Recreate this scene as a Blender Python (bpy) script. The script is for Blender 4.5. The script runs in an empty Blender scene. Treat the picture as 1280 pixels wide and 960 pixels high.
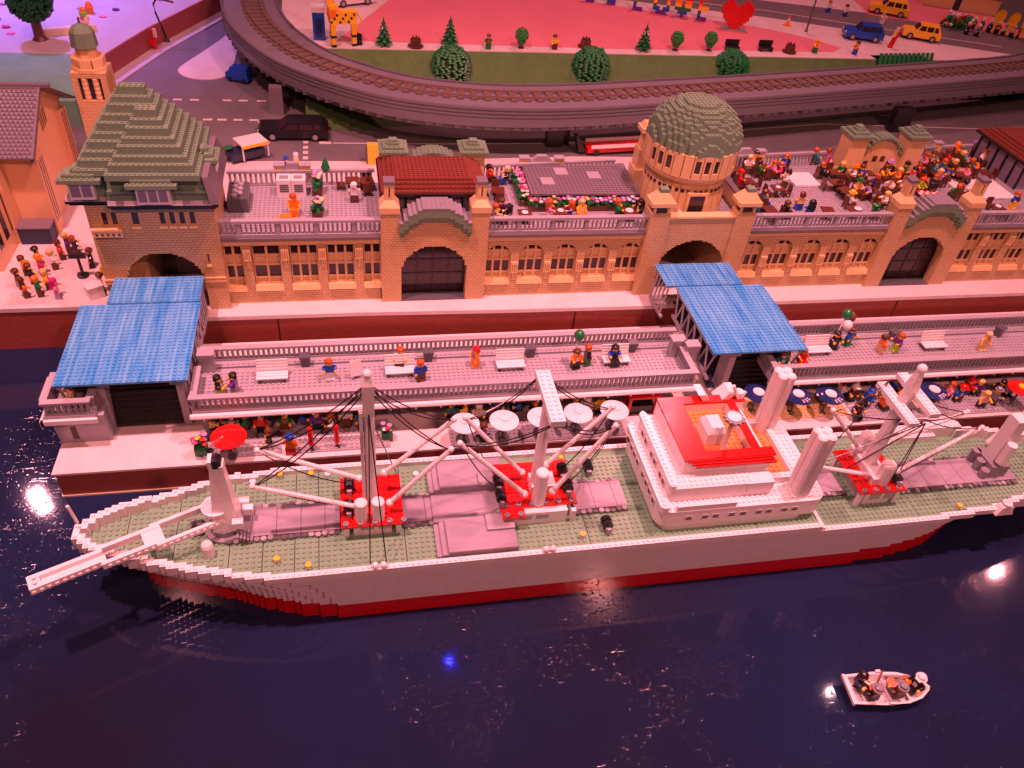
import bpy, math, random
import numpy as np
from mathutils import Matrix, Vector
random.seed(7)
SC = 0.008                      # one stud = 8 mm; everything below is written in studs
scene = bpy.context.scene
col = scene.collection
PI = math.pi

# ------------------------------------------------------------------ camera
cam_d = bpy.data.cameras.new('camera'); cam = bpy.data.objects.new('camera', cam_d); col.objects.link(cam)
RIGHT, UP, FWD = Vector((0.979497, -0.179399, 0.091666)), Vector((0.051922, 0.664431, 0.745544)), Vector((0.194655, 0.725498, -0.660123))
m3 = Matrix((RIGHT, UP, -FWD)).transposed()
cam.matrix_world = Matrix.Translation(Vector((26.533, -154.663, 111.451)) * SC) @ m3.to_4x4()
cam_d.sensor_width = 36; cam_d.lens = 994.09 * 36 / 1280
cam_d.clip_start = 0.02; cam_d.clip_end = 40
scene.camera = cam

# ------------------------------------------------------------------ light
world = bpy.data.worlds.new('World'); scene.world = world; world.use_nodes = True
bg = world.node_tree.nodes['Background']
bg.inputs[0].default_value = (1.0, .30, .36, 1); bg.inputs[1].default_value = .055
def lamp(name, loc, aim, size, power, colour, spread=None, shape='DISK'):
    d = bpy.data.lights.new(name, 'AREA'); d.shape = shape; d.size = size * SC; d.size_y = size * SC * 1.9; d.energy = power; d.color = colour
    if spread: d.spread = math.radians(spread)
    o = bpy.data.objects.new(name, d); col.objects.link(o)
    o.location = Vector(loc) * SC
    o.rotation_euler = (Vector(aim) - Vector(loc)).to_track_quat('-Z', 'Y').to_euler()
    return o
PINK = (1.0, .315, .355)
lamp('ceiling_or_fill_lamp', (-50, -55, 330), (0, -40, 0), 14, 25, PINK, 88)
lamp('ceiling_or_fill_lamp', (150, -60, 330), (110, -40, 0), 14, 24, PINK, 88)
lamp('ceiling_or_fill_lamp', (-181, 232, 300), (0, -10, 0), 8, 12, (1, .38, .46), None, 'RECTANGLE')
lamp('ceiling_or_fill_lamp', (460, 101, 300), (80, 0, 0), 3, 9, (1, .32, .36))
lamp('ceiling_or_fill_lamp', (175, -280, 300), (60, -20, 0), 16, 36, (1, .32, .29))
lamp('ceiling_or_fill_lamp', (-80, -270, 300), (20, -20, 0), 16, 22, (1, .32, .30))  # added front fill from the left, brightens the tower wall; no visible source
lamp('ceiling_or_fill_lamp', (296, 34, 300), (110, -60, 0), 3, .9, (1, .5, .55))
lamp('ceiling_or_fill_lamp', (230, 230, 300), (150, 150, 0), 16, 26, (1, .26, .32))
lamp('violet_spot_lamp', (-120, 250, 230), (-86, 186, 7), 20, 4.6, (.40, .20, 1.0), 40)
lamp('blue_spot_lamp', (73, 83, 300), (60, -20, 0), 3, .07, (.02, .02, 1.0), 40)
vs = scene.view_settings
vs.view_transform = 'Standard'; vs.look = 'None'; vs.exposure = .12; vs.gamma = 1
scene.render.engine = 'CYCLES'
scene.cycles.max_bounces = 6; scene.cycles.use_denoising = True; scene.cycles.sample_clamp_indirect = 4

# ------------------------------------------------------------------ materials
MATS = {}
COL = dict(tan=(.68, .475, .225), white=(.70, .68, .68), lbg=(.31, .305, .34), dbg=(.085, .09, .10), sandgreen=(.155, .25, .16),
    darkred=(.165, .042, .03), brown=(.10, .032, .016), red=(.60, .008, .008), green=(.012, .17, .045), lime=(.35, .55, .03), blue=(.01, .07, .45),
    black=(.012, .012, .014), yellow=(.90, .50, .03), orange=(.85, .20, .012), ginger=(.42, .085, .012), purple=(.12, .025, .24), pink=(.75, .22, .45),
    teal=(.02, .20, .27), lavender=(.42, .27, .62), dark=(.02, .03, .07), magenta=(.55, .02, .22), grey=(.21, .21, .235), blonde=(.72, .50, .13),
    cream=(.75, .62, .40), navy=(.012, .022, .11), darkgreen=(.012, .09, .035), leafgreen=(.05, .26, .06), deckgreen=(.165, .32, .20),
    plumgrey=(.16, .14, .165), slab=(.72, .68, .66), skin=(.88, .47, .03), floororange=(.62, .22, .06), rail=(.20, .13, .095), sleeper=(.15, .105, .085))
def nodes(name):
    m = bpy.data.materials.new(name); m.use_nodes = True
    return m, m.node_tree, m.node_tree.nodes['Principled BSDF']
def link(t, a, b): t.links.new(a, b)
def mat(c, rough=.27, grain=.06):
    """moulded plastic: base colour with slight batch variation and a faint surface ripple"""
    key = (c, rough, grain)
    if key in MATS: return MATS[key]
    rgb = COL[c]
    m, t, b = nodes('plastic_' + c)
    n = t.nodes.new('ShaderNodeTexNoise'); n.inputs['Scale'].default_value = .55; n.inputs['Detail'].default_value = 5
    tc = t.nodes.new('ShaderNodeTexCoord'); link(t, tc.outputs['Object'], n.inputs['Vector'])
    mx = t.nodes.new('ShaderNodeMix'); mx.data_type = 'RGBA'
    mx.inputs['A'].default_value = (*[x * (1 - grain) for x in rgb], 1); mx.inputs['B'].default_value = (*[min(1, x * (1 + grain)) for x in rgb], 1)
    link(t, n.outputs['Fac'], mx.inputs['Factor']); link(t, mx.outputs['Result'], b.inputs['Base Color'])
    r = t.nodes.new('ShaderNodeMapRange'); r.inputs['To Min'].default_value = rough - .06; r.inputs['To Max'].default_value = rough + .10
    link(t, n.outputs['Fac'], r.inputs['Value']); link(t, r.outputs['Result'], b.inputs['Roughness'])
    bp = t.nodes.new('ShaderNodeBump'); bp.inputs['Strength'].default_value = .12; bp.inputs['Distance'].default_value = .0004
    n2 = t.nodes.new('ShaderNodeTexNoise'); n2.inputs['Scale'].default_value = 1.7; link(t, tc.outputs['Object'], n2.inputs['Vector'])
    link(t, n2.outputs['Fac'], bp.inputs['Height']); link(t, bp.outputs['Normal'], b.inputs['Normal'])
    MATS[key] = m
    return m
def coursed(name, c1, c2, mortar, bw, bh, msize, depth, rough=.32, swap=True):
    """moulded courses: bricks of bw x bh studs with recessed joints (fine relief too small to pick apart)"""
    m, t, b = nodes(name)
    tc = t.nodes.new('ShaderNodeTexCoord'); sp = t.nodes.new('ShaderNodeSeparateXYZ'); link(t, tc.outputs['Object'], sp.inputs[0])
    ad = t.nodes.new('ShaderNodeMath'); link(t, sp.outputs[0], ad.inputs[0]); link(t, sp.outputs[1], ad.inputs[1])
    cb = t.nodes.new('ShaderNodeCombineXYZ'); link(t, ad.outputs[0], cb.inputs[0]); link(t, sp.outputs[2], cb.inputs[1])
    br = t.nodes.new('ShaderNodeTexBrick'); link(t, cb.outputs[0], br.inputs['Vector'])
    br.inputs['Scale'].default_value = 1; br.inputs['Brick Width'].default_value = bw; br.inputs['Row Height'].default_value = bh
    br.inputs['Mortar Size'].default_value = msize; br.inputs['Mortar Smooth'].default_value = .3; br.inputs['Bias'].default_value = 0
    br.inputs['Color1'].default_value = (*c1, 1); br.inputs['Color2'].default_value = (*c2, 1); br.inputs['Mortar'].default_value = (*mortar, 1)
    n = t.nodes.new('ShaderNodeTexNoise'); n.inputs['Scale'].default_value = .35; n.inputs['Detail'].default_value = 6; link(t, tc.outputs['Object'], n.inputs['Vector'])
    mx = t.nodes.new('ShaderNodeMix'); mx.data_type = 'RGBA'; mx.blend_type = 'MULTIPLY'; mx.inputs['Factor'].default_value = .35
    link(t, br.outputs['Color'], mx.inputs['A']); link(t, n.outputs['Color'], mx.inputs['B'])
    rp = t.nodes.new('ShaderNodeMapRange'); rp.inputs['To Min'].default_value = .75; rp.inputs['To Max'].default_value = 1.1; link(t, n.outputs['Fac'], rp.inputs['Value'])
    link(t, rp.outputs['Result'], mx.inputs['B'])
    link(t, mx.outputs['Result'], b.inputs['Base Color']); b.inputs['Roughness'].default_value = rough
    bp = t.nodes.new('ShaderNodeBump'); bp.inputs['Strength'].default_value = .9; bp.inputs['Distance'].default_value = depth * SC; bp.invert = True
    link(t, br.outputs['Fac'], bp.inputs['Height']); link(t, bp.outputs['Normal'], b.inputs['Normal'])
    return m
def mottled(name, c1, c2, scale, rough=.55, bump=.0, detail=8, streak=(1, 1, 1)):
    m, t, b = nodes(name)
    tc = t.nodes.new('ShaderNodeTexCoord'); mp = t.nodes.new('ShaderNodeMapping'); mp.inputs['Scale'].default_value = streak; link(t, tc.outputs['Object'], mp.inputs['Vector'])
    n = t.nodes.new('ShaderNodeTexNoise'); n.inputs['Scale'].default_value = scale; n.inputs['Detail'].default_value = detail; n.inputs['Roughness'].default_value = .65
    link(t, mp.outputs['Vector'], n.inputs['Vector'])
    rp = t.nodes.new('ShaderNodeValToRGB'); rp.color_ramp.elements[0].position = .32; rp.color_ramp.elements[1].position = .68
    rp.color_ramp.elements[0].color = (*c1, 1); rp.color_ramp.elements[1].color = (*c2, 1)
    link(t, n.outputs['Fac'], rp.inputs['Fac']); link(t, rp.outputs['Color'], b.inputs['Base Color']); b.inputs['Roughness'].default_value = rough
    if bump:
        bp = t.nodes.new('ShaderNodeBump'); bp.inputs['Strength'].default_value = .5; bp.inputs['Distance'].default_value = bump * SC
        link(t, n.outputs['Fac'], bp.inputs['Height']); link(t, bp.outputs['Normal'], b.inputs['Normal'])
    return m
TANBRICK = coursed('tan_masonry_bricks', (.66, .465, .22), (.60, .41, .19), (.34, .215, .10), 1.0, .6, .05, .10)
QUAYBRICK = coursed('printed_red_brick', (.36, .075, .05), (.29, .058, .04), (.20, .045, .035), 1.1, .34, .05, .03, .42)
FARBRICK = coursed('far_red_brick', (.36, .075, .07), (.30, .06, .055), (.22, .06, .05), 1.5, .5, .05, .03, .5)
HULLW = coursed('hull_white_plates', (.72, .70, .70), (.69, .67, .67), (.55, .53, .53), 8, .4, .014, .06, .13)
HULLR = coursed('hull_red_plates', (.55, .008, .008), (.50, .007, .007), (.36, .006, .006), 8, .4, .014, .06, .13)
PAVE = mottled('painted_pavement', (.57, .50, .49), (.66, .59, .58), .12, .5, .0, 10)
PAVE2 = mottled('platform_paint', (.40, .37, .42), (.47, .43, .48), .1, .5)
ASPHALT = mottled('painted_asphalt', (.125, .115, .125), (.16, .15, .16), .08, .5)
PLAZA = mottled('pink_square_paint', (.58, .17, .21), (.66, .20, .24), .05, .6)
GRASS = mottled('felt_grass', (.06, .14, .035), (.085, .18, .05), .25, .9, .1)
BANK = mottled('grey_green_felt', (.13, .30, .19), (.16, .36, .23), .2, .95, .1)
TILEPINK = mottled('grey_tile_smooth', (.23, .215, .265), (.33, .31, .355), .22, .2, .0, 6, (.5, 1, 1))
def water_mat():
    m, t, b = nodes('dark_glossy_water')
    tc = t.nodes.new('ShaderNodeTexCoord')
    n = t.nodes.new('ShaderNodeTexNoise'); n.inputs['Scale'].default_value = .012; n.inputs['Detail'].default_value = 4; link(t, tc.outputs['Object'], n.inputs['Vector'])
    rp = t.nodes.new('ShaderNodeValToRGB'); rp.color_ramp.elements[0].position = .35; rp.color_ramp.elements[1].position = .65
    rp.color_ramp.elements[0].color = (.010, .011, .026, 1); rp.color_ramp.elements[1].color = (.009, .018, .062, 1)
    link(t, n.outputs['Fac'], rp.inputs['Fac']); link(t, rp.outputs['Color'], b.inputs['Base Color'])
    # worn acrylic: a flat sheet with sparse raised specks and hairline scratches, denser in patches
    def nz(scale, detail, vec):
        n = t.nodes.new('ShaderNodeTexNoise'); n.inputs['Scale'].default_value = scale; n.inputs['Detail'].default_value = detail; link(t, vec, n.inputs['Vector']); return n.outputs['Fac']
    def rng(src, a0, a1, b0=0., b1=1.):
        r = t.nodes.new('ShaderNodeMapRange'); r.interpolation_type = 'SMOOTHSTEP'
        for k_, v_ in (('From Min', a0), ('From Max', a1), ('To Min', b0), ('To Max', b1)): r.inputs[k_].default_value = v_
        link(t, src, r.inputs['Value']); return r.outputs['Result']
    def op(o_, x_, y_):
        m_ = t.nodes.new('ShaderNodeMath'); m_.operation = o_
        for i_, q_ in enumerate((x_, y_)):
            if isinstance(q_, float): m_.inputs[i_].default_value = q_
            else: link(t, q_, m_.inputs[i_])
        return m_.outputs[0]
    O = tc.outputs['Object']
    patch = rng(nz(.03, 3, O), .47, .66, .0, 1.)
    speck = op('MULTIPLY', rng(nz(1.5, 2, O), .60, .71), op('ADD', op('MULTIPLY', patch, .9), .03))
    h = speck
    for ang, sx, sy in ((.5, .16, 2.6), (-.9, .22, 3.4), (1.5, .12, 2.2)):
        mp = t.nodes.new('ShaderNodeMapping'); mp.inputs['Scale'].default_value = (sx, sy, 1); mp.inputs['Rotation'].default_value = (0, 0, ang); link(t, O, mp.inputs['Vector'])
        h = op('ADD', h, op('MULTIPLY', op('MULTIPLY', rng(nz(1.0, 1, mp.outputs['Vector']), .67, .78), patch), .5))
    bp = t.nodes.new('ShaderNodeBump'); bp.inputs['Distance'].default_value = .11 * SC; bp.inputs['Strength'].default_value = .8
    link(t, h, bp.inputs['Height']); link(t, bp.outputs['Normal'], b.inputs['Normal'])
    b.inputs['Roughness'].default_value = .045
    b.inputs['Specular IOR Level'].default_value = .32
    return m
def glassy(name, c, rough=.08, alpha=1, trans=0):
    m, t, b = nodes(name); b.inputs['Base Color'].default_value = (*c, 1); b.inputs['Roughness'].default_value = rough
    b.inputs['Alpha'].default_value = alpha; b.inputs['Transmission Weight'].default_value = trans
    return m
GLASS = glassy('dark_violet_window', (.035, .018, .028), .1)
GLASSL = glassy('pale_violet_window', (.26, .22, .31), .15)
def canopy_mat():
    m, t, b = nodes('clear_blue_plastic')
    tc = t.nodes.new('ShaderNodeTexCoord'); mp = t.nodes.new('ShaderNodeMapping'); mp.inputs['Scale'].default_value = (.8, .07, 1); link(t, tc.outputs['Object'], mp.inputs['Vector'])
    n = t.nodes.new('ShaderNodeTexNoise'); n.inputs['Scale'].default_value = 1.0; n.inputs['Detail'].default_value = 6; n.inputs['Roughness'].default_value = .7; link(t, mp.outputs['Vector'], n.inputs['Vector'])
    rp = t.nodes.new('ShaderNodeValToRGB'); rp.color_ramp.elements[0].position = .36; rp.color_ramp.elements[1].position = .66
    rp.color_ramp.elements[0].color = (.04, .34, .80, 1); rp.color_ramp.elements[1].color = (.22, .62, .95, 1)
    link(t, n.outputs['Fac'], rp.inputs['Fac']); link(t, rp.outputs['Color'], b.inputs['Base Color'])
    b.inputs['Roughness'].default_value = .11; b.inputs['Transmission Weight'].default_value = .30; b.inputs['IOR'].default_value = 1.5
    return m
CANOPY = canopy_mat()

# ------------------------------------------------------------------ mesh helpers
ORG = {}
def empty(name, loc, rz=0):
    o = bpy.data.objects.new(name, None); o.empty_display_size = .5; col.objects.link(o)
    o.location = loc; o.rotation_euler = (0, 0, rz); ORG[o.name] = Vector(loc)
    return o
def tag(o, label=None, cat=None, group=None, kind=None):
    if label: o['label'] = label
    if cat: o['category'] = cat
    if group: o['group'] = group
    if kind: o['kind'] = kind
    return o
def thing(name, label, cat, loc, rz=0, group=None): return tag(empty(name, loc, rz), label, cat, group)
def origin(parent):
    while parent is not None and parent.parent is not None: parent = parent.parent
    return ORG.get(parent.name, Vector((0, 0, 0))) if parent is not None else Vector((0, 0, 0))
def mk(name, v, f, mats, parent=None, mi=None, kind=None, smooth=False, local=False):
    me = bpy.data.meshes.new(name)
    v = np.asarray(v, float)
    if not local and parent is not None: v = v - np.array(origin(parent))
    me.from_pydata(v.tolist(), [], f if isinstance(f, list) else f.tolist())
    for mm in (mats if isinstance(mats, (list, tuple)) else [mats]): me.materials.append(mm)
    if mi is not None: me.polygons.foreach_set('material_index', np.asarray(mi, np.int32))
    if smooth: me.polygons.foreach_set('use_smooth', np.ones(len(me.polygons), bool))
    me.update()
    o = bpy.data.objects.new(name, me); col.objects.link(o)
    if parent is not None: o.parent = parent
    if kind: o['kind'] = kind
    return o
class MB:
    def __init__(s): s.v = []; s.f = []; s.m = []
    def add(s, v, f, m=0):
        n = len(s.v); s.v += [tuple(p) for p in v]; s.f += [[i + n for i in q] for q in f]; s.m += [m] * len(f); return s
    def box(s, x0, x1, y0, y1, z0, z1, m=0):
        return s.add([(x0, y0, z0), (x1, y0, z0), (x1, y1, z0), (x0, y1, z0), (x0, y0, z1), (x1, y0, z1), (x1, y1, z1), (x0, y1, z1)],
            [[3, 2, 1, 0], [4, 5, 6, 7], [0, 1, 5, 4], [1, 2, 6, 5], [2, 3, 7, 6], [3, 0, 4, 7]], m)
    def frus(s, x0, x1, y0, y1, z0, X0, X1, Y0, Y1, z1, m=0):
        return s.add([(x0, y0, z0), (x1, y0, z0), (x1, y1, z0), (x0, y1, z0), (X0, Y0, z1), (X1, Y0, z1), (X1, Y1, z1), (X0, Y1, z1)],
            [[3, 2, 1, 0], [4, 5, 6, 7], [0, 1, 5, 4], [1, 2, 6, 5], [2, 3, 7, 6], [3, 0, 4, 7]], m)
    def lathe(s, cx, cy, prof, n=12, m=0, a0=0):
        v = []; f = []
        for (r, z) in prof:
            for k in range(n): a = a0 + 2 * PI * k / n; v.append((cx + r * math.cos(a), cy + r * math.sin(a), z))
        for j in range(len(prof) - 1):
            for k in range(n): f.append([j * n + k, j * n + (k + 1) % n, (j + 1) * n + (k + 1) % n, (j + 1) * n + k])
        f.append([k for k in range(n)][::-1]); f.append([(len(prof) - 1) * n + k for k in range(n)])
        return s.add(v, f, m)
    def tube(s, p, r, n=6, m=0):
        """tube along a polyline; r number or list"""
        P = [Vector(q) for q in p]; v = []; f = []
        for i, q in enumerate(P):
            d = (P[min(i + 1, len(P) - 1)] - P[max(i - 1, 0)]).normalized()
            a = d.cross(Vector((0, 0, 1)));
            if a.length < .05: a = d.cross(Vector((0, 1, 0)))
            a.normalize(); b = d.cross(a); rr = r[i] if isinstance(r, (list, tuple)) else r
            for k in range(n): t = 2 * PI * k / n; v.append(tuple(q + rr * (math.cos(t) * a + math.sin(t) * b)))
        for i in range(len(P) - 1):
            for k in range(n): f.append([i * n + k, i * n + (k + 1) % n, (i + 1) * n + (k + 1) % n, (i + 1) * n + k])
        f.append(list(range(n))[::-1]); f.append([(len(P) - 1) * n + k for k in range(n)])
        return s.add(v, f, m)
    def prism(s, poly, z0, z1, m=0, top=None):
        n = len(poly)
        v = [(x, y, z0) for x, y in poly] + [(x, y, z1) for x, y in (top or poly)]
        return s.add(v, [list(range(n))[::-1], [n + i for i in range(n)]] + [[i, (i + 1) % n, n + (i + 1) % n, n + i] for i in range(n)], m)
    def ball(s, c, r, nu=10, nv=7, m=0):
        prof = [(max(.02, abs(math.sin(PI * j / nv))) , -math.cos(PI * j / nv)) for j in range(nv + 1)]
        rx, ry, rz = r if isinstance(r, (tuple, list)) else (r, r, r)
        v = []; f = []
        for (q, z) in prof:
            for k in range(nu): a = 2 * PI * k / nu; v.append((c[0] + rx * q * math.cos(a), c[1] + ry * q * math.sin(a), c[2] + rz * z))
        for j in range(nv):
            for k in range(nu): f.append([j * nu + k, j * nu + (k + 1) % nu, (j + 1) * nu + (k + 1) % nu, (j + 1) * nu + k])
        return s.add(v, f, m)
    def build(s, name, mats, parent=None, kind=None, smooth=False, local=False):
        return mk(name, s.v, s.f, mats, parent, s.m, kind, smooth, local)
def box(name, x0, x1, y0, y1, z0, z1, m, parent=None, kind=None): return MB().box(x0, x1, y0, y1, z0, z1).build(name, m, parent, kind)
def vox(name, xs, ys, zs, occ, mats, parent=None, mi=None, kind=None):
    """welded solid of all occupied cells of a grid; only outer faces are made"""
    xs, ys, zs = (np.asarray(a, float) for a in (xs, ys, zs))
    nx, ny, nz = occ.shape
    p = np.zeros((nx + 2, ny + 2, nz + 2), bool); p[1:-1, 1:-1, 1:-1] = occ
    Q = []; MI = []
    def vid(i, j, k): return (i * (ny + 1) + j) * (nz + 1) + k
    for ax, d, offs in ((0, 1, [(1, 0, 0), (1, 1, 0), (1, 1, 1), (1, 0, 1)]), (0, -1, [(0, 0, 0), (0, 0, 1), (0, 1, 1), (0, 1, 0)]),
                        (1, 1, [(0, 1, 0), (0, 1, 1), (1, 1, 1), (1, 1, 0)]), (1, -1, [(0, 0, 0), (1, 0, 0), (1, 0, 1), (0, 0, 1)]),
                        (2, 1, [(0, 0, 1), (1, 0, 1), (1, 1, 1), (0, 1, 1)]), (2, -1, [(0, 0, 0), (0, 1, 0), (1, 1, 0), (1, 0, 0)])):
        sh = [slice(1, -1)] * 3; sh[ax] = slice(1 + d, (-1 + d) or None)
        e = occ & ~p[tuple(sh)]
        i, j, k = np.nonzero(e)
        if len(i) == 0: continue
        Q.append(np.stack([vid(i + a, j + b, k + c) for a, b, c in offs], 1))
        if mi is not None: MI.append(mi[i, j, k])
    Q = np.concatenate(Q); u, inv = np.unique(Q, return_inverse=True); inv = inv.reshape(Q.shape)
    kk = u % (nz + 1); jj = (u // (nz + 1)) % (ny + 1); ii = u // ((nz + 1) * (ny + 1))
    return mk(name, np.stack([xs[ii], ys[jj], zs[kk]], 1), inv, mats, parent, np.concatenate(MI) if mi is not None else None, kind)
_a = np.arange(8) * PI / 4 + PI / 8
_SV = np.concatenate([np.stack([.3 * np.cos(_a), .3 * np.sin(_a), 0 * _a - .02], 1), np.stack([.3 * np.cos(_a), .3 * np.sin(_a), 0 * _a + .2], 1)])
def studs(pts, m, parent, name='studs', rot=None):
    """the round studs of a plate: joined, far too many and too small to pick apart"""
    if len(pts) == 0: return None
    P = np.asarray(pts, float); n = len(P)
    sv = _SV
    v = (P[:, None, :] + sv[None]).reshape(-1, 3)
    q = [[k, (k + 1) % 8, 8 + (k + 1) % 8, 8 + k] for k in range(8)]
    f = [[a + 16 * i for a in r] for i in range(n) for r in q] + [[16 * i + 8 + k for k in range(8)] for i in range(n)]
    return mk(name, v, f, m, parent, None, 'stuff')
def grid(x0, x1, y0, y1, z): return [(x + .5, y + .5, z) for x in np.arange(x0, x1 - .94) for y in np.arange(y0, y1 - .94)]
def copy_tree(o, parent=None):
    c = o.copy(); col.objects.link(c); c.parent = parent
    if o.name in ORG and parent is None: ORG[c.name] = ORG[o.name].copy()
    for ch in list(o.children): copy_tree(ch, c)
    return c
def catmull(P, step):
    P = [np.array(p, float) for p in P]; P = [2 * P[0] - P[1]] + P + [2 * P[-1] - P[-2]]; out = []
    for i in range(1, len(P) - 2):
        for t in np.linspace(0, 1, 40, endpoint=False):
            a, b, c, d = P[i - 1:i + 3]
            out.append(.5 * (2 * b + (c - a) * t + (2 * a - 5 * b + 4 * c - d) * t * t + (3 * b - a - 3 * c + d) * t ** 3))
    out.append(P[-2]); out = np.array(out)
    s = np.concatenate([[0], np.cumsum(np.linalg.norm(np.diff(out, axis=0), axis=1))])
    S = np.arange(0, s[-1], step)
    return np.stack([np.interp(S, s, out[:, k]) for k in range(out.shape[1])], 1)
# ------------------------------------------------------------------ setting
tan, white, lbg, dbg, sg = mat('tan'), mat('white'), mat('lbg'), mat('dbg'), mat('sandgreen')
black, brown, red, darkred, plum = mat('black'), mat('brown'), mat('red'), mat('darkred'), mat('plumgrey')
ZW = -11.2
tag(mk('water', [(-260, -230, ZW), (420, -230, ZW), (420, 20, ZW), (-260, 20, ZW)], [[0, 1, 2, 3]], water_mat()), kind='structure')
quay = tag(empty('quay', (60, 0, 0)), kind='structure')
MB().prism([(-200, .5), (-26, .5), (-26, -4.9), (30, -5.1), (64, -5.9), (96, -6.3), (330, -6.3), (330, 70), (100, 74), (40, 70.3), (-30, 70), (-200, 70)], -1.0, 0).build('pavement', PAVE, quay)
MB().prism([(-200, 1.0), (-25.4, 1.0), (-25.4, -4.4), (30, -4.6), (64, -5.4), (96, -5.8), (330, -5.8), (330, 40), (-200, 40)], -12, -1.0).build('quay_core', mat('brown', .6), quay)
def wall_panel(x0, x1, y0, y1):
    MB().prism([(x0, y0), (x1, y1), (x1, y1 + .4), (x0, y0 + .4)], -11.9, -1.02).build('brick_panel', QUAYBRICK, quay)
for a, b in ((-200, -120), (-119.7, -62), (-61.7, -26)): wall_panel(a, b, .7, .7)
qy = lambda x: float(np.interp(x, [-26, 30, 64, 96, 330], [-4.7, -4.9, -5.7, -6.1, -6.1]))
for a, b in ((-25.9, 10.2), (10.6, 79.8), (80.3, 168), (168.6, 250), (250.4, 330)): wall_panel(a, b, qy(a) + .05, qy(b) + .05)
road = tag(MB().prism([(-200, 60), (340, 60), (340, 420), (-200, 420)], -2.0, -.06).build('road', ASPHALT), kind='structure')
# the kerb of the front pavement is its own edge; white lane paint
lines = []
def paint(x0, y0, x1, y1, w, z=-.03, m=None):
    d = Vector((x1 - x0, y1 - y0, 0)); n = Vector((-d.y, d.x, 0)).normalized() * w / 2
    P = [Vector((x0, y0, z)) - n, Vector((x1, y1, z)) - n, Vector((x1, y1, z)) + n, Vector((x0, y0, z)) + n]
    return mk('road_marking', [tuple(p) for p in P], [[0, 1, 2, 3]], m or PAVE, road)
for x in (-26.2, -21, -10.8, -5.8, 0, 6): paint(x, 113.4, x + 2.8, 113.4, 1.3)
for x in (-15.5, -11.2, -6.4, -1.6): paint(x, 98.4, x + 2.8, 98.4, 1.3)
for y in (72.5, 76, 79.4, 82.6, 86, 89): paint(2.1, y, 2.1, y + 1.9, 1.5)
for y in (71.4, 75, 78.4, 82): paint(15.9, y, 15.9, y + 1.9, 1.5)
paint(20, 82.5, 23.5, 82.5, 1.6); paint(24, 82.4, 62, 82.3, .6)
paint(62, 82.3, 100, 83.6, .6); paint(100, 83.6, 135, 89.8, .6); paint(135, 89.8, 200, 101, .6); paint(200, 101, 330, 96, .6)
isl = catmull([(-11, 188), (-15.4, 171), (-21.5, 155), (-26.4, 143), (-27.4, 137), (-24.6, 132.2), (-19.5, 130.2), (-14, 131.4), (-10.5, 136), (-9.4, 150), (-9.2, 170), (-11, 188)], 1.2)
MB().prism([tuple(p) for p in isl[:-1][::-1]][::-1], -.05, .25).build('traffic_island', PAVE, road)
# raised square behind the railway, with grass bank
PZ = 14
plat = tag(empty('raised_square', (120, 200, PZ)), kind='structure')
fy = lambda x: 124 + .028 * (x - 21)
MB().prism([(16, fy(16)), (330, fy(330)), (330, 420), (4, 420), (8, 150)], PZ - 1.2, PZ).build('pavement', PAVE, plat)
MB().prism([(27, 131.5), (120, 131.5), (218, 136), (224, 141), (215, 151), (201, 161), (130, 188), (110, 200), (60, 215), (47.5, 178)], PZ + .02, PZ + .06).build('pink_square', PLAZA, plat)
MB().prism([(90, 207), (208, 176), (310, 137), (330, 130), (330, 172), (304, 178), (216, 200), (90, 235)], PZ + .02, PZ + .08).build('upper_road', ASPHALT, plat)
for a in ((90, 216, 212, 185, .7), (212, 185, 254, 168, .7), (254, 168, 304, 149, .7)): mk('road_marking', [(a[0], a[1] - .4, PZ + .1), (a[2], a[3] - .4, PZ + .1), (a[2], a[3] + .4, PZ + .1), (a[0], a[1] + .4, PZ + .1)], [[0, 1, 2, 3]], PAVE, plat)
MB().prism([(262, 186), (330, 160), (330, 230), (270, 230)], PZ + .02, PZ + .1).build('pink_pavement', PLAZA, plat)
bank = MB(); n = 24
xs_ = np.linspace(16, 330, n)
bank.add([(x, fy(x) - .1, PZ - .25) for x in xs_] + [(x, fy(x) - 34 + .12 * (x - 16), -.3) for x in xs_], [[n + i, n + i + 1, i + 1, i] for i in range(n - 1)])
tag(bank.build('grass_bank', GRASS), kind='structure')
MB().prism([(-8, 160), (16, fy(16)), (8, 150), (4, 420), (-8, 420)], 0, PZ - .3).build('retaining_block', plum, plat)

# left corner: violet-lit platform, red wall, grey-green bank
VZ = 7.5
vp = tag(empty('platform', (-70, 160, VZ)), kind='structure')
wl = [(-51.5, 119), (-46.4, 135.2), (-38.6, 157.2), (-20, 198), (9.6, 262)]
MB().prism([(-240, 118)] + [(x - .5, y) for x, y in wl] + [(10, 420), (-240, 420)], VZ - .8, VZ).build('pavement', PAVE2, vp)
MB().prism([(x + .1, y) for x, y in wl] + [(x - .9, y + .4) for x, y in wl[::-1]], -.1, VZ - .1).build('brick_wall', FARBRICK, vp)
MB().prism([(x - .3, y - .2) for x, y in wl] + [(x + 5.2, y - 1.2) for x, y in wl[::-1]], -.05, .5).build('kerb', PAVE2, vp)
gb = MB(); gb.add([(-240, 130, VZ + .02), (-55.5, 130, VZ + .02), (-49, 92, VZ + .3), (-240, 92, VZ + .3), (-240, 92, -.1), (-49, 92, -.1), (-55.5, 130, -.1)], [[0, 3, 2, 1], [3, 4, 5, 2], [2, 5, 6, 1]])
tag(gb.build('felt_bank', BANK), kind='structure')

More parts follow.
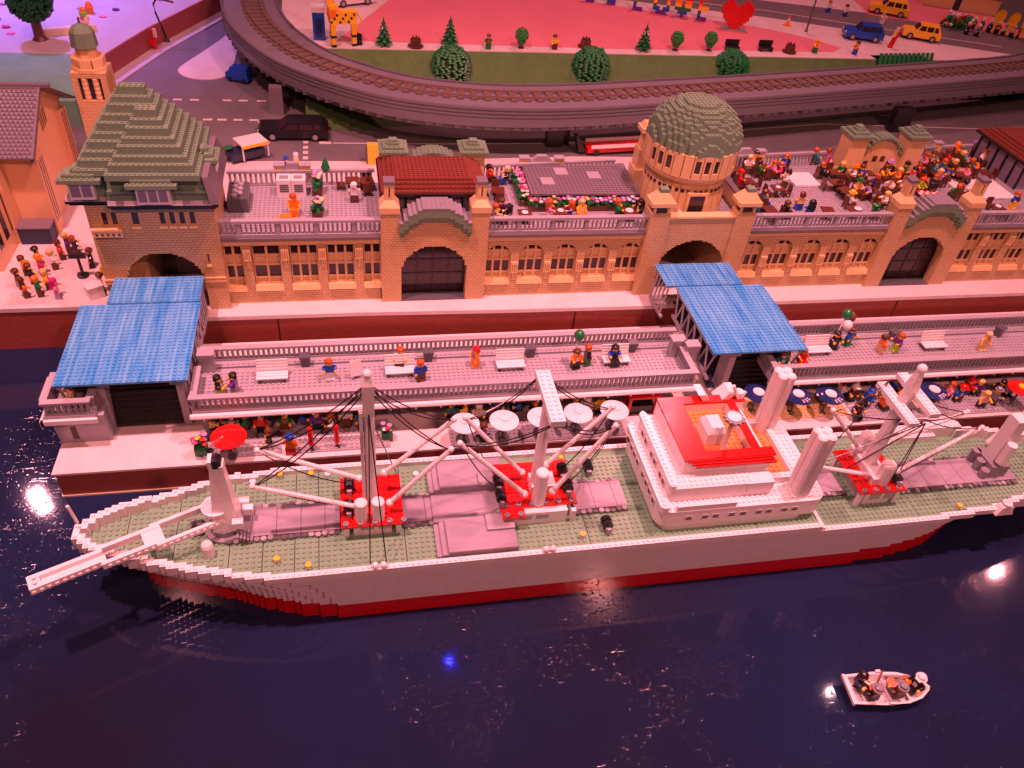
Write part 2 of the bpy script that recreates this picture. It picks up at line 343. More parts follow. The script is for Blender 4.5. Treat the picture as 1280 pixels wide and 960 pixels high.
# ------------------------------------------------------------------ terminal building
yb = lambda x: float(np.interp(x, [-1, 35, 61, 98, 130, 163, 204, 260], [22.8, 23.8, 26, 29.5, 31.6, 35, 39, 45]))
ZF = 17.4
def arch(x, c, w, zs, h):
    t = 1 - ((x - c) / w) ** 2
    return zs + h * math.sqrt(t) if t > 0 else -9
def balusters(x0, x1, y, z0, z1, parent, m, step=1.0, along='x', name='balusters'):
    b = MB(); h = z1 - z0
    k = x0 + step / 2
    while k < x1:
        cx, cy = (k, y) if along == 'x' else (y, k)
        b.lathe(cx, cy, [(.34, z0), (.34, z0 + .1 * h), (.19, z0 + .2 * h), (.22, z0 + .5 * h), (.17, z0 + .85 * h), (.34, z1)], 6)
        k += step
    return b.build(name, m, parent, 'stuff')
def oblique_rail(x0, x1, z, parent, m, name):
    y0, y1 = yb(x0), yb(x1)
    MB().prism([(x0, y0 - .9), (x1, y1 - .9), (x1, y1 + .1), (x0, y0 + .1)], z + 3.2, z + 3.8).build('top_rail', m, parent)
    MB().prism([(x0, y0 - .8), (x1, y1 - .8), (x1, y1), (x0, y0)], z - .02, z + .5).build('bottom_rail', m, parent)
    b = MB()
    for k in np.arange(x0 + .6, x1 - .2, 1.15): b.box(k - .28, k + .28, yb(k) - .7, yb(k) - .2, z + .5, z + 3.2)
    b.build('spindles', m, parent, 'stuff')
def terrace(x0, x1, parent, holes=()):
    MB().prism([(x0, -.1), (x1, -.1), (x1, yb(x1)), (x0, yb(x0))], 16.8, ZF).build('terrace_floor', lbg, parent)
    pts = [(x, y, ZF) for x in np.arange(x0 + .5, x1) for y in np.arange(1.5, yb(x) - 1, 1.0) if not any(a <= x <= b and c <= y <= d for a, b, c, d in holes)]
    studs(pts, lbg, parent)
def window_light(x0, x1, z0, z1, parent, style, y=.9):
    """one light of a window: tan frame with transom panel, dark panes behind"""
    w = .26
    zt = [z0, z0 + .3, z0 + 1.5, z0 + 1.8, z0 + 4.9, z0 + 5.3, z0 + 7.2, z0 + 7.7, z1 - .3, z1]
    xs = [x0, x0 + w, x1 - w, x1]
    occ = np.zeros((3, 2, 9), bool); occ[0] = occ[2] = True; occ[1, :, [0, 2, 4, 6, 8]] = True
    occ[1, 1, 1] = True; occ[1, 1, 5] = True           # recessed infill panels
    f = vox('window', xs, [y, y + .35, y + .6], zt, occ, tan, parent)
    box('pane', x0 + w, x1 - w, y + .42, y + .5, zt[3], zt[4], GLASS, f); box('pane', x0 + w, x1 - w, y + .42, y + .5, zt[7], zt[8], GLASS, f)
def bracket(xc, z0, parent):
    xs = [xc - .8, xc - .55, xc - .4, xc - .15, xc + .15, xc + .4, xc + .55, xc + .8]
    occ = np.ones((7, 2, 3), bool); occ[[1, 3, 5], 0, 1] = False
    vox('bracket', xs, [-.5, -.25, .01], [z0, z0 + .3, z0 + 2.3, z0 + 2.9], occ, tan, parent)
    MB().box(xc - .3, xc + .3, -.2, .01, z0 - 2.0, z0).build('bracket_stem', tan, parent)
def wing(name, label, x0, widths, arched):
    x1 = x0 + sum(widths) + 2 * (len(widths) - 1)
    t = thing(name, label, 'building', (x0, 0, 0))
    groups = []; x = x0
    for w in widths: groups.append((x, x + w)); x += w + 2
    xs = np.unique(np.round(np.concatenate([np.arange(x0, x1 + .01, .25)]), 3))
    zs = np.concatenate([[0, 3.4, 4.6, 8, 10, 11], np.arange(11.2, 15.01, .2), [15.2, 16.6]])
    occ = np.ones((len(xs) - 1, 1, len(zs) - 1), bool)
    for i in range(len(xs) - 1):
        xm = (xs[i] + xs[i + 1]) / 2
        for k in range(len(zs) - 1):
            zm = (zs[k] + zs[k + 1]) / 2
            for a, b in groups:
                if a < xm < b and zm > 4.6:
                    c = (a + b) / 2
                    if (not arched and zm < 15) or (arched and zm < max(11.2, arch(xm, c, (b - a) / 2, 11.2, 2.9))): occ[i, 0, k] = False
    vox('wall', xs, [0, 2], zs, occ, TANBRICK, t)
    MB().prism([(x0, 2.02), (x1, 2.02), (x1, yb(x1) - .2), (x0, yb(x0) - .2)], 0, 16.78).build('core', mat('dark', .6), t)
    box('frieze', x0, x1, -.25, 0, 15.3, 16.6, tan, t)
    for a, b in groups:
        if arched or b - a == 6:
            n = 3
        else: n = 2
        w = (b - a) / n
        for k in range(n): window_light(a + k * w, a + (k + 1) * w, 4.6, 15, t, 0)
        MB().frus(a - .1, b + .1, -.55, .4, 3.5, a - .1, b + .1, 0, .4, 4.75).build('sill', tan, t)
    for i in range(len(groups) - 1):
        bracket(groups[i][1] + 1, 6.6 if arched else 11.4, t)
    MB().box(x0, x1, -.9, 1.0, 16.8, 17.35).box(x0, x1, -.6, .98, 16.6, 16.8).build('cornice', plum, t)
    terrace(x0, x1, t)
    box('bottom_rail', x0, x1, -.55, .55, 17.42, 18.1, lbg, t)
    balusters(x0, x1, 0, 18.1, 20.75, t, lbg)
    for k in range(int((x1 - x0) // 8)):
        xc = x0 + (4 if not arched else 7) + 8 * k
        if xc < x1 - 1: box('baluster_post', xc - .45, xc + .45, -.5, .5, 18.1, 20.75, lbg, t)
    box('top_rail', x0, x1, -.65, .65, 20.75, 21.4, lbg, t)
    oblique_rail(x0, x1, ZF, t, lbg, 'back')
    return t
w1 = wing('building_wing', 'tan wing with square windows between stepped-roof tower and red-roofed entrance', 0.3, [3.85, 6, 6, 6, 3.85], False)
w2 = wing('building_wing', 'tan wing with five arched windows between red-roofed entrance and dome', 58, [6] * 5, True)
w3 = wing('building_wing', 'tan wing with five arched windows right of the dome', 122, [6] * 5, True)
w4 = wing('building_wing', 'tan wing with square windows at the far right end', 184, [6] * 6, False)

def slab_roof(x0, x1, y0, y1, z, n, m, parent, dz=.8, step=1, name='roof_layer'):
    for k in range(n):
        a = k * step
        if x1 - a <= x0 + a + .9 or y1 - a <= y0 + a + .9: break
        l = box(name, x0 + a, x1 - a, y0 + a, y1 - a, z + k * dz, z + (k + 1) * dz + .001 * k, m, parent)
        b = a + step
        pts = [p for p in grid(x0 + a, x1 - a, y0 + a, y1 - a, z + (k + 1) * dz) if k == n - 1 or not (x0 + b < p[0] < x1 - b and y0 + b < p[1] < y1 - b)]
        studs(pts, m, l)
def pillar(x0, x1, y0, y1, parent):
    p = box('pillar', x0, x1, y0, y1, 0, 23.2, TANBRICK, parent)
    MB().frus(x0 - .2, x1 + .2, y0 - .2, y1, 23.2, x0 - .2, x1 + .2, y0 - .2, y1, 24.6).frus(x0 - .2, x1 + .2, y0 - .2, y1, 24.6, x0 + .9, x1 - .9, y0 + .8, y1 - .6, 26.0).build('pillar_head', tan, p)
    MB().box(x0 + .95, x1 - .95, y0 + .85, y1 - .65, 26, 29.6).build('pillar_neck', tan, p)
    box('pillar_cap', x0 + .8, x1 - .8, y0 + .7, y1 - .5, 29.6, 30.3, plum, p)
    box('slot', (x0 + x1) / 2 - .15, (x0 + x1) / 2 + .15, y0 + .83, y0 + .9, 26.8, 29, brown, p)
def entrance(label, x0, roofed):
    t = thing('entrance_block', label, 'building', (x0 + 12, 0, 0))
    for a in (x0, x0 + 20): pillar(a, a + 4, -1.2, 2.8, t)
    c = x0 + 12
    xs = np.arange(x0 + 4, x0 + 20.01, .5); zs = np.arange(0, 22.41, .4)
    top = lambda x: 17.2 + 4.6 * (1 - (abs(x - c) / 8.2) ** 2.1)
    occ = np.zeros((len(xs) - 1, 1, len(zs) - 1), bool)
    for i in range(len(xs) - 1):
        xm = xs[i] + .25
        for k in range(len(zs) - 1):
            zm = zs[k] + .2
            o = abs(xm - c) < 7.4 and zm < max(8, arch(xm, c, 7.5, 8, 7.0))
            occ[i, 0, k] = zm < top(xm) and not o
    vox('gable_wall', xs, [-1.2, 1.4], zs, occ, TANBRICK, t)
    # stepped dark cornice following the gable, tiled on top
    xs = np.arange(x0 + 4, x0 + 20.01, 1.0)
    for i in range(16):
        xm = xs[i] + .5; z = round(top(xm) / .4) * .4
        g = box('cornice_block', xs[i], xs[i + 1], -1.75, 1.6, z - .3, z + .9, sg, t)
        box('cornice_upper', xs[i], xs[i + 1], -2.15, 2.4, z + .9, z + 2.9, sg, g)
        box('cornice_tile', xs[i] + .02, xs[i + 1] - .02, -2.2, 3.0, z + 2.9, z + 3.3, mat('grey'), g)
    # glazed door screen
    dxs = [c - 7.6, c - 7.2, c - 3.9, c - 3.5, c - .2, c + .2, c + 3.5, c + 3.9, c + 7.2, c + 7.6]
    dzs = [0, .5, 5.3, 5.8, 9.2, 9.6, 15.2]
    occ = np.zeros((9, 1, 6), bool); occ[[0, 2, 4, 6, 8]] = True; occ[:, 0, [0, 2, 4]] = True
    d = vox('door_frame', dxs, [2.0, 2.4], dzs, occ, black, t)
    for i in (1, 3, 5, 7):
        for k in (1, 3, 5): box('pane', dxs[i], dxs[i + 1], 2.15, 2.22, dzs[k], dzs[k + 1], GLASS, d)
    for s in (-1, 1): box('reveal', c + s * 7.62 - .02, c + s * 7.62 + .02 + .2 * s * 0, 1.4, 2.0, 0, 14, brown, t)
    box('threshold', x0 + 4, x0 + 20, -1.2, 3, 0, .2, dbg, t)
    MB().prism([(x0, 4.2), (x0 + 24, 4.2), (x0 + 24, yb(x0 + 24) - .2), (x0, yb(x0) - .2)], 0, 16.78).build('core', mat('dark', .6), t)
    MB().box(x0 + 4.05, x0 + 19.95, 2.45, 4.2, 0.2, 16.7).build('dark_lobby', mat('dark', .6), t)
    MB().prism([(x0, 2.82), (x0 + 24, 2.82), (x0 + 24, yb(x0 + 24)), (x0, yb(x0))], 16.8, ZF).build('terrace_floor', lbg, t)
    studs([(x, y, ZF) for x in np.arange(x0 + .5, x0 + 24) for y in np.arange(3.5, yb(x) - 1)], lbg, t)
    return t
e1 = entrance('tan entrance arch with curved grey gable under a dark red roof', 34, True)
e2 = entrance('tan entrance arch with curved grey gable at the right, crowd behind it', 160, False)

def pavilion(label, x0, x1, y0, y1, zc, n, group=None):
    t = thing('roof_pavilion', label, 'pavilion', ((x0 + x1) / 2, (y0 + y1) / 2, ZF))
    # dark glazed sides
    nx = int((x1 - x0 - 3) // 4)
    for k in range(nx + 1):
        xx = x0 + 1.5 + k * (x1 - x0 - 3) / nx
        box('post', xx - .25, xx + .25, y0 + 1.5, y0 + 2, ZF, zc, black, t)
        box('post', xx - .25, xx + .25, y1 - 2, y1 - 1.5, ZF, zc, black, t)
    ny = max(2, int((y1 - y0 - 3) // 4))
    for k in range(1, ny):
        yy = y0 + 1.5 + k * (y1 - y0 - 3) / ny
        for xx in (x0 + 1.5, x1 - 1.5): box('post', xx - .25, xx + .25, yy - .25, yy + .25, ZF, zc, black, t)
    MB().box(x0 + 1.7, x1 - 1.7, y0 + 1.7, y1 - 1.7, ZF, zc - .02).build('glazing', GLASSL, t)
    box('eave', x0, x1, y0, y1, zc, zc + .5, black, t)
    slab_roof(x0 + .3, x1 - .3, y0 + .3, y1 - .3, zc + .5, n, darkred, t, .55)
    return t
pavilion('dark red studded roof pavilion behind the left entrance gable', 34.2, 58.4, 3.9, 21.5, 24.4, 4)
pavilion('dark red studded roof pavilion at the right edge of the terrace', 209.5, 232, 17, 40, 25.0, 4)

def hat_gate(label, xa, xb, y, zt):
    t = thing('rear_gateway', label, 'gateway', ((xa + xb) / 2, y, ZF))
    for x in (xa, xb):
        p = box('pillar', x - 2.6, x + 2.6, y - 2.6, y + 2.6, ZF - 1, zt, tan, t)
        box('pillar_ledge', x - 3.0, x + 3.0, y - 3.0, y + 3.0, zt, zt + .5, tan, p)
        slab_roof(x - 3.4, x + 3.4, y - 3.4, y + 3.4, zt + .5, 3, sg, p, .65, 1.05)
        box('roof_tip', x - .9, x + .9, y - .9, y + .9, zt + 2.4, zt + 3.0, sg, p)
    c = (xa + xb) / 2; hw = (xb - xa) / 2 - 2.6
    xs = np.linspace(c - hw, c + hw, int(hw * 2) + 1); zs = np.arange(ZF - .1, zt + .1, .4)
    occ = np.zeros((len(xs) - 1, 1, len(zs) - 1), bool)
    prof = lambda x: ZF + 2.2 + (zt - ZF - 2.8) * math.sqrt(max(0, 1 - ((x - c) / (hw + .3)) ** 2))
    for i in range(len(xs) - 1):
        xm = (xs[i] + xs[i + 1]) / 2
        for k in range(len(zs) - 1): occ[i, 0, k] = zs[k] < prof(xm)
    vox('arched_wall', xs, [y - .8, y + 1.2], zs, occ, tan, t)
    for i in range(len(xs) - 1):
        xm = (xs[i] + xs[i + 1]) / 2; z = prof(xm)
        l = box('roof_layer', xs[i], xs[i + 1] + .001, y - 1.6, y + 2.6, z + .25, z + .9, sg, t)
        studs([(xm, yy, z + .9) for yy in (y - 1, y, y + 1, y + 2)], sg, l)
    for dx in (-3.6, -1.2, 1.2, 3.6):
        box('window_opening', c + dx - .7, c + dx + .7, y - .86, y - .8, ZF + 2.6 + (1.4 if abs(dx) < 2 else 0), ZF + 4.2 + (1.4 if abs(dx) < 2 else 0), brown, t)
hat_gate('pair of green-hatted pillars rising behind the dark red roof', 38.3, 57.2, 22, 26.6)
hat_gate('pair of green-hatted pillars with curved green roof on the right terrace', 162.6, 180.4, 28.5, 28.4)

# ------------------------------------------------------------------ corner tower
tw = thing('gatehouse_tower', 'tan gatehouse tower with tall stepped grey-green roof at left', 'tower', (-12, 5, 0))
TX0, TX1, TY0, TY1 = -24, .3, -2, 15
xs = np.round(np.unique(np.concatenate([np.arange(TX0, TX1, .5), [TX1], [-21.6, -20.2, -19.8, -18.4, -16, -14.3, -10.7, -9.3, -8.8, -7.4, -6.9, -5.5, -4.9, -3.5, -2.9, -2.2]])), 3)
zs = np.unique(np.round(np.concatenate([np.arange(0, 27.3, .4), [21.4, 24.6, 12, 14.5]]), 3))
ys = [TY0, TY0 + .9, TY1]
wins = [(-21.6, -20.2), (-19.8, -18.4), (-16, -14.3), (-10.7, -9.3), (-8.8, -7.4), (-6.9, -5.5), (-4.9, -3.5)]
occ = np.ones((len(xs) - 1, 2, len(zs) - 1), bool)
for i in range(len(xs) - 1):
    xm = (xs[i] + xs[i + 1]) / 2; az = arch(xm, -11.8, 7.8, 7.6, 7.4)
    if abs(xm + 11.8) < 7.8: az = max(az, 7.6)
    for k in range(len(zs) - 1):
        zm = (zs[k] + zs[k + 1]) / 2
        if zm < az: occ[i, :, k] = False
        if any(a < xm < b for a, b in wins) and 21.4 < zm < 24.6: occ[i, 0, k] = False
        if -2.9 < xm < -2.2 and 12 < zm < 14.5: occ[i, 0, k] = False
vox('wall', xs, ys, zs, occ, TANBRICK, tw)
for a, b in wins + [(-2.9, -2.2)]:
    z0, z1 = (21.4, 24.6) if a != -2.9 else (12, 14.5)
    f = vox('window', [a - .01, a + .2, b - .2, b + .01], [-1.75, -1.3], [z0, z0 + .25, z1 - .2, z1], np.array([[[1, 1, 1]], [[1, 0, 1]], [[1, 1, 1]]], bool), tan, tw)
    box('pane', a + .2, b - .2, -1.45, -1.4, z0 + .25, z1 - .2, GLASS, f)
    MB().frus(a - .1, b + .1, -2.4, -1.9, z0 - .5, a - .1, b + .1, -2.05, -1.9, z0).build('sill', tan, tw)
bl = MB(); bl.box(-23.6, -17.9, -3.2, -2.0, 19.6, 20.9).box(-23.7, -17.8, -3.3, -2, 20.9, 21.35); bl.build('window_ledge', tan, tw)
for k in range(5): box('dentil_hole', -23 + k * 1.05, -22.5 + k * 1.05, -3.22, -3.19, 19.9, 20.4, brown, tw)
for z in (8.2, 7.4): box('string_course', -4.0, TX1 + .15, -2.3, -1.9, z, z + .45, tan, tw); box('string_course', TX0 - .15, -19.6, -2.3, -1.9, z, z + .45, tan, tw)
MB().box(-19.7, -3.9, 12.6, 14.9, 0, 15.2).build('passage_back', plum, tw); MB().box(-19.7, -16.2, 3, 12.5, 0, 15).build('passage_pier', TANBRICK, tw); box('passage_door', -15.5, -12.6, 12.5, 12.6, 0, 14, black, tw)  # passage_back: block added across the archway, dark colour stands for the shade inside
# eaves: black soffit, white-tiled cornice, sand-green mansard wall
def eave(x0, x1, y0, y1, z):
    box('soffit', x0 + .5, x1 - .5, y0 + .5, y1, z - .55, z, black, tw)
    e = box('cornice', x0, x1, y0, y1, z, z + .5, black, tw)
    k = x0 + .2; 
    while k < x1 - .6:
        w = min(random.choice((2, 3, 4)), x1 - .1 - k); MB().frus(k, k + w - .06, y0 + .05, y0 + 2.2, z + .5, k, k + w - .06, y0 + .5, y0 + 2.2, z + 1.3).build('cornice_tile', random.choice((lbg, white, mat('cream'), lbg)), e); k += w
eave(-27, -18.6, -2.7, 4, 26.9); eave(-19.2, 1.6, -4.1, 16.5, 26.7)
box('side_cornice', -27, -19.3, 4.02, 16.5, 26.6, 27.4, dbg, tw)
MB().frus(.3, 1.9, -4.6, 16.2, 27.6, -.7, .4, -3.5, 15.2, 33).build('side_slope', plum, tw)
MB().frus(-26.2, -19.0, -2.2, 15.8, 27.4, -24.6, -18.4, -1.4, 15.5, 33.2).build('mansard_wall', sg, tw)
MB().frus(-18.9, .3, -3.5, 15.8, 27.6, -18.2, -.7, -2.9, 15.6, 33.0).build('mansard_wall', sg, tw)
for x0, x1, y in ((-18.6, -12.6, -3.7), (-6.6, -.2, -3.7)):
    s_ = box('mansard_step', x0, x1, y - .1, y + 1.5, 29.6, 30.2, sg, tw); studs(grid(x0, x1, y, y + 1, 30.2), sg, s_)
# stepped roof
z = 34.2
tops = {}
for k in range(9, -1, -1):
    dz = 1.2 if k % 2 else 1.6
    z0 = 33.0 if k == 9 else z
    x0, x1, y0, y1 = -14.9 - k, -9.9 + k, 6 - k, 8 + k
    occ_r = [(x0, x1, y0, y1)]
    if k >= 2: occ_r.append((-11.7 - (k - 2) * .9, x1, y0 - 2, y0))
    if k == 9: z = 34.2
    else: z = z0 + dz
    m = MB(); (a, b, c, d) = occ_r[0]
    if len(occ_r) == 1: m.prism([(a, c), (b, c), (b, d), (a, d)], z0, z)
    else:
        p = occ_r[1][0]; m.prism([(a, c), (p, c), (p, c - 2), (b, c - 2), (b, d), (a, d)], z0, z)
    l = m.build('roof_layer', sg, tw)
    pts = []
    inner = [(x0 + 1, x1 - 1, y0 + 1, y1 - 1)] + ([(-11.7 - (k - 3) * .9, x1 - 1, y0 - 1, y0 + 1)] if k >= 3 else [])
    for (a, b, c, d) in occ_r:
        for p in grid(a, b, c, d, z):
            if k == 0 or not any(i0 - .05 < p[0] < i1 + .05 and j0 - .05 < p[1] < j1 + .05 for i0, i1, j0, j1 in inner): pts.append(p)
    studs(pts, sg, l)
def dormer(x0, x1, y, z0, n):
    d = box('dormer', x0, x1, y, y + 3.5, z0, z0 + 3.5, white, tw)
    w = (x1 - x0 - .5) / n
    for k in range(n): box('pane', x0 + .35 + k * w, x0 + .35 + k * w + w - .35, y - .03, y, z0 + .5, z0 + 3.0, GLASSL, d)
    for j, (i0, i1, a, b) in enumerate(((-1.6, 1.6, -.6, 3.5), (-.6, .6, .1, 3.6), (1.0, -1.0, .9, 3.8))):
        l = box('dormer_roof', x0 + i0, x1 + i1, y + a, y + b, z0 + 3.5 + j * .8, z0 + 4.3 + j * .8, sg, d)
        studs([p for p in grid(x0 + i0, x1 + i1, y + a, y + a + 1, z0 + 4.3 + j * .8)], sg, l)
dormer(-13.0, -6.8, -5.4, 28.2, 3); dormer(-25.4, -20.8, -3.6, 28.4, 2)
d = box('dormer', -.6, 1.2, 4, 8, 28.4, 32.6, white, tw)
for j in range(3):
    l = box('dormer_roof', -1.6, 1.8 - j * 1.0, 3 + j, 9 - j, 32.6 + j * .8, 33.4 + j * .8, sg, d); studs([(1.3 - j, y, 33.4 + j * .8) for y in np.arange(3.5 + j, 9 - j)], sg, l)

# ------------------------------------------------------------------ domed gate
dg = thing('domed_gate', 'tan gate block with round drum and grey-green stepped dome', 'building', (109, 8, 0))
xs = np.unique(np.round(np.arange(96, 122.01, .5), 3)); zs = np.unique(np.round(np.concatenate([np.arange(0, 16.5, .4), [16.8, 21.2]]), 3))
occ = np.ones((len(xs) - 1, 2, len(zs) - 1), bool)
for i in range(len(xs) - 1):
    xm = (xs[i] + xs[i + 1]) / 2; az = arch(xm, 108.9, 8.6, 7.2, 7.9)
    if abs(xm - 108.9) < 8.5: az = max(az, 7.2)
    for k in range(len(zs) - 1):
        if (zs[k] + zs[k + 1]) / 2 < az: occ[i, :, k] = False
occ[:, 1, -1] = False
vox('wall', xs, [-1.2, .6, 27], zs, occ, TANBRICK, dg)
box('parapet_cap', 100.6, 117.2, -1.5, .9, 21.2, 21.7, tan, dg)
box('passage_back', 100, 117.8, 27.02, 27.1, 0, 15.2, mat('dark'), dg)
for k in range(5): box('tunnel_beam', 100.4, 117.4, 3 + 5 * k, 3.6 + 5 * k, 14.6, 15.3, brown, dg)
for x in (98.1, 119.6):
    p = box('corner_post', x - 2.4, x + 2.4, -1.7, 1.8, 0, 22.6, TANBRICK, dg)
    for sx in (-1.9, 1.4): 
        for sy in (-1.6, 1.2): box('post_leg', x + sx, x + sx + .5, sy, sy + .5, 22.6, 24.6, tan, p)
    box('post_lantern', x - 1.3, x + 1.3, -1.0, 1.1, 22.6, 24.6, GLASS, p)
    MB().box(x - 2.9, x + 2.9, -2.2, 2.3, 24.6, 25.6).frus(x - 2.7, x + 2.7, -2, 2.1, 25.6, x - 1.1, x + 1.1, -1, 1.1, 27.6).build('post_cap', tan, p)
    box('post_tip', x - 1.0, x + 1.0, -.9, 1.0, 27.6, 28.5, sg, p)
MB().prism([(96, .62), (122, .62), (122, yb(122)), (96, yb(96))], 16.85, ZF).build('terrace_floor', lbg, dg)
studs([(x, y, ZF) for x in np.arange(96.5, 122) for y in np.arange(1.5, yb(x) - 1) if (x - 108.3) ** 2 + (y - 13) ** 2 > 90], lbg, dg)
CX, CY = 108.3, 13.0
drum = MB().lathe(CX, CY, [(10.2, ZF), (9.6, 24), (9.3, 27.2)], 28, 0).build('drum', tan, dg)
for k in range(28):                                   # panels of the drum with dark joints between
    a = 2 * PI * (k + .5) / 28
    R0, R1 = 10.25, 9.4
    if abs(((a - 1.5 * PI + PI) % (2 * PI)) - PI) < .2: continue
    w = PI / 28 * .93
    P = [(CX + (r) * math.cos(a + s), CY + r * math.sin(a + s), z_) for r, z_ in ((R0 + .25, ZF), (R1 + .35, 27.0)) for s in (-w, w)]
    Pi = [(CX + (r) * math.cos(a + s), CY + r * math.sin(a + s), z_) for r, z_ in ((R0 - .3, ZF), (R1 - .3, 27.0)) for s in (-w, w)]
    zz = [1.0] * 8
    mk('drum_panel', P + Pi, [[0, 1, 3, 2], [2, 3, 7, 6], [4, 6, 7, 5], [0, 2, 6, 4], [1, 5, 7, 3], [0, 4, 5, 1]], tan, dg)
for k in range(14):
    a = 2 * PI * (k + .5) / 14 + .05
    for s in (-.14, 0, .14):
        c, q = math.cos(a + s), math.sin(a + s); r = 9.95; w = .42
        mk('vent', [(CX + r * c - q * dx, CY + r * q + c * dx, z_) for z_ in (25.2, 26.1) for dx in (-w, w)], [[0, 1, 3, 2]], GLASS, dg)
MB().lathe(CX, CY, [(9.4, 26.9), (10.9, 28.4), (11.0, 29.0), (11.0, 29.4), (10.8, 29.4)], 40).build('ring_corbel', tan, dg)
MB().lathe(CX, CY, [(10.6, 29.3), (10.6, 34.9), (9, 34.9)], 40).build('upper_drum', mat('brown'), dg)
for k in range(30):
    a = 2 * PI * (k + .5) / 30; w = PI / 30 * .92
    win = k % 5 != 0 and k % 5 != 4
    def pt(r, s, z_): return (CX + r * math.cos(a + s), CY + r * math.sin(a + s), z_)
    zt = [28.9, 30.4, 30.7, 33.9, 34.6]
    if win:
        v = []; ss = [-w, -w * .62, w * .62, w]
        for r in (11.15, 10.7):
            for z_ in (29.2, 30.6, 33.8, 34.8):
                for s in ss: v.append(pt(r, s, z_))
        f = []
        for j in range(3):
            for i in range(3):
                if (i, j) == (1, 1): continue
                f.append([j * 4 + i, j * 4 + i + 1, j * 4 + 5 + i, j * 4 + 4 + i])
        idx = lambda i, j, r: r * 16 + j * 4 + i
        f += [[idx(1, 1, 0), idx(1, 2, 0), idx(1, 2, 1), idx(1, 1, 1)], [idx(2, 2, 0), idx(2, 1, 0), idx(2, 1, 1), idx(2, 2, 1)], [idx(2, 1, 0), idx(1, 1, 0), idx(1, 1, 1), idx(2, 1, 1)], [idx(1, 2, 0), idx(2, 2, 0), idx(2, 2, 1), idx(1, 2, 1)],
              [idx(0, 0, 0), idx(0, 3, 0), idx(0, 3, 1), idx(0, 0, 1)], [idx(3, 3, 0), idx(3, 0, 0), idx(3, 0, 1), idx(3, 3, 1)], [idx(0, 3, 0), idx(3, 3, 0), idx(3, 3, 1), idx(0, 3, 1)]]
        pl = mk('drum_window', v, f, tan, dg)
        mk('pane', [pt(10.72, -w * .62, 30.6), pt(10.72, w * .62, 30.6), pt(10.72, w * .62, 33.8), pt(10.72, -w * .62, 33.8)], [[0, 1, 2, 3]], GLASS, pl)
    else:
        v = [pt(r, s, z_) for r in (11.25, 10.7) for z_ in (29.2, 34.8) for s in (-w, w)]
        mk('drum_pier', v, [[0, 1, 3, 2], [2, 3, 7, 6], [0, 2, 6, 4], [1, 5, 7, 3]], tan, dg)
# door of the drum
box('door_frame', 105.6, 110.6, 2.4, 4.2, ZF, 25.6, tan, dg); box('door', 106.2, 110.0, 2.34, 2.44, ZF, 24.9, GLASS, dg)
# dome: stepped layers of plates with studs
n = 13; R = 10.9; H = 9.0
prev = None
rads = [R * math.sqrt(max(0.02, 1 - (k / n) ** 2.0)) for k in range(n + 1)]
rads[0] = R - .1
g = np.arange(-12, 13)
for k in range(n):
    r, rn = rads[k], (rads[k + 1] if k < n - 1 else 0)
    z0 = 34.7 + k * H / n; z1 = z0 + H / n
    c = np.arange(-11.5, 12)
    oc = (c[:, None] ** 2 + c[None, :] ** 2) <= r * r
    on = (c[:, None] ** 2 + c[None, :] ** 2) <= rn * rn
    ring = oc & ~((c[:, None] ** 2 + c[None, :] ** 2) <= max(0, rn - 1.6) ** 2) if k < n - 1 else oc
    l = vox('dome_layer', CX + g, CY + g, [z0, z1], ring[:, :, None], sg, dg)
    i, j = np.nonzero(oc & ~on)
    studs(np.stack([CX + c[i], CY + c[j], np.full(len(i), z1)], 1), sg, l)
st = thing('statue_pier', 'stepped tan pier with carved figure left of the dome', 'pier', (101.5, 24, ZF))
MB().box(99.5, 103.5, 23, 28, ZF, 21).build('base', tan, st); MB().box(100.2, 103.2, 24.2, 28, 21, 26).build('shaft', tan, st); MB().frus(100.6, 102.6, 24.6, 27.6, 26, 100.9, 102.2, 25, 27.2, 30.5).build('carving', tan, st)
MB().box(99.8, 103.4, 24, 28, 30.5, 31.6).frus(100.2, 103.0, 24.4, 27.6, 31.6, 100.8, 102.4, 25, 27, 32.8).build('capital', tan, st)
MB().prism([(121.9, 3), (123.1, 3), (123.1, 24), (121.9, 24)], ZF, 21.4).build('side_parapet', tan, dg); box('side_parapet_cap', 121.7, 123.3, 2.9, 24.1, 21.4, 21.8, plum, dg)

# roof-top pieces on the terraces
pg = thing('pergola', 'flat grey studded pergola roof edged with flower boxes', 'pergola', (84, 18, ZF))
for x in (71.5, 80, 89, 97): 
    for y in (11.5, 24): box('post', x - .4, x + .4, y - .4, y + .4, ZF, 20.6, dbg, pg)
l = MB().prism([(70, 11.2), (97, 11.0), (97.6, 27), (70.6, 25.0)], 20.6, 21.1).build('roof_plate', plum, pg); studs([(x, y, 21.1) for x in np.arange(71, 97) for y in np.arange(12, 25.2)], plum, l)
for x, y in ((73.5, 15), (78, 20), (86, 18)):
    box('skylight', x, x + 3.2, y, y + 3.6, 21.12, 21.5, lbg, pg)
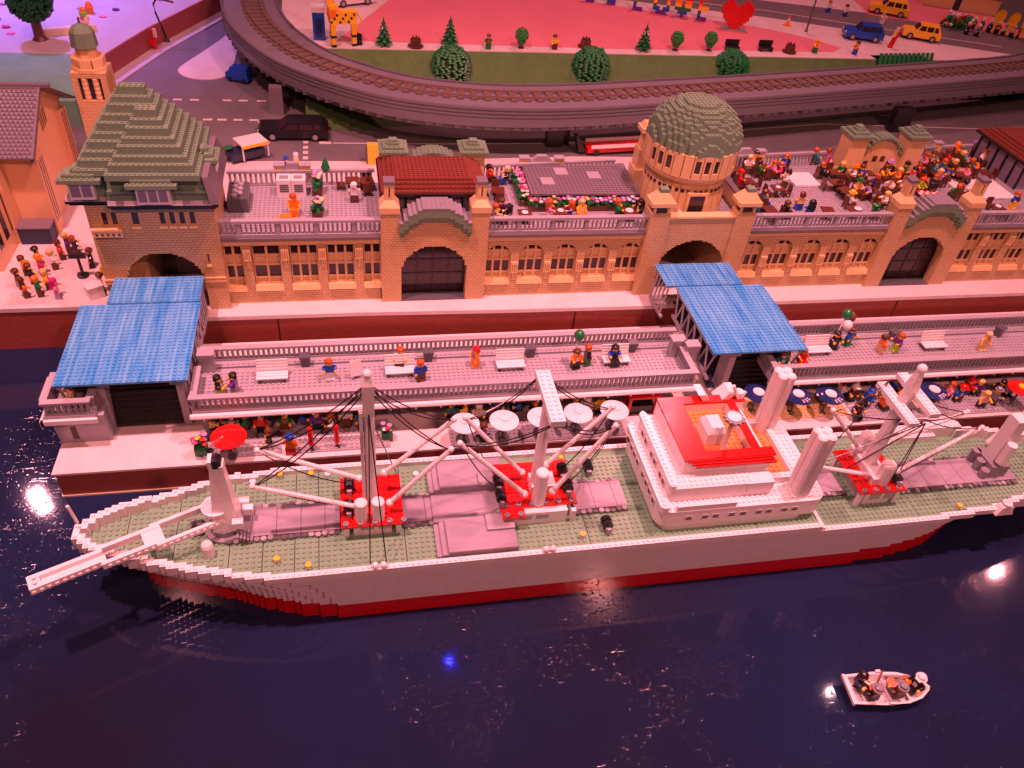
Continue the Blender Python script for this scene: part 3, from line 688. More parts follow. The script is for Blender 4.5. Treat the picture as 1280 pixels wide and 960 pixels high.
# ------------------------------------------------------------------ floating pontoon
PS = -4.7
pon = tag(empty('pontoon', (60, -30, PS)), kind='structure')
MB().prism([(-28.6, -45), (80, -45.2), (118, -46.4), (330, -46.8), (330, -8.5), (-28, -8.5)], PS - .5, PS).build('deck_slab', PAVE, pon)
MB().prism([(-28.2, -44.6), (80, -44.8), (118, -46), (330, -46.4), (330, -9), (-27.6, -9)], ZW - .3, PS - .5).build('brick_side', QUAYBRICK, pon)
MB().prism([(-28.4, -44.9), (80, -45.05), (118, -46.2), (330, -46.6), (330, -46.3), (118, -45.9), (80, -44.7), (-28.4, -44.6)], ZW - .2, ZW + .35).build('float_rim', mat('cream'), pon)
WF = 3.4
def fence_x(x0, x1, y, t, front=True):
    box('bottom_rail', x0, x1, y - .5, y + .5, WF - .02, WF + .45, lbg, t)
    b = MB()
    for k in np.arange(x0 + .5, x1, 1.0): b.box(k - .26, k + .26, y - .32, y + .32, WF + .45, WF + 2.7)
    b.build('balusters', lbg, t, 'stuff')
    box('top_rail', x0 - .2, x1 + .2, y - .65, y + .65, WF + 2.7, WF + 3.2, lbg, t)
def fence_y(y0, y1, x, t):
    box('bottom_rail', x - .5, x + .5, y0, y1, WF - .02, WF + .45, lbg, t)
    b = MB()
    for k in np.arange(y0 + .5, y1, 1.0): b.box(x - .32, x + .32, k - .26, k + .26, WF + .45, WF + 2.7)
    b.build('balusters', lbg, t, 'stuff')
    box('top_rail', x - .65, x + .65, y0, y1, WF + 2.7, WF + 3.19, lbg, t)
def walkway(label, x0, x1, left_end, right_end):
    t = thing('walkway', label, 'walkway', ((x0 + x1) / 2, -31, PS))
    y0, y1 = -39.0, -23.4
    box('floor', x0, x1, y0, y1, 2.6, WF - .04, lbg, t)
    studs([(x, y, WF - .04) for x in np.arange(x0 + 1.5, x1 - 1) for y in np.arange(y0 + 1.7, y1 - 4)], lbg, t)
    box('floor_strip', x0 + 1, x1 - 1, y1 - 3.4, y1 - 2.9, WF - .03, WF + .02, dbg, t)
    studs([(x, y1 - 2.1, WF - .04) for x in np.arange(x0 + 1.5, x1 - 1)], lbg, t)
    # half-round moulding along the front
    prof = [(.0, 0), (-.55, .1), (-.75, .55), (-.55, 1.0), (0, 1.1)]
    v = [(x, y0 + a, 1.7 + b) for x in (x0 - .4, x1 + .4) for a, b in prof]
    mk('front_moulding', v, [[i, i + 5, i + 6, i + 1] for i in range(4)] + [[0, 1, 2, 3, 4], [9, 8, 7, 6, 5]], white, t)
    mb = MB()
    box('edge_beam', x0, x1, y0, y0 + 1, 1.6, 2.6, lbg, t)
    for k in np.arange(x0 + 2, x1, 5.0): MB().lathe(k, y0 - .35, [(.22, 1.35), (.22, 1.72)], 8).build('lamp_dot', white, t)
    fence_x(x0, x1, y0 + .6, t); fence_x(x0, x1, y1 - .6, t)
    if left_end: fence_y(y0 + 1.2, y1 - 6, x0 + .6, t)
    if right_end: fence_y(y0 + 1.2, y1 - 6, x1 - .6, t)
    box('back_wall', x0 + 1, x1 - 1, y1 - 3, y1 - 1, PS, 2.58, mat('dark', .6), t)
    for k in np.arange(x0 + 6, x1, 12.0): box('support', k - .5, k + .5, y0 + 5, y0 + 6, PS, 1.6 + 1, dbg, t)
    return t
walkway('long grey balustraded walkway between the two blue canopies', -3.6, 97.6, True, True)
walkway('grey balustraded walkway right of the right blue canopy', 115.2, 300, True, False)
# corner balcony left of the first canopy
cb = thing('corner_balcony', 'small grey balcony with square rail beside the left canopy', 'balcony', (-25, -34, PS))
box('floor', -29.4, -20.6, -38.2, -29, 2.4, WF - .04, lbg, cb); studs(grid(-28, -22, -36, -30, WF - .04), lbg, cb)
box('front_moulding', -29.9, -20.3, -38.8, -38.2, 1.7, 2.7, white, cb); box('side_moulding', -30.0, -29.4, -38.8, -29, 1.7, 2.7, white, cb)
fence_x(-29, -21, -37.6, cb); fence_x(-29, -21, -30, cb); fence_y(-37, -30.6, -28.8, cb); fence_y(-37, -30.6, -21, cb)
MB().frus(-28.5, -19.5, -37, -28, PS, -28.8, -19.5, -37.4, -28, 2.4).build('base', lbg, cb)
box('door_slot', -26, -25, -37.25, -37.18, -3.5, 1.2, black, cb)

def canopy(label, x0, x1, rx0, rx1, z, right_truss):
    t = thing('gangway_canopy', label, 'canopy', ((x0 + x1) / 2, -20, PS))
    for a, b, c, d, zz, nm in ((x0, x1, -36.8, -12.4, z, 'roof_plate'), (rx0, rx1, -12.6, -3.6, z + .45, 'rear_roof_plate')):
        p = box(nm, a, b, c, d, zz - .4, zz, CANOPY, t)
        studs([(x, y, zz) for x in np.arange(a + .5, b) for y in np.arange(c + .5, d)], CANOPY, p)
        box('under_plate', a + .3, b - .3, c + .3, d - .3, zz - .75, zz - .42, mat('grey'), t)
    for s, xx in ((-1, x0 + .8), (1, x1 - .8)):
        box('eave_beam', xx - .3, xx + .3, -36.2, -12.6, z - 1.5, z - .78, lbg, t)
        ys = np.linspace(-36, -13, 7)
        for i in range(6):
            a, b = ys[i], ys[i + 1]; m_ = (a + b) / 2
            MB().tube([(xx, a, z - 1.5), (xx, m_, 2.2)], .28, 4).build('truss_strut', lbg, t)
            MB().tube([(xx, m_, 2.2), (xx, b, z - 1.5)], .28, 4).build('truss_strut', lbg, t)
        box('truss_chord', xx - .3, xx + .3, -36, -13, 1.6, 2.3, lbg, t)
    for xx in (rx0 + .6, rx1 - .6):
        ys = np.linspace(-12.6, -3.8, 6)
        for i in range(5): MB().tube([(xx, ys[i], z - .2), (xx, ys[i + 1] - .5, 1.4)], .25, 4).build('truss_strut', lbg, t)
        box('rear_chord', xx - .3, xx + .3, -12.6, -3.8, .9, 1.5, lbg, t)
    # ramp and dark slatted shutter beneath
    MB().add([(x0 + 4, -32, PS + .3), (x1 - 4, -32, PS + .3), (x1 - 4, -5, .2), (x0 + 4, -5, .2)], [[0, 1, 2, 3]]).build('ramp', mat('dark', .5), t)
    for k in range(9): MB().tube([(x0 + 6.5, -33.2 + k * .32, PS + .6 + k * 1.15), (x1 - 3, -33.2 + k * .32, PS + .6 + k * 1.15)], .58, 8).build('shutter_slat', black, t)
    MB().box(x0 + 6, x0 + 7.4, -34, -30, PS, z - 1.5).build('portal_post', lbg, t); MB().box(x1 - 3, x1 - 1.6, -34, -30, PS, z - 1.5).build('portal_post', lbg, t)
    # stepped arch under the front edge
    for k in range(12):
        xx = x0 + 7.4 + k * (x1 - x0 - 10.4) / 12; q = abs(k - 5.5) / 5.5
        MB().box(xx, xx + (x1 - x0 - 10.4) / 12, -34, -33.6, z - 1.6 - 1.9 * q ** 2, z - .8).build('arch_block', lbg, t)
    return t
canopy('left clear blue studded canopy over a dark shuttered gangway', -26.6, -3.6, -21.6, -3.8, 9.6, True)
canopy('right clear blue studded canopy beside the ship\'s bridge', 101.0, 122.6, 98.6, 117.6, 9.8, False)

# ------------------------------------------------------------------ cargo ship
ship = thing('cargo_ship', 'long white cargo ship with red waterline and grey-green deck', 'ship', (60, -65, ZW))
YC = -65.0
hwt = lambda x: float(np.interp(x, [-19.2, -17.5, -16, -13, -7.5, -3, .5, 4.6, 9, 13, 132, 146, 158, 170, 178], [.6, 2.6, 4.0, 5.2, 7.0, 8.6, 9.6, 10.7, 11.5, 12, 12, 11.0, 9.4, 6.5, 1]))
hwb = lambda x: float(np.interp(x, [-19.2, -10.6, -9, -5, 0, 5, 10, 15, 20, 24, 116, 128, 136, 144, 150, 160, 178], [-11, -.3, 1.2, 2.9, 4.7, 6.4, 8.6, 10.4, 11.6, 12, 12, 11.2, 9.6, 6, 2, -6, -20]))
AFT = 109.5
dz = lambda x: .4 if x < AFT else -.8                    # deck level
rz_ = lambda x: float(1.6 if x > 6 else 2.2 if x > -8 else 2.8) if x < AFT else (.4 if x < 150 else 1.6)
gx = np.arange(-19, 178.1, 1.0); gy = np.arange(-12, 12.01, .5)
gz = np.concatenate([np.linspace(ZW, -.8, 18), [.4]])
def hw(x, z):
    t = (z + 7.2) / 8.4; t = max(0, min(1, t))
    return hwb(x) + (hwt(x) - hwb(x)) * t ** .9
yc_ = (gy[:-1] + gy[1:]) / 2
occ = np.zeros((len(gx) - 1, len(gy) - 1, len(gz) - 1), bool); mi = np.zeros(occ.shape, np.int32)
for i in range(len(gx) - 1):
    xm = gx[i] + .5
    for k in range(len(gz) - 1):
        zm = (gz[k] + gz[k + 1]) / 2
        if zm > dz(xm): continue
        occ[i, :, k] = np.abs(yc_) < hw(xm, zm)
        mi[i, :, k] = 1 if zm < -7.3 else 0
vox('hull', gx, YC + gy, gz, occ, [HULLW, HULLR], ship, mi)
# bulwark: one-stud rim along the deck edge, stepped up towards the bow
rim_pts = []
zlev = [-.8, .4, 1.6, 2.2, 2.8, 3.4, 4.0]
gy1 = np.arange(-12, 12.01, .5)
occ = np.zeros((len(gx) - 1, len(gy1) - 1, len(zlev) - 1), bool)
for i in range(len(gx) - 1):
    xm = gx[i] + .5; h = hwt(xm); h2 = min(hwt(xm - 1.0), hwt(xm + 1.0)) if xm > 0 else hwt(xm - 1.0)
    h = round(h * 2) / 2; h2 = round(h2 * 2) / 2
    a = np.abs(yc_)
    rim = (a < h) & (a > min(h2, h) - 1.0)
    for k in range(len(zlev) - 1):
        if zlev[k] >= dz(xm) - .01 and zlev[k + 1] <= rz_(xm) + .01: occ[i, :, k] = rim
    for s in (-1, 1): rim_pts.append((xm, YC + s * (h - .5), rz_(xm)))
bw = vox('bulwark', gx, YC + gy1, zlev, occ, white, ship); studs(rim_pts, white, bw)
# deck plates with gaps between them
seams = [-17.5, -11.4, -3.6, 5.1, 10.4, 15.5, 19.4, 33.7, 65.5, 97, AFT, 131, 147, 163, 176]
dgm = mat('deckgreen', .3)
for a, b in zip(seams[:-1], seams[1:]):
    ss = np.linspace(a + .07, b - .07, 6); zz = dz((a + b) / 2)
    poly = [(x, YC - max(.3, hwt(x) - 1.0)) for x in ss] + [(x, YC + max(.3, hwt(x) - 1.0)) for x in ss[::-1]]
    p = MB().prism(poly, zz - .1, zz + .22).build('deck_plate', dgm, ship)
    studs([(x, YC + y, zz + .22) for x in np.arange(math.ceil(a * 2) / 2 + .5, b - .3) for y in np.arange(-11.5, 12) if abs(y) < hwt(x) - 1.5], dgm, p)
for a, b, z in ((-16, AFT, .36), (AFT, 175, -.84)):
    ss = np.linspace(a, b, 30); MB().prism([(x, YC - max(.3, hwt(x) - 1.0)) for x in ss] + [(x, YC + max(.3, hwt(x) - 1.0)) for x in ss[::-1]], z, z + .06).build('deck_bed', mat('dark', .6), ship)
D0 = .62; D1 = -.58
box('deck_step', AFT - .4, AFT + .3, YC - 11.9, YC + 11.9, -.8, 1.0, white, ship)
# hatch strips
def hatch(x0, x1, y0, y1, zb, label=None):
    h = box('hatch', x0, x1, y0, y1, zb, zb + .5, dbg, ship)
    k = x0
    while k < x1 - .2:
        w = min(4, x1 - k); box('hatch_cover', k + .04, k + w - .04, y0 + .7, y1 - .7, zb + .5, zb + .95, TILEPINK, h); k += w
    rr = random.Random(int(x0 * 7))
    for yy in (y0 + .3, y1 - .3):
        for q in np.arange(x0 + .5, x1, 1.1):
            if rr.random() < .85: MB().lathe(q, yy + rr.uniform(-.15, .15), [(.5, zb + .5), (.5, zb + .5 + rr.choice((.2, .4)))], 8).build('edge_cleat', rr.choice((dbg, lbg, mat('grey'))), h)
hatch(4.5, 23, -68.6, -61.2, D0 - .1); hatch(33.6, 39, -68.4, -61.4, D0 - .1); hatch(64.2, 74.2, -68.8, -61.4, D0 - .1); hatch(110.2, 118.5, -68.8, -61.6, D1 - .1); hatch(129, 157, -69.6, -61.8, D1 - .1)
# raised centre hatch with side boxes
h = box('raised_hatch', 38.8, 52.2, -68.6, -62.4, D0 - .1, 1.9, TILEPINK, ship)
for y0, y1, z in ((-75.6, -68.6, 2.5), (-62.4, -55.6, 3.0)):
    b = box('hatch_box', 40.6, 52.4, y0, y1, D0 - .1, z, TILEPINK, ship)
    box('hatch_step', 39.6, 40.6, y0, y1, D0 - .1, z - .7, TILEPINK, b); box('hatch_step', 38.7, 39.6, y0 + .2, y1, D0 - .1, z - 1.2, TILEPINK, b)
    box('hatch_lid', 47.6, 52.4, y1 - 3.4 if y0 < -70 else y0, y1 if y0 < -70 else y0 + 3.0, z, z + .5, lbg, b)
# mast platforms
def platform(x0, x1, y0, y1, zb, zt, rects):
    p = box('mast_house', x0 + 2, x1 - 2, y0 + .8, y1 - .8, zb, zt - .4, white, ship)
    for a, b, c, d in rects:
        q = box('red_plate', a, b, c, d, zt - .4, zt, red, p); studs(grid(a, b, c, d, zt), red, p)
        for cx in np.arange(a + .8, b, 2.4): MB().lathe(cx, c + .5, [(.5, zt), (.5, zt + .45), (.25, zt + .45), (.25, zt + .3)], 10).build('grey_ring', mat('grey'), p)
    for xx in (x0 + .5, x1 - 1.3):
        for yy in (y0 + .5, y1 - 1.3): box('corner_post', xx, xx + .8, yy, yy + .8, zb, zt - .4, white, p)
    for k in range(2): box('grille', x0 + 3.2 + 3 * k, x0 + 5.4 + 3 * k, y0 + .7, y0 + .8, zb + 1.4, zt - .8, lbg, p)
    return p
pf1 = platform(23.2, 33.6, -69.8, -58.8, D0, 4, [(23.2, 33.6, -69.8, -58.8)])
pf2 = platform(50.4, 64.2, -70.6, -58.2, D0, 4, [(50.4, 64.2, -68.6, -58.2), (50.4, 54.4, -70.8, -68.62)])
pf3 = platform(118.6, 128.2, -72, -60.8, D1, 3.8, [(118.6, 128.2, -72, -60.8)])
def boom(a, b, mast):
    A, B = Vector(a), Vector(b); L = (B - A).length; n = int(L / 1.0)
    ps = []; rs = []
    for i in range(n + 1):
        for e, r in ((0.02, .42), (.88, .42), (.92, .34), (.98, .34)):
            t = min(1, (i + e) / (n + 1)); ps.append(A + (B - A) * t); rs.append(r)
    o = MB().tube(ps, rs, 8).build('boom', white, mast)
    MB().ball(tuple(B), .55, 8, 5).build('boom_tip', white, mast); MB().ball(tuple(A), .7, 8, 5).build('boom_pivot', white, mast)
def cable(p, q, mast, sag=.6, r=.11):
    P, Q = Vector(p), Vector(q)
    MB().tube([P + (Q - P) * t - Vector((0, 0, sag * 4 * t * (1 - t))) for t in np.linspace(0, 1, 9)], r, 5).build('cable', black, mast)
def winch(x, y, z, parent, ax='y'):
    w = box('winch', x - .45, x + .45, y - 1.5, y + 1.5, z, z + 1.0, mat('grey'), parent)
    for s in (-.55, .55):
        n = 12; v = []; 
        for yy in (y + s - .42, y + s + .42):
            for k in range(n): a = 2 * PI * k / n; v.append((x + .95 * math.cos(a), yy, z + 1.2 + .95 * math.sin(a)))
        mk('drum', v, [[k, (k + 1) % n, n + (k + 1) % n, n + k] for k in range(n)] + [list(range(n)), list(range(n, 2 * n))[::-1]], black, w)
    box('end_cap', x - .35, x + .35, y - 1.9, y - 1.5, z + .2, z + 1.5, lbg, w)
# mast 1
x, y = 28.5, -65
ms = MB().tube([(x, y, 4), (x, y, 20), (x, y, 31)], [.95, .9, .75], 10).build('mast', white, pf1)
m1 = ms
MB().box(x - .9, x + .9, y - .9, y + .9, 25.5, 31.5).frus(x - .9, x + .9, y - .9, y + .9, 31.5, x - .5, x + .5, y - .5, y + .5, 33).build('mast_head', white, m1)
MB().ball((x, y, 33.4), .75).build('mast_knob', white, m1)
b = box('mast_ladder', x - 1.5, x - .95, y - .6, y + .6, 6, 26, white, m1)
for xx in (26.6, 29.4): MB().lathe(xx, -68.2, [(1.1, 4), (1.1, 8.2), (.9, 8.4)], 12).build('ventilator', white, m1)
for a, bb in (((26.4, -67, 5.6), (10, -67, 12.8)), ((26.6, -62, 7.2), (10.8, -62, 15.7)), ((31.4, -67, 6.2), (41.3, -67, 18.2)), ((30.8, -62, 8.2), (42.4, -62, 20))): boom(a, bb, m1)
top = (x, y, 31.6)
for q in ((10.4, -67, 13), (11, -62, 15.9), (41, -67, 18), (42, -62, 19.8)): cable(top, q, m1, 1.3); cable((x, y, 30.6), (q[0] + .4, q[1], q[2]), m1, 2.0)
for q in ((27.6, -76.4, 2.6), (30.2, -76.4, 2.6), (33.2, -58.8, 4.2)): cable((x, y - .8, 26), q, m1, .1)
cable((10.6, -67, 12.8), (24.2, -66.4, 5.6), m1, .8); cable((10.8, -62, 15.5), (24.4, -61.4, 5.6), m1, 1.4)
winch(24.8, -61.4, 4, pf1); winch(24.6, -66.3, 4, pf1)
# mast 2 with crossbar
x, y = 57.2, -64.5
m2 = MB().tube([(x, y, 4), (x, y, 26)], [1.1, .95], 10).build('mast', white, pf2)
cbr = box('crossbar', x - 1.2, x + 1.2, -70.8, -58.6, 25.6, 26.8, white, m2); studs(grid(x - 1, x + 1, -70.6, -58.6, 26.8), white, cbr)
MB().lathe(x, -67.6, [(1.25, 4), (1.2, 11.5), (1.0, 11.8)], 12).build('ventilator', white, m2)
box('mast_foot', x - 1, x + 3.4, -66, -62.6, 4, 6.0, white, m2)
for a, bb in (((54.6, -67.5, 6.2), (42.6, -67.5, 20)), ((55.2, -62, 5.6), (44.2, -62, 20.2)), ((59.5, -67.5, 6.3), (68.3, -67.5, 21.7)), ((59.4, -62, 7.2), (69.6, -62, 20.6))): boom(a, bb, m2)
for q, e in (((43, -67.5, 19.6), -70.5), ((44.6, -62, 19.8), -58.9), ((68, -67.5, 21.4), -70.5), ((69.3, -62, 20.2), -58.9)): cable((x, e, 26.4), q, m2, 1.4); cable((x, e, 26.2), (q[0], q[1], q[2] - .2), m2, 2.0)
for q, w in (((43, -67.5, 19.4), (50.7, -66.1, 6)), ((44.6, -62, 19.6), (50.6, -63.3, 6)), ((68, -67.5, 21.2), (62.9, -65.5, 6)), ((69.3, -62, 20), (62.8, -61.9, 6)), ((68, -67.4, 21.2), (69, -58.7, 3))): cable(q, w, m2, 1.5)
for q in ((50.7, -63.3), (50.6, -66.6), (62.8, -61.6), (62.9, -65.5)): winch(q[0], q[1], 4, pf2)
winch(69, -58.4, D0 + .2, ship); winch(69, -72, D0 + .2, ship)
# mast 3
x, y = 123.2, -65.6
m3_ = MB().tube([(x, y, 3.8), (x, y, 24), (x, y, 27)], [1.25, 1.15, .8], 10).build('mast', white, pf3)
MB().frus(x - 1, x + 1, y - 1, y + 1, 24, x - .5, x + .5, y - .5, y + .5, 28.2).build('mast_head', white, m3_); MB().ball((x, y, 28.9), .9).build('mast_knob', white, m3_)
for zz, xx in ((20.6, -1.6), (22.6, 1.6)):
    c_ = box('crossbar', x + xx - 1, x + xx + 1, y - 6, y + 5, zz, zz + 1.0, white, m3_); studs(grid(x + xx - 1, x + xx + 1, y - 6, y + 5, zz + 1), white, c_)
box('crossbar_link', x - 2.6, x + 2.6, y - 1.2, y + 1.2, 20.2, 20.6, white, m3_)
for yy in (-69.4, -61.6): MB().lathe(x + .8, yy, [(1.4, 3.8), (1.4, 8.4), (1.1, 8.8)], 12).build('ventilator', white, m3_)
box('mast_foot', x - 1.6, x + 2, -70.2, -61, 3.8, 5.4, white, m3_)
for a, bb in (((123.6, -69, 4.8), (106.8, -69, 9.6)), ((121.8, -63, 6.5), (112, -63, 17.4)), ((126.8, -69, 5.8), (139.8, -69, 16.4)), ((127.4, -63, 7.6), (141.8, -63, 14.6))): boom(a, bb, m3_)
for q in ((139.4, -69, 16.2), (141.4, -63, 14.4), (107.2, -69, 9.6), (112.4, -63, 17.2)): cable((x + 1, y - 5, 21.4), q, m3_, .9); cable((x - 1, y + 4, 23), (q[0] + .3, q[1], q[2]), m3_, 1.4)
for q in ((126, -69.6, 5), (127.6, -69, 5.2), (120, -62, 4), (116, -67, 4)): cable((x + 1, y - 5.6, 21), q, m3_, .1)
cable((139.4, -69, 16), (127, -69.2, 5), m3_, .3)
winch(126.8, -69.6, 3.8, pf3)
# stern crane, partly in view
sc_ = MB().box(150.5, 154.5, -68, -62, D1, 3.2).build('stern_house', mat('grey'), ship)
MB().box(151.4, 153.6, -66.4, -63.6, 3.2, 14).build('stern_mast', white, sc_); MB().tube([(152, -67.4, 4), (152, -67.4, 9)], 1.0, 8).build('stern_vent', white, sc_); MB().tube([(153, -62, 4), (158, -62, 13)], .6, 8).build('stern_boom', white, sc_)
for k in range(3): MB().lathe(149.6 + k * .3, -67.5 + k * 2.2, [(.9, D1), (.9, 2.2 + k * .5)], 8).build('stern_drum', mat('grey'), sc_)
fl = MB().frus(146.8, 150.6, -76.8, -75, -.6, 147.6, 149.8, -76.6, -75.2, 1.4).build('fairlead', white, ship); MB().lathe(148.7, -75.9, [(.9, 1.4), (.9, 2.1), (.45, 2.1), (.45, 1.8)], 12).build('fairlead_ring', white, fl)
for a, b, c, d, e in ((136, 144, -55.4, -53.4, 1.6), (138, 146, -56.4, -55.4, .9), (144, 152, -55.6, -53.6, 2.4)): 
    q = box('bulwark_block', a, b, c, d, -.8, e, white, ship); studs(grid(a, b, c, d, e), white, q)
# bow crane with long jib
cr = MB().lathe(4.2, -65.4, [(3.2, D0), (3.2, 1.4), (2.4, 1.5), (2.4, 2.6)], 16).build('crane_base', mat('grey'), ship)
MB().lathe(3.4, -65.2, [(2.3, 6.2), (2.3, 6.8)], 16).build('crane_turntable', white, cr)
MB().frus(2.6, 7.2, -67.4, -63, 2.6, 3.2, 6.4, -66.6, -63.8, 9).frus(3.2, 6.4, -66.6, -63.8, 9, 3.9, 5.9, -66, -64.4, 16.6).build('crane_tower', white, cr)
MB().box(3.8, 4.4, -66.2, -64.2, 16.6, 18).box(5.4, 6.0, -66.2, -64.2, 15.4, 16.8).build('crane_head', white, cr)
n = 12; 
for s in (-.5, .5):
    v = [(4.9 + .9 * math.cos(2 * PI * k / n), -65.2 + s + e, 17.2 + .9 * math.sin(2 * PI * k / n)) for e in (-.42, .42) for k in range(n)]
    mk('crane_sheave', v, [[k, (k + 1) % n, n + (k + 1) % n, n + k] for k in range(n)] + [list(range(n)), list(range(n, 2 * n))[::-1]], black, cr)
for k, (yy, xx) in enumerate(((-67.8, 6.8), (-62.8, 7.4), (-64, 8.0))): MB().box(xx - .8, xx + .9, yy - .6, yy + .6, 4.2 - k * .6, 5.6 - k * .6).build('crane_block', white, cr)
for k in range(5): MB().box(6.4 + k * .5, 6.8 + k * .5, -69.2 + .1 * k, -66.6, 2.6 - k * .4, 3.1 - k * .4).build('crane_step', mat('grey'), cr)
J0 = Vector((4.2, -64.6, 4.6)); J1 = Vector((-22.2, -76.2, 4.4))
dj = (J1 - J0).normalized(); nj = Vector((-dj.y, dj.x, 0)).normalized()
jib = empty('jib_tmp', (0, 0, 0)); bpy.data.objects.remove(jib)
L = (J1 - J0).length
def jbox(t0, t1, s0, s1, z0, z1):
    P = [J0 + dj * t + nj * s for t, s in ((t0, s0), (t1, s0), (t1, s1), (t0, s1))]
    return MB().prism([(p.x, p.y) for p in P][::1], J0.z + z0, J0.z + z1)
for s, ts in ((1, ((0, 11, 1.75, 2.4), (10, 19, 1.25, 1.95), (18.4, L, .62, 1.3))), (-1, ((0, 11, 1.75, 2.4), (10, 19, 1.25, 1.95), (18.4, L, .62, 1.3)))):
    for i, (a, b, c, d) in enumerate(ts):
        w0, w1 = (c, d) if s > 0 else (-d, -c)
        jb = jbox(a, b, w0, w1, -.5 + .02 * i, .7 + .02 * i).build('jib_beam', white, cr)
        e = MB()
        for q in np.arange(a + .6, b - .2, 1.05):
            c0 = J0 + dj * q + nj * s * (d + .0)
            e.tube([c0 + Vector((0, 0, .12)), c0 + nj * s * .2 + Vector((0, 0, .12))], .3, 8)
        e.build('studs', white, jb, 'stuff')
for t0, t1 in ((9.6, 12.6),): jbox(t0, t1, -1.75, 1.75, .1, .6).build('jib_tie', white, cr)
jbox(L - 1.6, L + .05, -1.32, 1.32, -.55, .75).build('jib_end', white, cr); studs([tuple(J1 - dj * .9 + nj * s * .5 + Vector((0, 0, .95 - .0 + (J0.z - J1.z)))) for s in (-1, 1)], white, cr)
jbox(18.2, L - 1.6, -.6, .6, -.3, -.05).build('jib_floor', white, cr)
# small deck things
for x, y in ((12.8, -73), (17.8, -74.8), (18.1, -54.9), (12.7, -54.6), (64.2, -73.7), (64.5, -55.4), (140, -74.2)):
    z = dz(x) + .22; p = MB().lathe(x, y, [(.3, z), (.3, z + .8)], 8).build('vent_stem', white, ship); MB().lathe(x, y, [(.5, z + .8), (.5, z + 1.15), (.3, z + 1.15)], 10).build('vent_cap', mat('yellow'), p)
MB().lathe(2, -70.3, [(1.0, D0), (1.0, 3.0), (.8, 3.6), (.3, 4.0)], 12).build('deck_ventilator', white, ship)
for x in (28.4, 29.8, 57.0, 58.2): MB().ball((x, -76.5, 2.1), (.62, .6, .6), 8, 6).build('bollard', white, ship)
for x, y in ((21, -54.9), (36.8, -56.4), (8, -55.4)): MB().lathe(x, y, [(.55, D0), (.55, 1.2)], 10).build('bollard', white, ship)
MB().tube([(-18.2, -64.2, 4), (-18.6, -64.2, 8.2)], .28, 6).build('jackstaff', white, ship)
MB().box(-1.2, .8, -66.4, -63.6, D0, 1.6).build('windlass', dbg, ship)
for k in range(3): MB().lathe(-1 + k, -64 - .6 * k, [(.5, 1.6), (.5, 2.1)], 8).build('windlass_drum', mat('grey'), ship)

# bridge superstructure
sup = empty('x_', (0, 0, 0)); bpy.data.objects.remove(sup)
def rbox(name, x0, x1, y0, y1, z0, z1, r, m, parent, n=5, corners=(1, 1, 1, 1)):
    P = []
    for (cx, cy, a0, on) in ((x0 + r, y0 + r, PI, corners[0]), (x1 - r, y0 + r, 1.5 * PI, corners[1]), (x1 - r, y1 - r, 0, corners[2]), (x0 + r, y1 - r, .5 * PI, corners[3])):
        if on: P += [(cx + r * math.cos(a0 + k * PI / 2 / n), cy + r * math.sin(a0 + k * PI / 2 / n)) for k in range(n + 1)]
        else: P.append((x0 if cx < (x0 + x1) / 2 else x1, y0 if cy < (y0 + y1) / 2 else y1))
    return MB().prism(P, z0, z1).build(name, m, parent)
s1 = rbox('deckhouse', 77.4, 109.6, -74.2, -53.2, 2.2, 6.0, 2.4, mat('white', .22), ship)
rbox('deckhouse_foot', 78.2, 107, -73.8, -53.6, D0 - .1, 2.2, 2.2, white, s1)
studs([p for p in grid(78, 109, -73.7, -53.7, 6.0) if not (80 < p[0] < 103 and -71 < p[1] < -53.5) or p[0] > 99], white, s1)
rbox('front_bulwark', 77.3, 79.2, -74.3, -53.1, 6.0, 7.4, .9, white, s1); studs([(78.2, y, 7.4) for y in np.arange(-73.5, -53.4)], white, s1)
box('side_bulwark', 80.4, 91.6, -74.1, -73.5, 6.0, 7.2, white, s1)
def port(x, z, y=-74.2): 
    f = vox('porthole', [x - .75, x - .58, x + .58, x + .75], [y - .1, y + .1], [z - .62, z - .48, z + .48, z + .62], np.array([[[1, 1, 1]], [[1, 0, 1]], [[1, 1, 1]]], bool), white, s1); box('pane', x - .58, x + .58, y - .04, y + .02, z - .48, z + .48, GLASS, f)
for x in (83.1, 86.2, 88.2, 91.3, 93.5, 96.5, 98.5, 101.6, 103.6): port(x, 4.1)
def fport(x, y, z):
    f = vox('porthole', [x - .12, x + .1], [y - .68, y - .54, y + .54, y + .68], [z - .78, z - .62, z + .62, z + .78], np.array([[[1, 1, 1], [1, 0, 1], [1, 1, 1]]], bool), white, s1); box('pane', x - .06, x + .01, y - .54, y + .54, z - .62, z + .62, GLASS, f)
for y in (-55.6, -57.7, -59.5, -61.5, -64.6, -66.6, -68.6, -70.7): fport(77.32, y, 5.4)
s2 = rbox('bridge_deck', 79.2, 99, -71.9, -53.3, 6.01, 9.4, 1.2, white, s1, 4, (1, 0, 0, 1))
MB().box(94, 99.02, -72, -69.6, 7.4, 9.41).build('bridge_wing', white, s2)
studs([p for p in grid(80, 95, -71.7, -53.7, 9.4) if p[0] < 82.4 or p[1] < -68.6], white, s2)
for y in (-57, -59, -62.4, -64.2, -67.4, -69): fport(79.14, y, 8.3)
rbox('bridge_rim', 79.1, 80.5, -72, -53.2, 9.4, 10.3, .65, white, s2); studs([(79.8, y, 10.3) for y in np.arange(-71.5, -53.4)], white, s2)
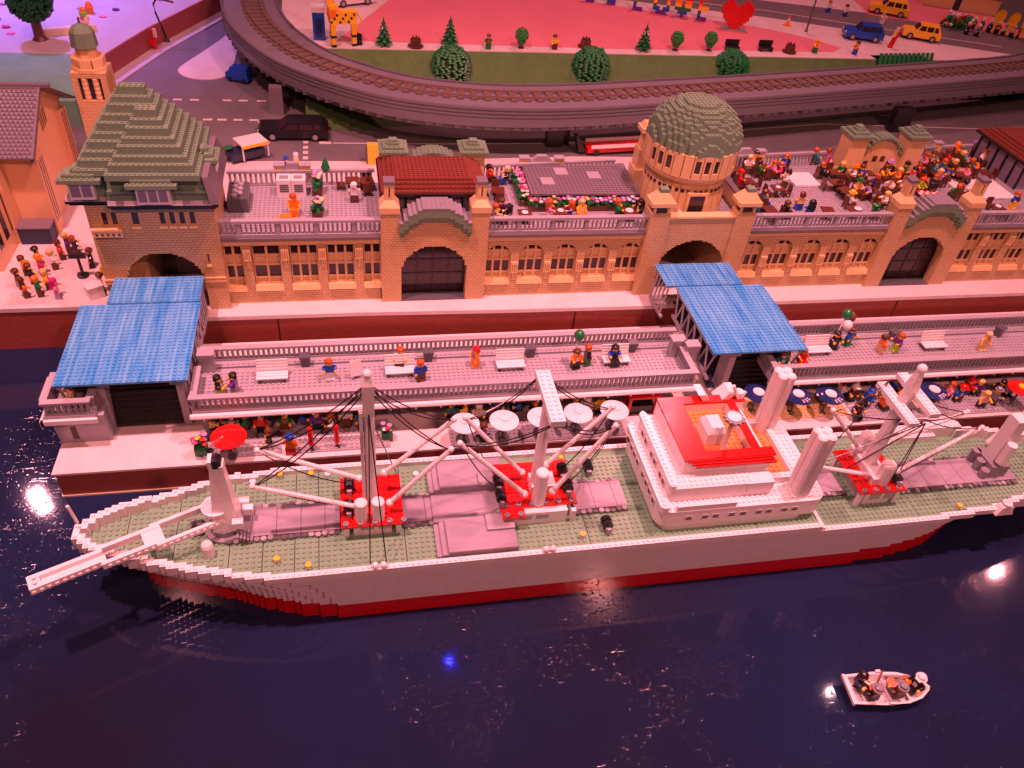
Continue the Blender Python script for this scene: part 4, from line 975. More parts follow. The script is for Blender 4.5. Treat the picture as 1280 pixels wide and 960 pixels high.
s3 = vox('wheelhouse', [82.4, 83.4, 86.8, 95.8, 97.2, 99.4], [-68.6, -66.8, -54.6, -52.8], [9.41, 10.6, 12.6], np.array([[[1, 1], [1, 1], [1, 1]], [[1, 1], [1, 1], [1, 1]], [[1, 1], [1, 0], [1, 1]], [[1, 1], [1, 1], [1, 1]], [[1, 1], [1, 0], [1, 1]]], bool), white, s2)
vox('red_rim', [82.3, 86.8, 95.8, 97.2, 99.5], [-68.7, -66.8, -54.6, -52.7], [12.6, 13.1], np.array([[[1], [1], [1]], [[1], [0], [1]], [[1], [1], [1]], [[1], [0], [1]]], bool), mat('red', .2), s3)
for k in range(3): box('red_rim_step', 83 + k * .7, 99 + k * .4, -68.9 - .25 * k, -68.66 - .25 * k, 12.4 - .45 * k, 12.9 - .45 * k, red, s3)
fo = mat('floororange', .35)
fl_ = box('wheelhouse_floor', 86.8, 95.8, -66.8, -54.6, 10.61, 10.8, fo, s3); studs(grid(86.8, 95.8, -66.8, -54.8, 10.8), fo, fl_)
fl_ = box('aft_floor', 97.2, 104.4, -68.4, -55.6, 6.01, 6.5, fo, s1); studs(grid(99.6, 104.4, -68.4, -55.6, 6.5), fo, fl_)
vox('aft_coaming', [99.4, 104.4, 105.6], [-69.6, -68.4, -55.6, -54.4], [6.01, 7.6], np.array([[[1], [0], [1]], [[1], [1], [1]]], bool), white, s1)
studs([(x, y, 7.6) for x in np.arange(100, 105.5) for y in (-69, -55)] + [(105, y, 7.6) for y in np.arange(-67.5, -56)], white, s1)
MB().prism([(88.4, -63.4), (92, -63.4), (92, -58.8), (88.4, -58.8)], 10.8, 13.4).frus(88.4, 92, -63.4, -58.8, 13.4, 89.2, 91.6, -62.8, -59.4, 14.6).build('chart_house', white, s3)
rm = MB().tube([(91.4, -64.6, 10.8), (91.4, -64.6, 18.4)], .45, 8).build('radar_mast', white, s3)
v = MB()
rg = []
for k in range(24):
    a = 2 * PI * k / 24; r = 2.0 if k % 2 else 1.6; rg.append((91.4 + r * math.cos(a), -64.6 + r * math.sin(a)))
MB().prism(rg, 18.4, 18.9).build('radar_wheel', mat('grey'), rm); MB().lathe(91.4, -64.6, [(1.3, 18.9), (1.3, 19.1), (.5, 19.1)], 12).build('radar_hub', white, rm)
for s, x in ((-1, 92.4), (1, 94.9)):
    p = MB().box(x - .5, x + .5, -53.1, -52.1, 6, 12.4).build('davit_post', white, s1)
    MB().add([(x - .7, -54.2, 12.2), (x + .7, -54.2, 12.2), (x + .7, -51, 12.2), (x - .7, -51, 12.2), (x - .7 + 1.9 * s, -54.2, 14.6), (x + .7 + 1.9 * s, -54.2, 14.6), (x + .7 + 1.9 * s, -51, 14.6), (x - .7 + 1.9 * s, -51, 14.6)], [[3, 2, 1, 0], [4, 5, 6, 7], [0, 1, 5, 4], [1, 2, 6, 5], [2, 3, 7, 6], [3, 0, 4, 7]]).build('davit_arm', white, p)
for k, (a, b) in enumerate((((100.2, -54, 9.6), (96.4, -54, 16.4)), ((97, -54.6, 9.4), (99.6, -53.6, 14.4)))): MB().tube([a, b], .36, 6).build('aerial', white, s1)
MB().lathe(98.4, -53.4, [(.6, 9.0), (.6, 13.6), (.9, 13.6), (.9, 14.4)], 10).build('searchlight', white, s1)
for yy in (-71.6, -55.8):
    f = box('funnel_base', 102.8, 107, yy - 1.8, yy + 1.8, 6.01, 6.4, white, s1)
    for ax in (103.9, 105.6):
        for ay in (yy - .85, yy + .85): MB().lathe(ax, ay, [(.92, 6.4), (.92, 20.6), (.6, 20.9)], 10).build('funnel_tube', white, f)
    box('funnel_web', 103.4, 106.1, yy - 1.2, yy + 1.2, 6.4, 20.3, white, f)

# ------------------------------------------------------------------ rowing boat
rb = thing('rowing_boat', 'small white rowing boat with four figures on the dark water', 'boat', (112, -102.9, ZW), -.1)
out = [(x * .86, y * .95) for x, y in ((-8.2, -2.7), (-8.2, 2.7), (-2, 3.1), (3, 2.9), (6, 2.1), (8.2, .7), (8.7, 0), (8.2, -.7), (6, -2.1), (3, -2.9), (-2, -3.1))]
inn = [(x * .92, y * .84) for x, y in out]; bot = [(x * .88, y * .7) for x, y in out]; n = len(out)
v = [(x, y, 0) for x, y in bot] + [(x, y, 2.0) for x, y in out] + [(x, y, 2.0) for x, y in inn] + [(x, y, .5) for x, y in [(a * .86, b * .66) for a, b in out]]
f = [list(range(n))[::-1]] if False else [list(range(n))]
for a in (0, 1, 2):
    f += [[a * n + (i + 1) % n, a * n + i, (a + 1) * n + i, (a + 1) * n + (i + 1) % n] for i in range(n)]
f.append([3 * n + i for i in range(n)][::-1])
mk('boat_hull', v, f, white, rb, local=True)
for x in (-4.2, 0.4, 3.8): MB().box(x - .7, x + .7, -1.9, 1.9, 1.1, 1.4).build('thwart', white, rb, local=True)
for s in (-1, 1): MB().box(-1.2, -.4, s * 2.85 - .2, s * 2.85 + .2, 2, 2.5).build('oarlock', white, rb, local=True)
MB().box(-7.3, -6.9, -2.65, 2.65, 1.5, 2.15).build('transom', white, rb, local=True)
# ------------------------------------------------------------------ railway viaduct
path = catmull([(-6, 230), (-4.5, 195), (-2, 160), (4.5, 134.5), (18, 110), (39.5, 91.8), (59, 84.6), (79, 82.4), (100, 83.9), (122, 87.7), (171, 96.7), (220, 106.8), (277, 119.2), (305, 127.5), (340, 146)], 1.0)
tg = np.gradient(path, axis=0); tg /= np.linalg.norm(tg, axis=1)[:, None]; nm = np.stack([-tg[:, 1], tg[:, 0]], 1)   # points to the far side
via = thing('railway_viaduct', 'curved dark grey railway viaduct carrying a single brown track', 'viaduct', (80, 82, 0))
ZD = 15.4
def sweep(name, i0, i1, prof, m, parent, step=1):
    idx = list(range(i0, i1 + 1, step)); n = len(prof); v = []; f = []
    for i in idx:
        for s, z in prof: v.append((path[i, 0] + nm[i, 0] * s, path[i, 1] + nm[i, 1] * s, z))
    for a in range(len(idx) - 1):
        for k in range(n): f.append([a * n + k, (a + 1) * n + k, (a + 1) * n + (k + 1) % n, a * n + (k + 1) % n])
    f.append(list(range(n))); f.append([(len(idx) - 1) * n + k for k in range(n)][::-1])
    return mk(name, v, f, m, parent)
N = len(path) - 1
DECK = mottled('dark_grey_deck', (.155, .15, .18), (.19, .18, .21), .1, .42)
PANEL = mat('plumgrey', .3)
COL['viaductgrey'] = (.135, .13, .15); PANEL = mat('viaductgrey', .34)
sweep('deck', 0, N, [(-10.2, ZD - 1.2), (8.4, ZD - 1.2), (8.4, ZD), (-10.2, ZD)], DECK, via)
sweep('underside', 0, N, [(-9.4, 8.6), (8, 8.6), (8, ZD - 1.2), (-9.4, ZD - 1.2)], mat('dbg'), via, 2)
for s in (-2.5, 2.5): sweep('rail', 0, N, [(s - .2, ZD + .55), (s + .2, ZD + .55), (s + .2, ZD + 1.1), (s - .2, ZD + 1.1)], mat('rail', .25), via)
i = 2
while i < N - 2:
    p, t_, n_ = path[i], tg[i], nm[i]
    P = [(p[0] + t_[0] * a + n_[0] * b, p[1] + t_[1] * a + n_[1] * b) for a, b in ((-1, -4), (1, -4), (1, 4), (-1, 4))]
    MB().prism(P, ZD + .02, ZD + .55).build('sleeper', mat('sleeper', .35), via); i += 4
i = 0
while i + 8 <= N:
    pn = sweep('side_panel', i, i + 8, [(-10.9, 10.4), (-10.3, 10.4), (-10.3, ZD + .9), (-11.0, ZD + .9), (-11.0, ZD + .2), (-10.75, ZD + .2), (-10.75, ZD - .3), (-11.0, ZD - .3), (-11.0, ZD - .9), (-10.75, ZD - .9), (-10.75, ZD - 1.4), (-11.0, ZD - 1.4), (-11.0, ZD - 2.0), (-10.75, ZD - 2.0), (-10.75, ZD - 2.5), (-10.9, ZD - 2.5)], PANEL, via)
    for k in (2, 5): 
        p = path[i + k] + nm[i + k] * -9.9; MB().box(p[0] - 1.2, p[0] + 1.2, p[1] - .8, p[1] + .8, 9.4, 10.4).build('under_block', dbg, via)
    sweep('far_lip', i, i + 8, [(8.4, ZD - .4), (9.2, ZD - .4), (9.2, ZD + .5 + .12 * ((i // 8) % 2)), (8.4, ZD + .5 + .12 * ((i // 8) % 2))], PANEL, via)
    i += 8
for x, y, m, w in ((7, 104, plum, 2.0), (94, 82, black, 2.7), (97, 84, black, 2.2), (228, 96, black, 3.6), (160, 95, dbg, 2.5)):
    MB().frus(x - w, x + w, y - 1.6, y + 1.6, -.05, x - w, x + w, y - 1.6, y + 1.6, 8.7).build('column', m, via)

# ------------------------------------------------------------------ vehicles
def car(label, x, y, z, ang, paint, L=15.0, W=7.0, group=None, tall=1.0):
    t = thing('parked_car', label, 'car', (x, y, z), ang, group)
    pm = mat(paint, .18); h = 1.0 * tall
    def side(prof, w0, w1):
        pass
    prof = [(-L / 2, 1.0), (-L / 2, 2.6), (-L / 2 + .6, 3.1), (-L * .22, 3.3), (L / 2 - .3, 3.2), (L / 2, 2.8), (L / 2, 1.0)]
    v = [(a, s * W / 2, b * h) for s in (-1, 1) for a, b in prof]; n = len(prof)
    mk('body', v, [list(range(n)), list(range(n, 2 * n))[::-1]] + [[(i + 1) % n, i, n + i, n + (i + 1) % n] for i in range(n)], pm, t, local=True)
    cab = [(-L * .20, 3.25, .47), (-L * .08, 5.3, .40), (L * .40, 5.3, .40), (L * .485, 3.2, .47)]
    v = [(a, s * W * w, b * h) for s in (-1, 1) for a, b, w in cab]
    mk('cabin', v, [[0, 1, 2, 3], [7, 6, 5, 4], [1, 0, 4, 5], [2, 1, 5, 6], [3, 2, 6, 7]], pm, t, local=True)
    for s in (-1, 1):
        for a0, a1 in ((-.13, .06), (.09, .26), (.29, .40)):
            w0, w1 = .478, .412
            sl = .06 if a0 < 0 else 0
            mk('side_window', [(L * a0 - 0, s * W * w0, 3.45 * h), (L * a1, s * W * w0, 3.45 * h), (L * a1 - (.03 * L if a1 > .35 else 0), s * W * w1, 5.0 * h), (L * (a0 + sl), s * W * w1, 5.0 * h)], [[0, 1, 2, 3]], GLASS, t, local=True)
    mk('windscreen', [(-L * .197, -W * .42, 3.45 * h), (-L * .197, W * .42, 3.45 * h), (-L * .095, W * .36, 5.1 * h), (-L * .095, -W * .36, 5.1 * h)], [[0, 1, 2, 3]], GLASS, t, local=True)
    for s in (-1, 1):
        for xx in (-L * .3, L * .3):
            n = 14; v = []
            for yy in (s * (W / 2 - .9), s * (W / 2 + .12)):
                for k in range(n): a = 2 * PI * k / n; v.append((xx + 1.35 * math.cos(a), yy, 1.35 + 1.35 * math.sin(a)))
            w = mk('wheel', v, [[k, (k + 1) % n, n + (k + 1) % n, n + k] for k in range(n)] + [list(range(n)), list(range(n, 2 * n))[::-1]], black, t, local=True)
            v = [(xx + .8 * math.cos(2 * PI * k / n), s * (W / 2 + e), 1.35 + .8 * math.sin(2 * PI * k / n)) for e in (.1, .18) for k in range(n)]
            mk('rim', v, [[k, (k + 1) % n, n + (k + 1) % n, n + k] for k in range(n)] + [list(range(n, 2 * n))], lbg, w, local=True)
        MB().box(-L / 2 - .08, -L / 2 + .1, s * W * .36 - .6, s * W * .36 + .6, 2.1 * h, 2.9 * h).build('headlight', mat('white'), t, local=True)
        MB().box(L / 2 - .1, L / 2 + .08, s * W * .38 - .5, s * W * .38 + .5, 2.0 * h, 2.9 * h).build('tail_light', red, t, local=True)
        MB().box(-L * .02, L * .05, s * W / 2 - .05, s * W / 2 + .06, 2.6 * h, 2.85 * h).build('door_handle', pm, t, local=True)
    return t
car('black saloon car on the street under the railway curve', 12.5, 87.5, 0, 0.0, 'black', 21, 8.5)
car('bright blue car on the far road', 239, 152.5, PZ + .1, -.28, 'blue', 15.5, 7, 'small cars on the far road', 1.15)
car('yellow car following the blue car on the far road', 268, 155.5, PZ + .1, -.45, 'yellow', 15, 7, 'small cars on the far road', 1.15)
car('yellow car parked on the far pink pavement', 272, 188.0, PZ + .1, -.45, 'yellow', 17, 7.4, 'small cars on the far road', 1.15)
car('white and red car behind the giraffe', 33, 172, PZ + .1, .45, 'white', 17, 7.4)
bb = thing('toy_bus', 'small blue vehicle beneath the railway viaduct', 'vehicle', (-6.5, 130, 0), -.4)
MB().box(-4, 4, -2, 2, .8, 3).build('body', mat('blue'), bb, local=True); MB().frus(-3, 4, -2, 2, 3, -2.2, 3.6, -1.8, 1.8, 5).build('cabin', mat('blue'), bb, local=True)
for x in (-2.5, 2.5):
    for s in (-1, 1): MB().tube([(x, s * 1.6, .9), (x, s * 2.15, .9)], .9, 10).build('wheel', black, bb, local=True)
gc = thing('market_cart', 'green cart with white studded awning on the back pavement', 'cart', (-1, 72, 0), .5)
MB().box(-5, 5, -2.5, 2.5, .8, 3).build('cart_body', mat('dark'), gc, local=True)
a = MB().box(-2, 6, -3.4, 3.0, 5.0, 5.4).build('awning', white, gc, local=True); MB().box(-2.2, 6.2, -3.7, -3.4, 4.6, 5.4).build('awning_edge', mat('yellow'), gc, local=True)
studs([(x, y, 5.4) for x in np.arange(-1.5, 6) for y in np.arange(-3, 3)], white, a); a.children[0].data.transform(Matrix.Translation(ORG[gc.name]))
for x in (-1.8, 5.8):
    for y in (-3, 2.6): MB().box(x - .2, x + .2, y - .2, y + .2, .8, 5).build('awning_post', white, gc, local=True)
for k in range(4): MB().box(-8 + k * .5, -4.5 + k * .4, -1.6 + k * .7, -.9 + k * .7, 4.6 - .3 * k, 5.2 - .3 * k).build('green_load', mat('green'), gc, local=True)
MB().box(-9.6, -7.4, -1, 1, 4, 5.6).build('blue_load', mat('blue'), gc, local=True)
yb_ = thing('yellow_machine', 'yellow box standing on the back pavement by a green hat', 'box', (35.6, 69, 0)); MB().box(-1.6, 1.6, -1.2, 1.2, 0, 6).build('cabinet', mat('yellow'), yb_, local=True); MB().box(-2.2, -1.6, -.8, .8, 1, 4.5).build('panel', dbg, yb_, local=True)
rt = thing('red_truck', 'red and white flat trailer on the street left of the dome', 'trailer', (112, 77.5, 0), .12)
MB().box(-9, 12, -2.4, 2.4, 1, 2.6).build('bed', red, rt, local=True); MB().box(-8, 12, -2.9, -2.4, 2.6, 3.6).build('side_board', white, rt, local=True); MB().box(-8, 12, 2.4, 2.9, 2.6, 3.6).build('side_board', white, rt, local=True)
MB().frus(-11.5, -9.2, -1.2, 1.2, .8, -13.2, -12.2, -1, 1, 6.4).build('tow_arm', black, rt, local=True)
for x in (-6, 8): MB().tube([(x, -2.6, 1), (x, 2.6, 1)], 1.0, 10).build('axle_wheels', black, rt, local=True)

# ------------------------------------------------------------------ far square: trees, letters, animals
def pine(label, x, y, z, h, group='small pines on the pink square'):
    t = thing('pine_tree', label, 'tree', (x, y, z), random.random() * 6, group)
    MB().lathe(0, 0, [(.9, 0), (.7, .8), (.4, h * .9)], 8).build('trunk', brown, t, local=True)
    n = 6
    for k in range(n):
        zz = h * (.12 + .82 * k / n); r = h * .30 * (1 - k / n * .84); c = MB()
        for j in range(7):
            a = 2 * PI * (j + .5 * (k % 2)) / 7; ca, sa = math.cos(a), math.sin(a); w = r * .5
            c.add([(0, 0, zz + h * .14), (r * ca - w * sa * .6, r * sa + w * ca * .6, zz + .1), (r * 1.15 * ca, r * 1.15 * sa, zz - .35), (r * ca + w * sa * .6, r * sa - w * ca * .6, zz + .1), (r * .4 * ca, r * .4 * sa, zz)], [[0, 1, 2, 3], [4, 3, 2, 1], [0, 4, 1], [0, 3, 4]])
        c.build('branch_tier', mat('green'), t, local=True)
    MB().lathe(0, 0, [(.35, h * .86), (.12, h * 1.05)], 6).build('tip', mat('green'), t, local=True)
pine('small pine near the striped giraffe', 42.6, 127.8, PZ, 9.0); pine('small pine rising behind the leftmost trellis bush', 65.6, 130.6, PZ, 9.5); pine('small pine nearest to the lettering', 137.2, 131, PZ, 9.3)
def roundtree(label, x, y, z, fruit=False):
    t = thing('round_tree', label, 'tree', (x, y, z), 0, 'round-topped little trees on the pink square')
    MB().box(-.9, .9, -.9, .9, 0, .4).build('base', brown, t, local=True); MB().lathe(0, 0, [(.4, .4), (.35, 2.4)], 6).build('trunk', brown, t, local=True)
    c = MB(); rr = random.Random(int(x))
    g = np.arange(-2.5, 3); occ = np.zeros((6, 6, 7), bool)
    for i in range(6):
        for j in range(6):
            for k in range(7):
                r = math.hypot(i - 2.5, j - 2.5); R = [1.3, 1.9, 2.5, 2.95, 3.0, 2.7, 1.9][k]; occ[i, j, k] = r < R
    cr = vox('crown', np.arange(-2.1, 2.2, .7), np.arange(-2.1, 2.2, .7), 1.2 + np.arange(8) * .78, occ, mat('leafgreen'), t); cr.data.transform(Matrix.Translation(ORG[t.name]))
    b = MB()
    for _ in range(70):
        k = rr.randrange(7); R = [1.3, 1.9, 2.5, 2.95, 3.0, 2.7, 1.9][k] * .7; a = rr.random() * 6.3
        b.ball((R * math.cos(a), R * math.sin(a), 1.6 + k * .78), .42, 6, 4)
    b.build('leaf_studs', mat('leafgreen'), t, 'stuff', local=True)
    if fruit: MB().box(-.2, .2, -.2, .2, 6.4, 7.4).build('red_tip', red, t, local=True)
roundtree('round-topped little tree with a red tip left of a trellis bush', 90.9, 129.6, PZ, True); roundtree('left of the two round trees between pine and black bench', 150.1, 132, PZ); roundtree('right of the two round trees, next to black bench', 163.9, 133, PZ)
def trellis(label, x, y, z, s=1.0):
    t = thing('trellis_bush', label, 'bush', (x, y, z), 0, 'dark green bushes on the grass bank')
    MB().lathe(0, 0, [(5.0 * s, -6), (5.2 * s, 2), (4.4 * s, 4.6), (2.2 * s, 6.4)], 14).build('brown_frame', brown, t, local=True)
    rr = random.Random(int(x)); b = MB()
    for k in range(17):
        a = 2 * PI * k / 17
        for q in np.arange(-6, 7.2, .62):
            r = float(np.interp(q, [-6, 2, 4.6, 6.4, 7.2], [5.7, 6.0, 5.2, 3.0, 1.0])) * s
            if rr.random() < .10: continue
            aa = a + rr.uniform(-.1, .1); b.ball((r * math.cos(aa), r * math.sin(aa), q * 1), (.98, .98, .62), 6, 4)
    for _ in range(60):
        a = rr.random() * 6.3; r = rr.random() * 3.6 * s; b.ball((r * math.cos(a), r * math.sin(a), 6.3 + rr.random() * .8), (.7, .7, .5), 6, 4)
    b.build('leaves', mat('green'), t, 'stuff', local=True)
trellis('leftmost dark green trellis bush on the grass bank', 64.6, 117.5, 10.5); trellis('middle dark green trellis bush on the grass bank', 115, 120.5, 10.5); trellis('right dark green trellis bush on the grass bank', 171, 125.5, 9.5)
rnd = random.Random(3)
# rainbow letters
RB = ['blue', 'blue', 'green', 'yellow', 'orange', 'red', 'red']
GLY = {'L': ['100', '100', '100', '100', '100', '100', '111'], 'O': ['01110', '11011', '10001', '10001', '10001', '11011', '01110'], 'V': ['11011', '11011', '11011', '11011', '11111', '01110', '00100'], 'E': ['111', '100', '100', '111', '100', '100', '111'], 'block': ['111', '111', '111', '111', '111', '111', '111']}
def letter(ch, label, x, y, z, ang, s=1.25):
    t = thing('rainbow_letter', label, 'letter', (x, y, z), ang, 'rainbow brick letters')
    G = GLY[ch]
    for r in range(7):
        row = G[6 - r]; m = mat(['purple', 'blue', 'green', 'yellow', 'orange', 'red', 'red'][r])
        xs = np.arange(len(row) + 1) * s - len(row) * s / 2
        occ = np.array([c == '1' for c in row])[:, None, None]
        vox('brick_row', xs, [-.8, .8], [r * s, r * s + s], occ, m, t).data.transform(Matrix.Translation(ORG[t.name]))
for ch, lab, x, y in (('L', 'rainbow brick letter L', 149.5, 178), ('O', 'rainbow brick letter O', 158.5, 174.8), ('V', 'rainbow brick letter V', 166.6, 171.6), ('E', 'rainbow brick letter E', 174, 168)): letter(ch, lab, x, y, PZ, -.42, 1.35)
letter('block', 'left of two rainbow brick blocks cut by the top edge', 131.5, 187, PZ, -.42, 1.2); letter('block', 'right of two rainbow brick blocks cut by the top edge', 140, 184.6, PZ, -.42, 1.2)
ht = thing('brick_heart', 'big red brick heart on a grey plate', 'heart', (184.4, 158.5, PZ), -.3)
H = ['0110011 0'.replace(' ', ''), ]
rows = ['0011000001100', '0111100011110', '1111110111111', '1111111111111', '1111111111111', '1111111111111', '0111111111110', '0111111111110', '0011111111100', '0001111111000', '0000111110000', '0000011100000']
occ = np.array([[[rows[11 - k][i] == '1' for k in range(12)]] for i in range(13)])
vox('heart_body', (np.arange(14) - 6.5) * .95, [-.8, .8], .3 + np.arange(13) * .9, occ, red, ht).data.transform(Matrix.Translation(ORG[ht.name]))
MB().box(-5, 5, -2, 2, 0, .35).build('base_plate', lbg, ht, local=True)
gf = thing('brick_giraffe', 'orange brick giraffe with dark stripes, head out of frame', 'giraffe', (29, 127.4, PZ), .25)
go, gy_ = mat('yellow'), mat('orange')
MB().box(-4, 4.6, -1.6, 1.6, 7.2, 11).box(-4.4, -1.4, -1.5, 1.5, 8, 13).build('body', go, gf, local=True)
MB().frus(-4.6, -2.2, -1, 1, 12, -7, -5, -.8, .8, 21).build('neck', go, gf, local=True); MB().box(-8.8, -4.8, -.9, .9, 21, 23).build('head', go, gf, local=True)
for x, y in ((-3.6, -1.3), (-3.0, 1.3), (3.4, -1.3), (4.2, 1.3)):
    l = MB().frus(x - .7, x + .7, y - .7, y + .7, 0, x - .9, x + .9, y - .8, y + .8, 7.6).build('leg', go, gf, local=True); MB().box(x - .75, x + .75, y - .75, y + .75, -.02, .9).build('hoof', black, l, local=True)
    MB().box(x - .95, x + .95, y - .95, y + .95, 3.2, 3.8).build('leg_stripe', mat('dark'), l, local=True)
MB().tube([(4.6, 0, 10.6), (6.2, 0, 8.4), (6.8, 0, 6)], .3, 6).build('tail', go, gf, local=True)
for k in range(9): MB().box(-4.3 + k * .95, -3.6 + k * .95, -1.72, 1.72, 7.6 + (k % 3) * 1.1, 8.3 + (k % 3) * 1.1).build('stripe', mat('dark'), gf, local=True)
MB().box(-4.7, -2.4, -1.65, 1.65, 9.4, 11.8).build('orange_patch', gy_, gf, local=True)
tb = thing('blue_kiosk', 'tall blue box with white top beside the giraffe', 'kiosk', (21.2, 133, PZ)); MB().box(-2, 2, -2, 2, 0, 9).build('cabinet', mat('blue'), tb, local=True); MB().box(-2.3, 2.3, -2.3, 2.3, 9, 10.6).build('roof', white, tb, local=True); MB().box(-1.2, 1.2, -2.1, -2, 1, 7).build('door', mat('navy'), tb, local=True)
bs = thing('black_bin', 'black ribbed bin behind the giraffe', 'bin', (34.4, 128, PZ)); 
for k in range(3): MB().lathe(0, 0, [(.95, k * 1.2), (1.05, k * 1.2 + .5), (.9, k * 1.2 + 1.18)], 10).build('bin_ring', black, bs, local=True)
def planter(label, x, y):
    t = thing('brown_tub', label, 'tub', (x, y, PZ), 0, 'brown tubs on the pink square')
    MB().lathe(0, 0, [(2.6, 0), (2.8, .5), (1.9, .6), (1.9, 2.6), (1.5, 2.7)], 12).build('tub', brown, t, local=True)
    for a in range(5): MB().box(1.1 * math.cos(a * 1.26) - .25, 1.1 * math.cos(a * 1.26) + .25, 1.1 * math.sin(a * 1.26) - .25, 1.1 * math.sin(a * 1.26) + .25, 2.6, 3.5).build('log', brown, t, local=True)
planter('brown tub between two small pines', 53.4, 127.6); planter('brown tub right of the black benches', 197.7, 134); planter('brown tub behind the middle trellis bush', 115.5, 132.6)
for lab, x, y in (('left of the two black benches on the square', 174, 134.4), ('right of the two black benches on the square', 188, 134.8)):
    t = thing('black_bench', lab, 'bench', (x, y, PZ), 0, 'black benches on the square')
    MB().box(-2.6, 2.6, -1.3, 1.3, 1.0, 1.5).build('seat', black, t, local=True); MB().box(-2.8, 2.8, 1.0, 1.5, 1.5, 3.6).build('backrest', black, t, local=True)
    for s in (-2.2, 2.2): MB().box(s - .4, s + .4, -1.1, 1.1, 0, 1.0).build('leg', black, t, local=True)
cn = thing('traffic_cone', 'orange and white traffic cone beside the far road', 'cone', (212, 166, PZ)); MB().box(-1.3, 1.3, -1.3, 1.3, 0, .4).build('foot', mat('orange'), cn, local=True); MB().lathe(0, 0, [(.9, .4), (.6, 2)], 10).build('cone_lower', mat('orange'), cn, local=True); MB().lathe(0, 0, [(.6, 2), (.45, 2.8)], 10).build('white_band', white, cn, local=True); MB().lathe(0, 0, [(.45, 2.8), (.2, 4)], 10).build('cone_tip', mat('orange'), cn, local=True)
lp = thing('street_lamp', 'thin dark lamp post by the far road', 'lamp', (217.5, 159.5, PZ)); MB().lathe(0, 0, [(.8, 0), (.4, 1), (.3, 20)], 8).build('post', dbg, lp, local=True); MB().tube([(0, 0, 20), (2, 0, 22)], .3, 6).build('arm', dbg, lp, local=True)
rs = thing('red_sign', 'leaning red post with a yellow and white sign plate', 'sign', (247, 143.5, PZ), -.3); MB().frus(-.8, .8, -.8, .8, 0, .9, 2.1, -.5, .5, 8).build('post', red, rs, local=True); MB().frus(-1.2, .2, -1.1, -.8, 4.4, -.2, 1.4, -1.1, -.8, 8.4).build('sign_plate', mat('cream'), rs, local=True); MB().box(-.5, .6, -1.2, -1.1, 5.6, 6.8).build('yellow_mark', mat('yellow'), rs, local=True)
gh = thing('green_hut', 'low green ribbed roof just behind the railway', 'hut', (245, 131, PZ - 3), .1)
for k in range(12): MB().add([(-13 + k * 2.2, -4, .5), (-11.3 + k * 2.2, -4, .5), (-9.5 + k * 2.2, 0, 5.2), (-11.2 + k * 2.2, 0, 5.2), (-13 + k * 2.2, -4, 0), (-11.3 + k * 2.2, -4, 0), (-9.5 + k * 2.2, 0, 4.7), (-11.2 + k * 2.2, 0, 4.7)], [[0, 1, 2, 3], [7, 6, 5, 4], [0, 4, 5, 1], [1, 5, 6, 2], [2, 6, 7, 3], [3, 7, 4, 0]]).build('roof_rib', mat('green'), gh, local=True)
MB().box(-12, 12, -2, 4, -2, 3).build('body', mat('darkgreen'), gh, local=True)
hf = thing('brick_cottage', 'brown tiled cottage at the top right corner', 'house', (318, 203, PZ), -.4)
MB().box(-17, 17, -5, 8, 0, 8).build('wall', mat('tan'), hf, local=True); MB().add([(-19, -7, 7.5), (19, -7, 7.5), (19, 2, 14), (-19, 2, 14)], [[0, 1, 2, 3]]).build('roof', coursed('brown_roof_tiles', (.16, .045, .03), (.13, .04, .025), (.05, .015, .01), 1.6, .8, .12, .2), hf, local=True)
MB().box(-3, 0, -5.1, -4.9, 0, 6).build('door', mat('dark'), hf, local=True)
fb = thing('flower_bed', 'leafy bed with red and white flowers by the cottage', 'flowers', (297, 172, PZ)); b1, b2, b3 = MB(), MB(), MB()
for _ in range(60): b1.ball((rnd.uniform(-6, 6), rnd.uniform(-4, 4), rnd.uniform(.3, 4.5)), .9, 6, 4)
for _ in range(14): b2.ball((rnd.uniform(-6, 6), rnd.uniform(-4, 4), rnd.uniform(2, 5)), .7, 6, 4)
for _ in range(10): b3.ball((rnd.uniform(-6, 6), rnd.uniform(-4, 4), rnd.uniform(2, 6.5)), .9, 6, 4)
b1.build('leaves', mat('green'), fb, 'stuff', local=True); b2.build('red_flowers', red, fb, 'stuff', local=True); b3.build('white_flowers', white, fb, 'stuff', local=True)
for i, (x, y) in enumerate(((311, 166), (315.5, 162.5), (320, 159))):
    t = thing('brass_tuba', ['leftmost', 'middle', 'rightmost'][i] + ' yellow brass tuba above the marching band', 'tuba', (x, y, PZ), 0, 'brass tubas')
    MB().tube([(0, 0, 1), (0, 0, 5.4)], .5, 8).build('pipe', mat('yellow'), t, local=True)
    v = [(r * math.cos(2 * PI * k / 14), yy, 7.6 + r * math.sin(2 * PI * k / 14)) for r, yy in ((1.3, 0), (2.9, -.9), (2.0, -.6)) for k in range(14)]
    mk('bell', v, [[j * 14 + k, j * 14 + (k + 1) % 14, (j + 1) * 14 + (k + 1) % 14, (j + 1) * 14 + k] for j in range(2) for k in range(14)] + [[28 + k for k in range(14)][::-1], list(range(14))], mat('yellow'), t, local=True)
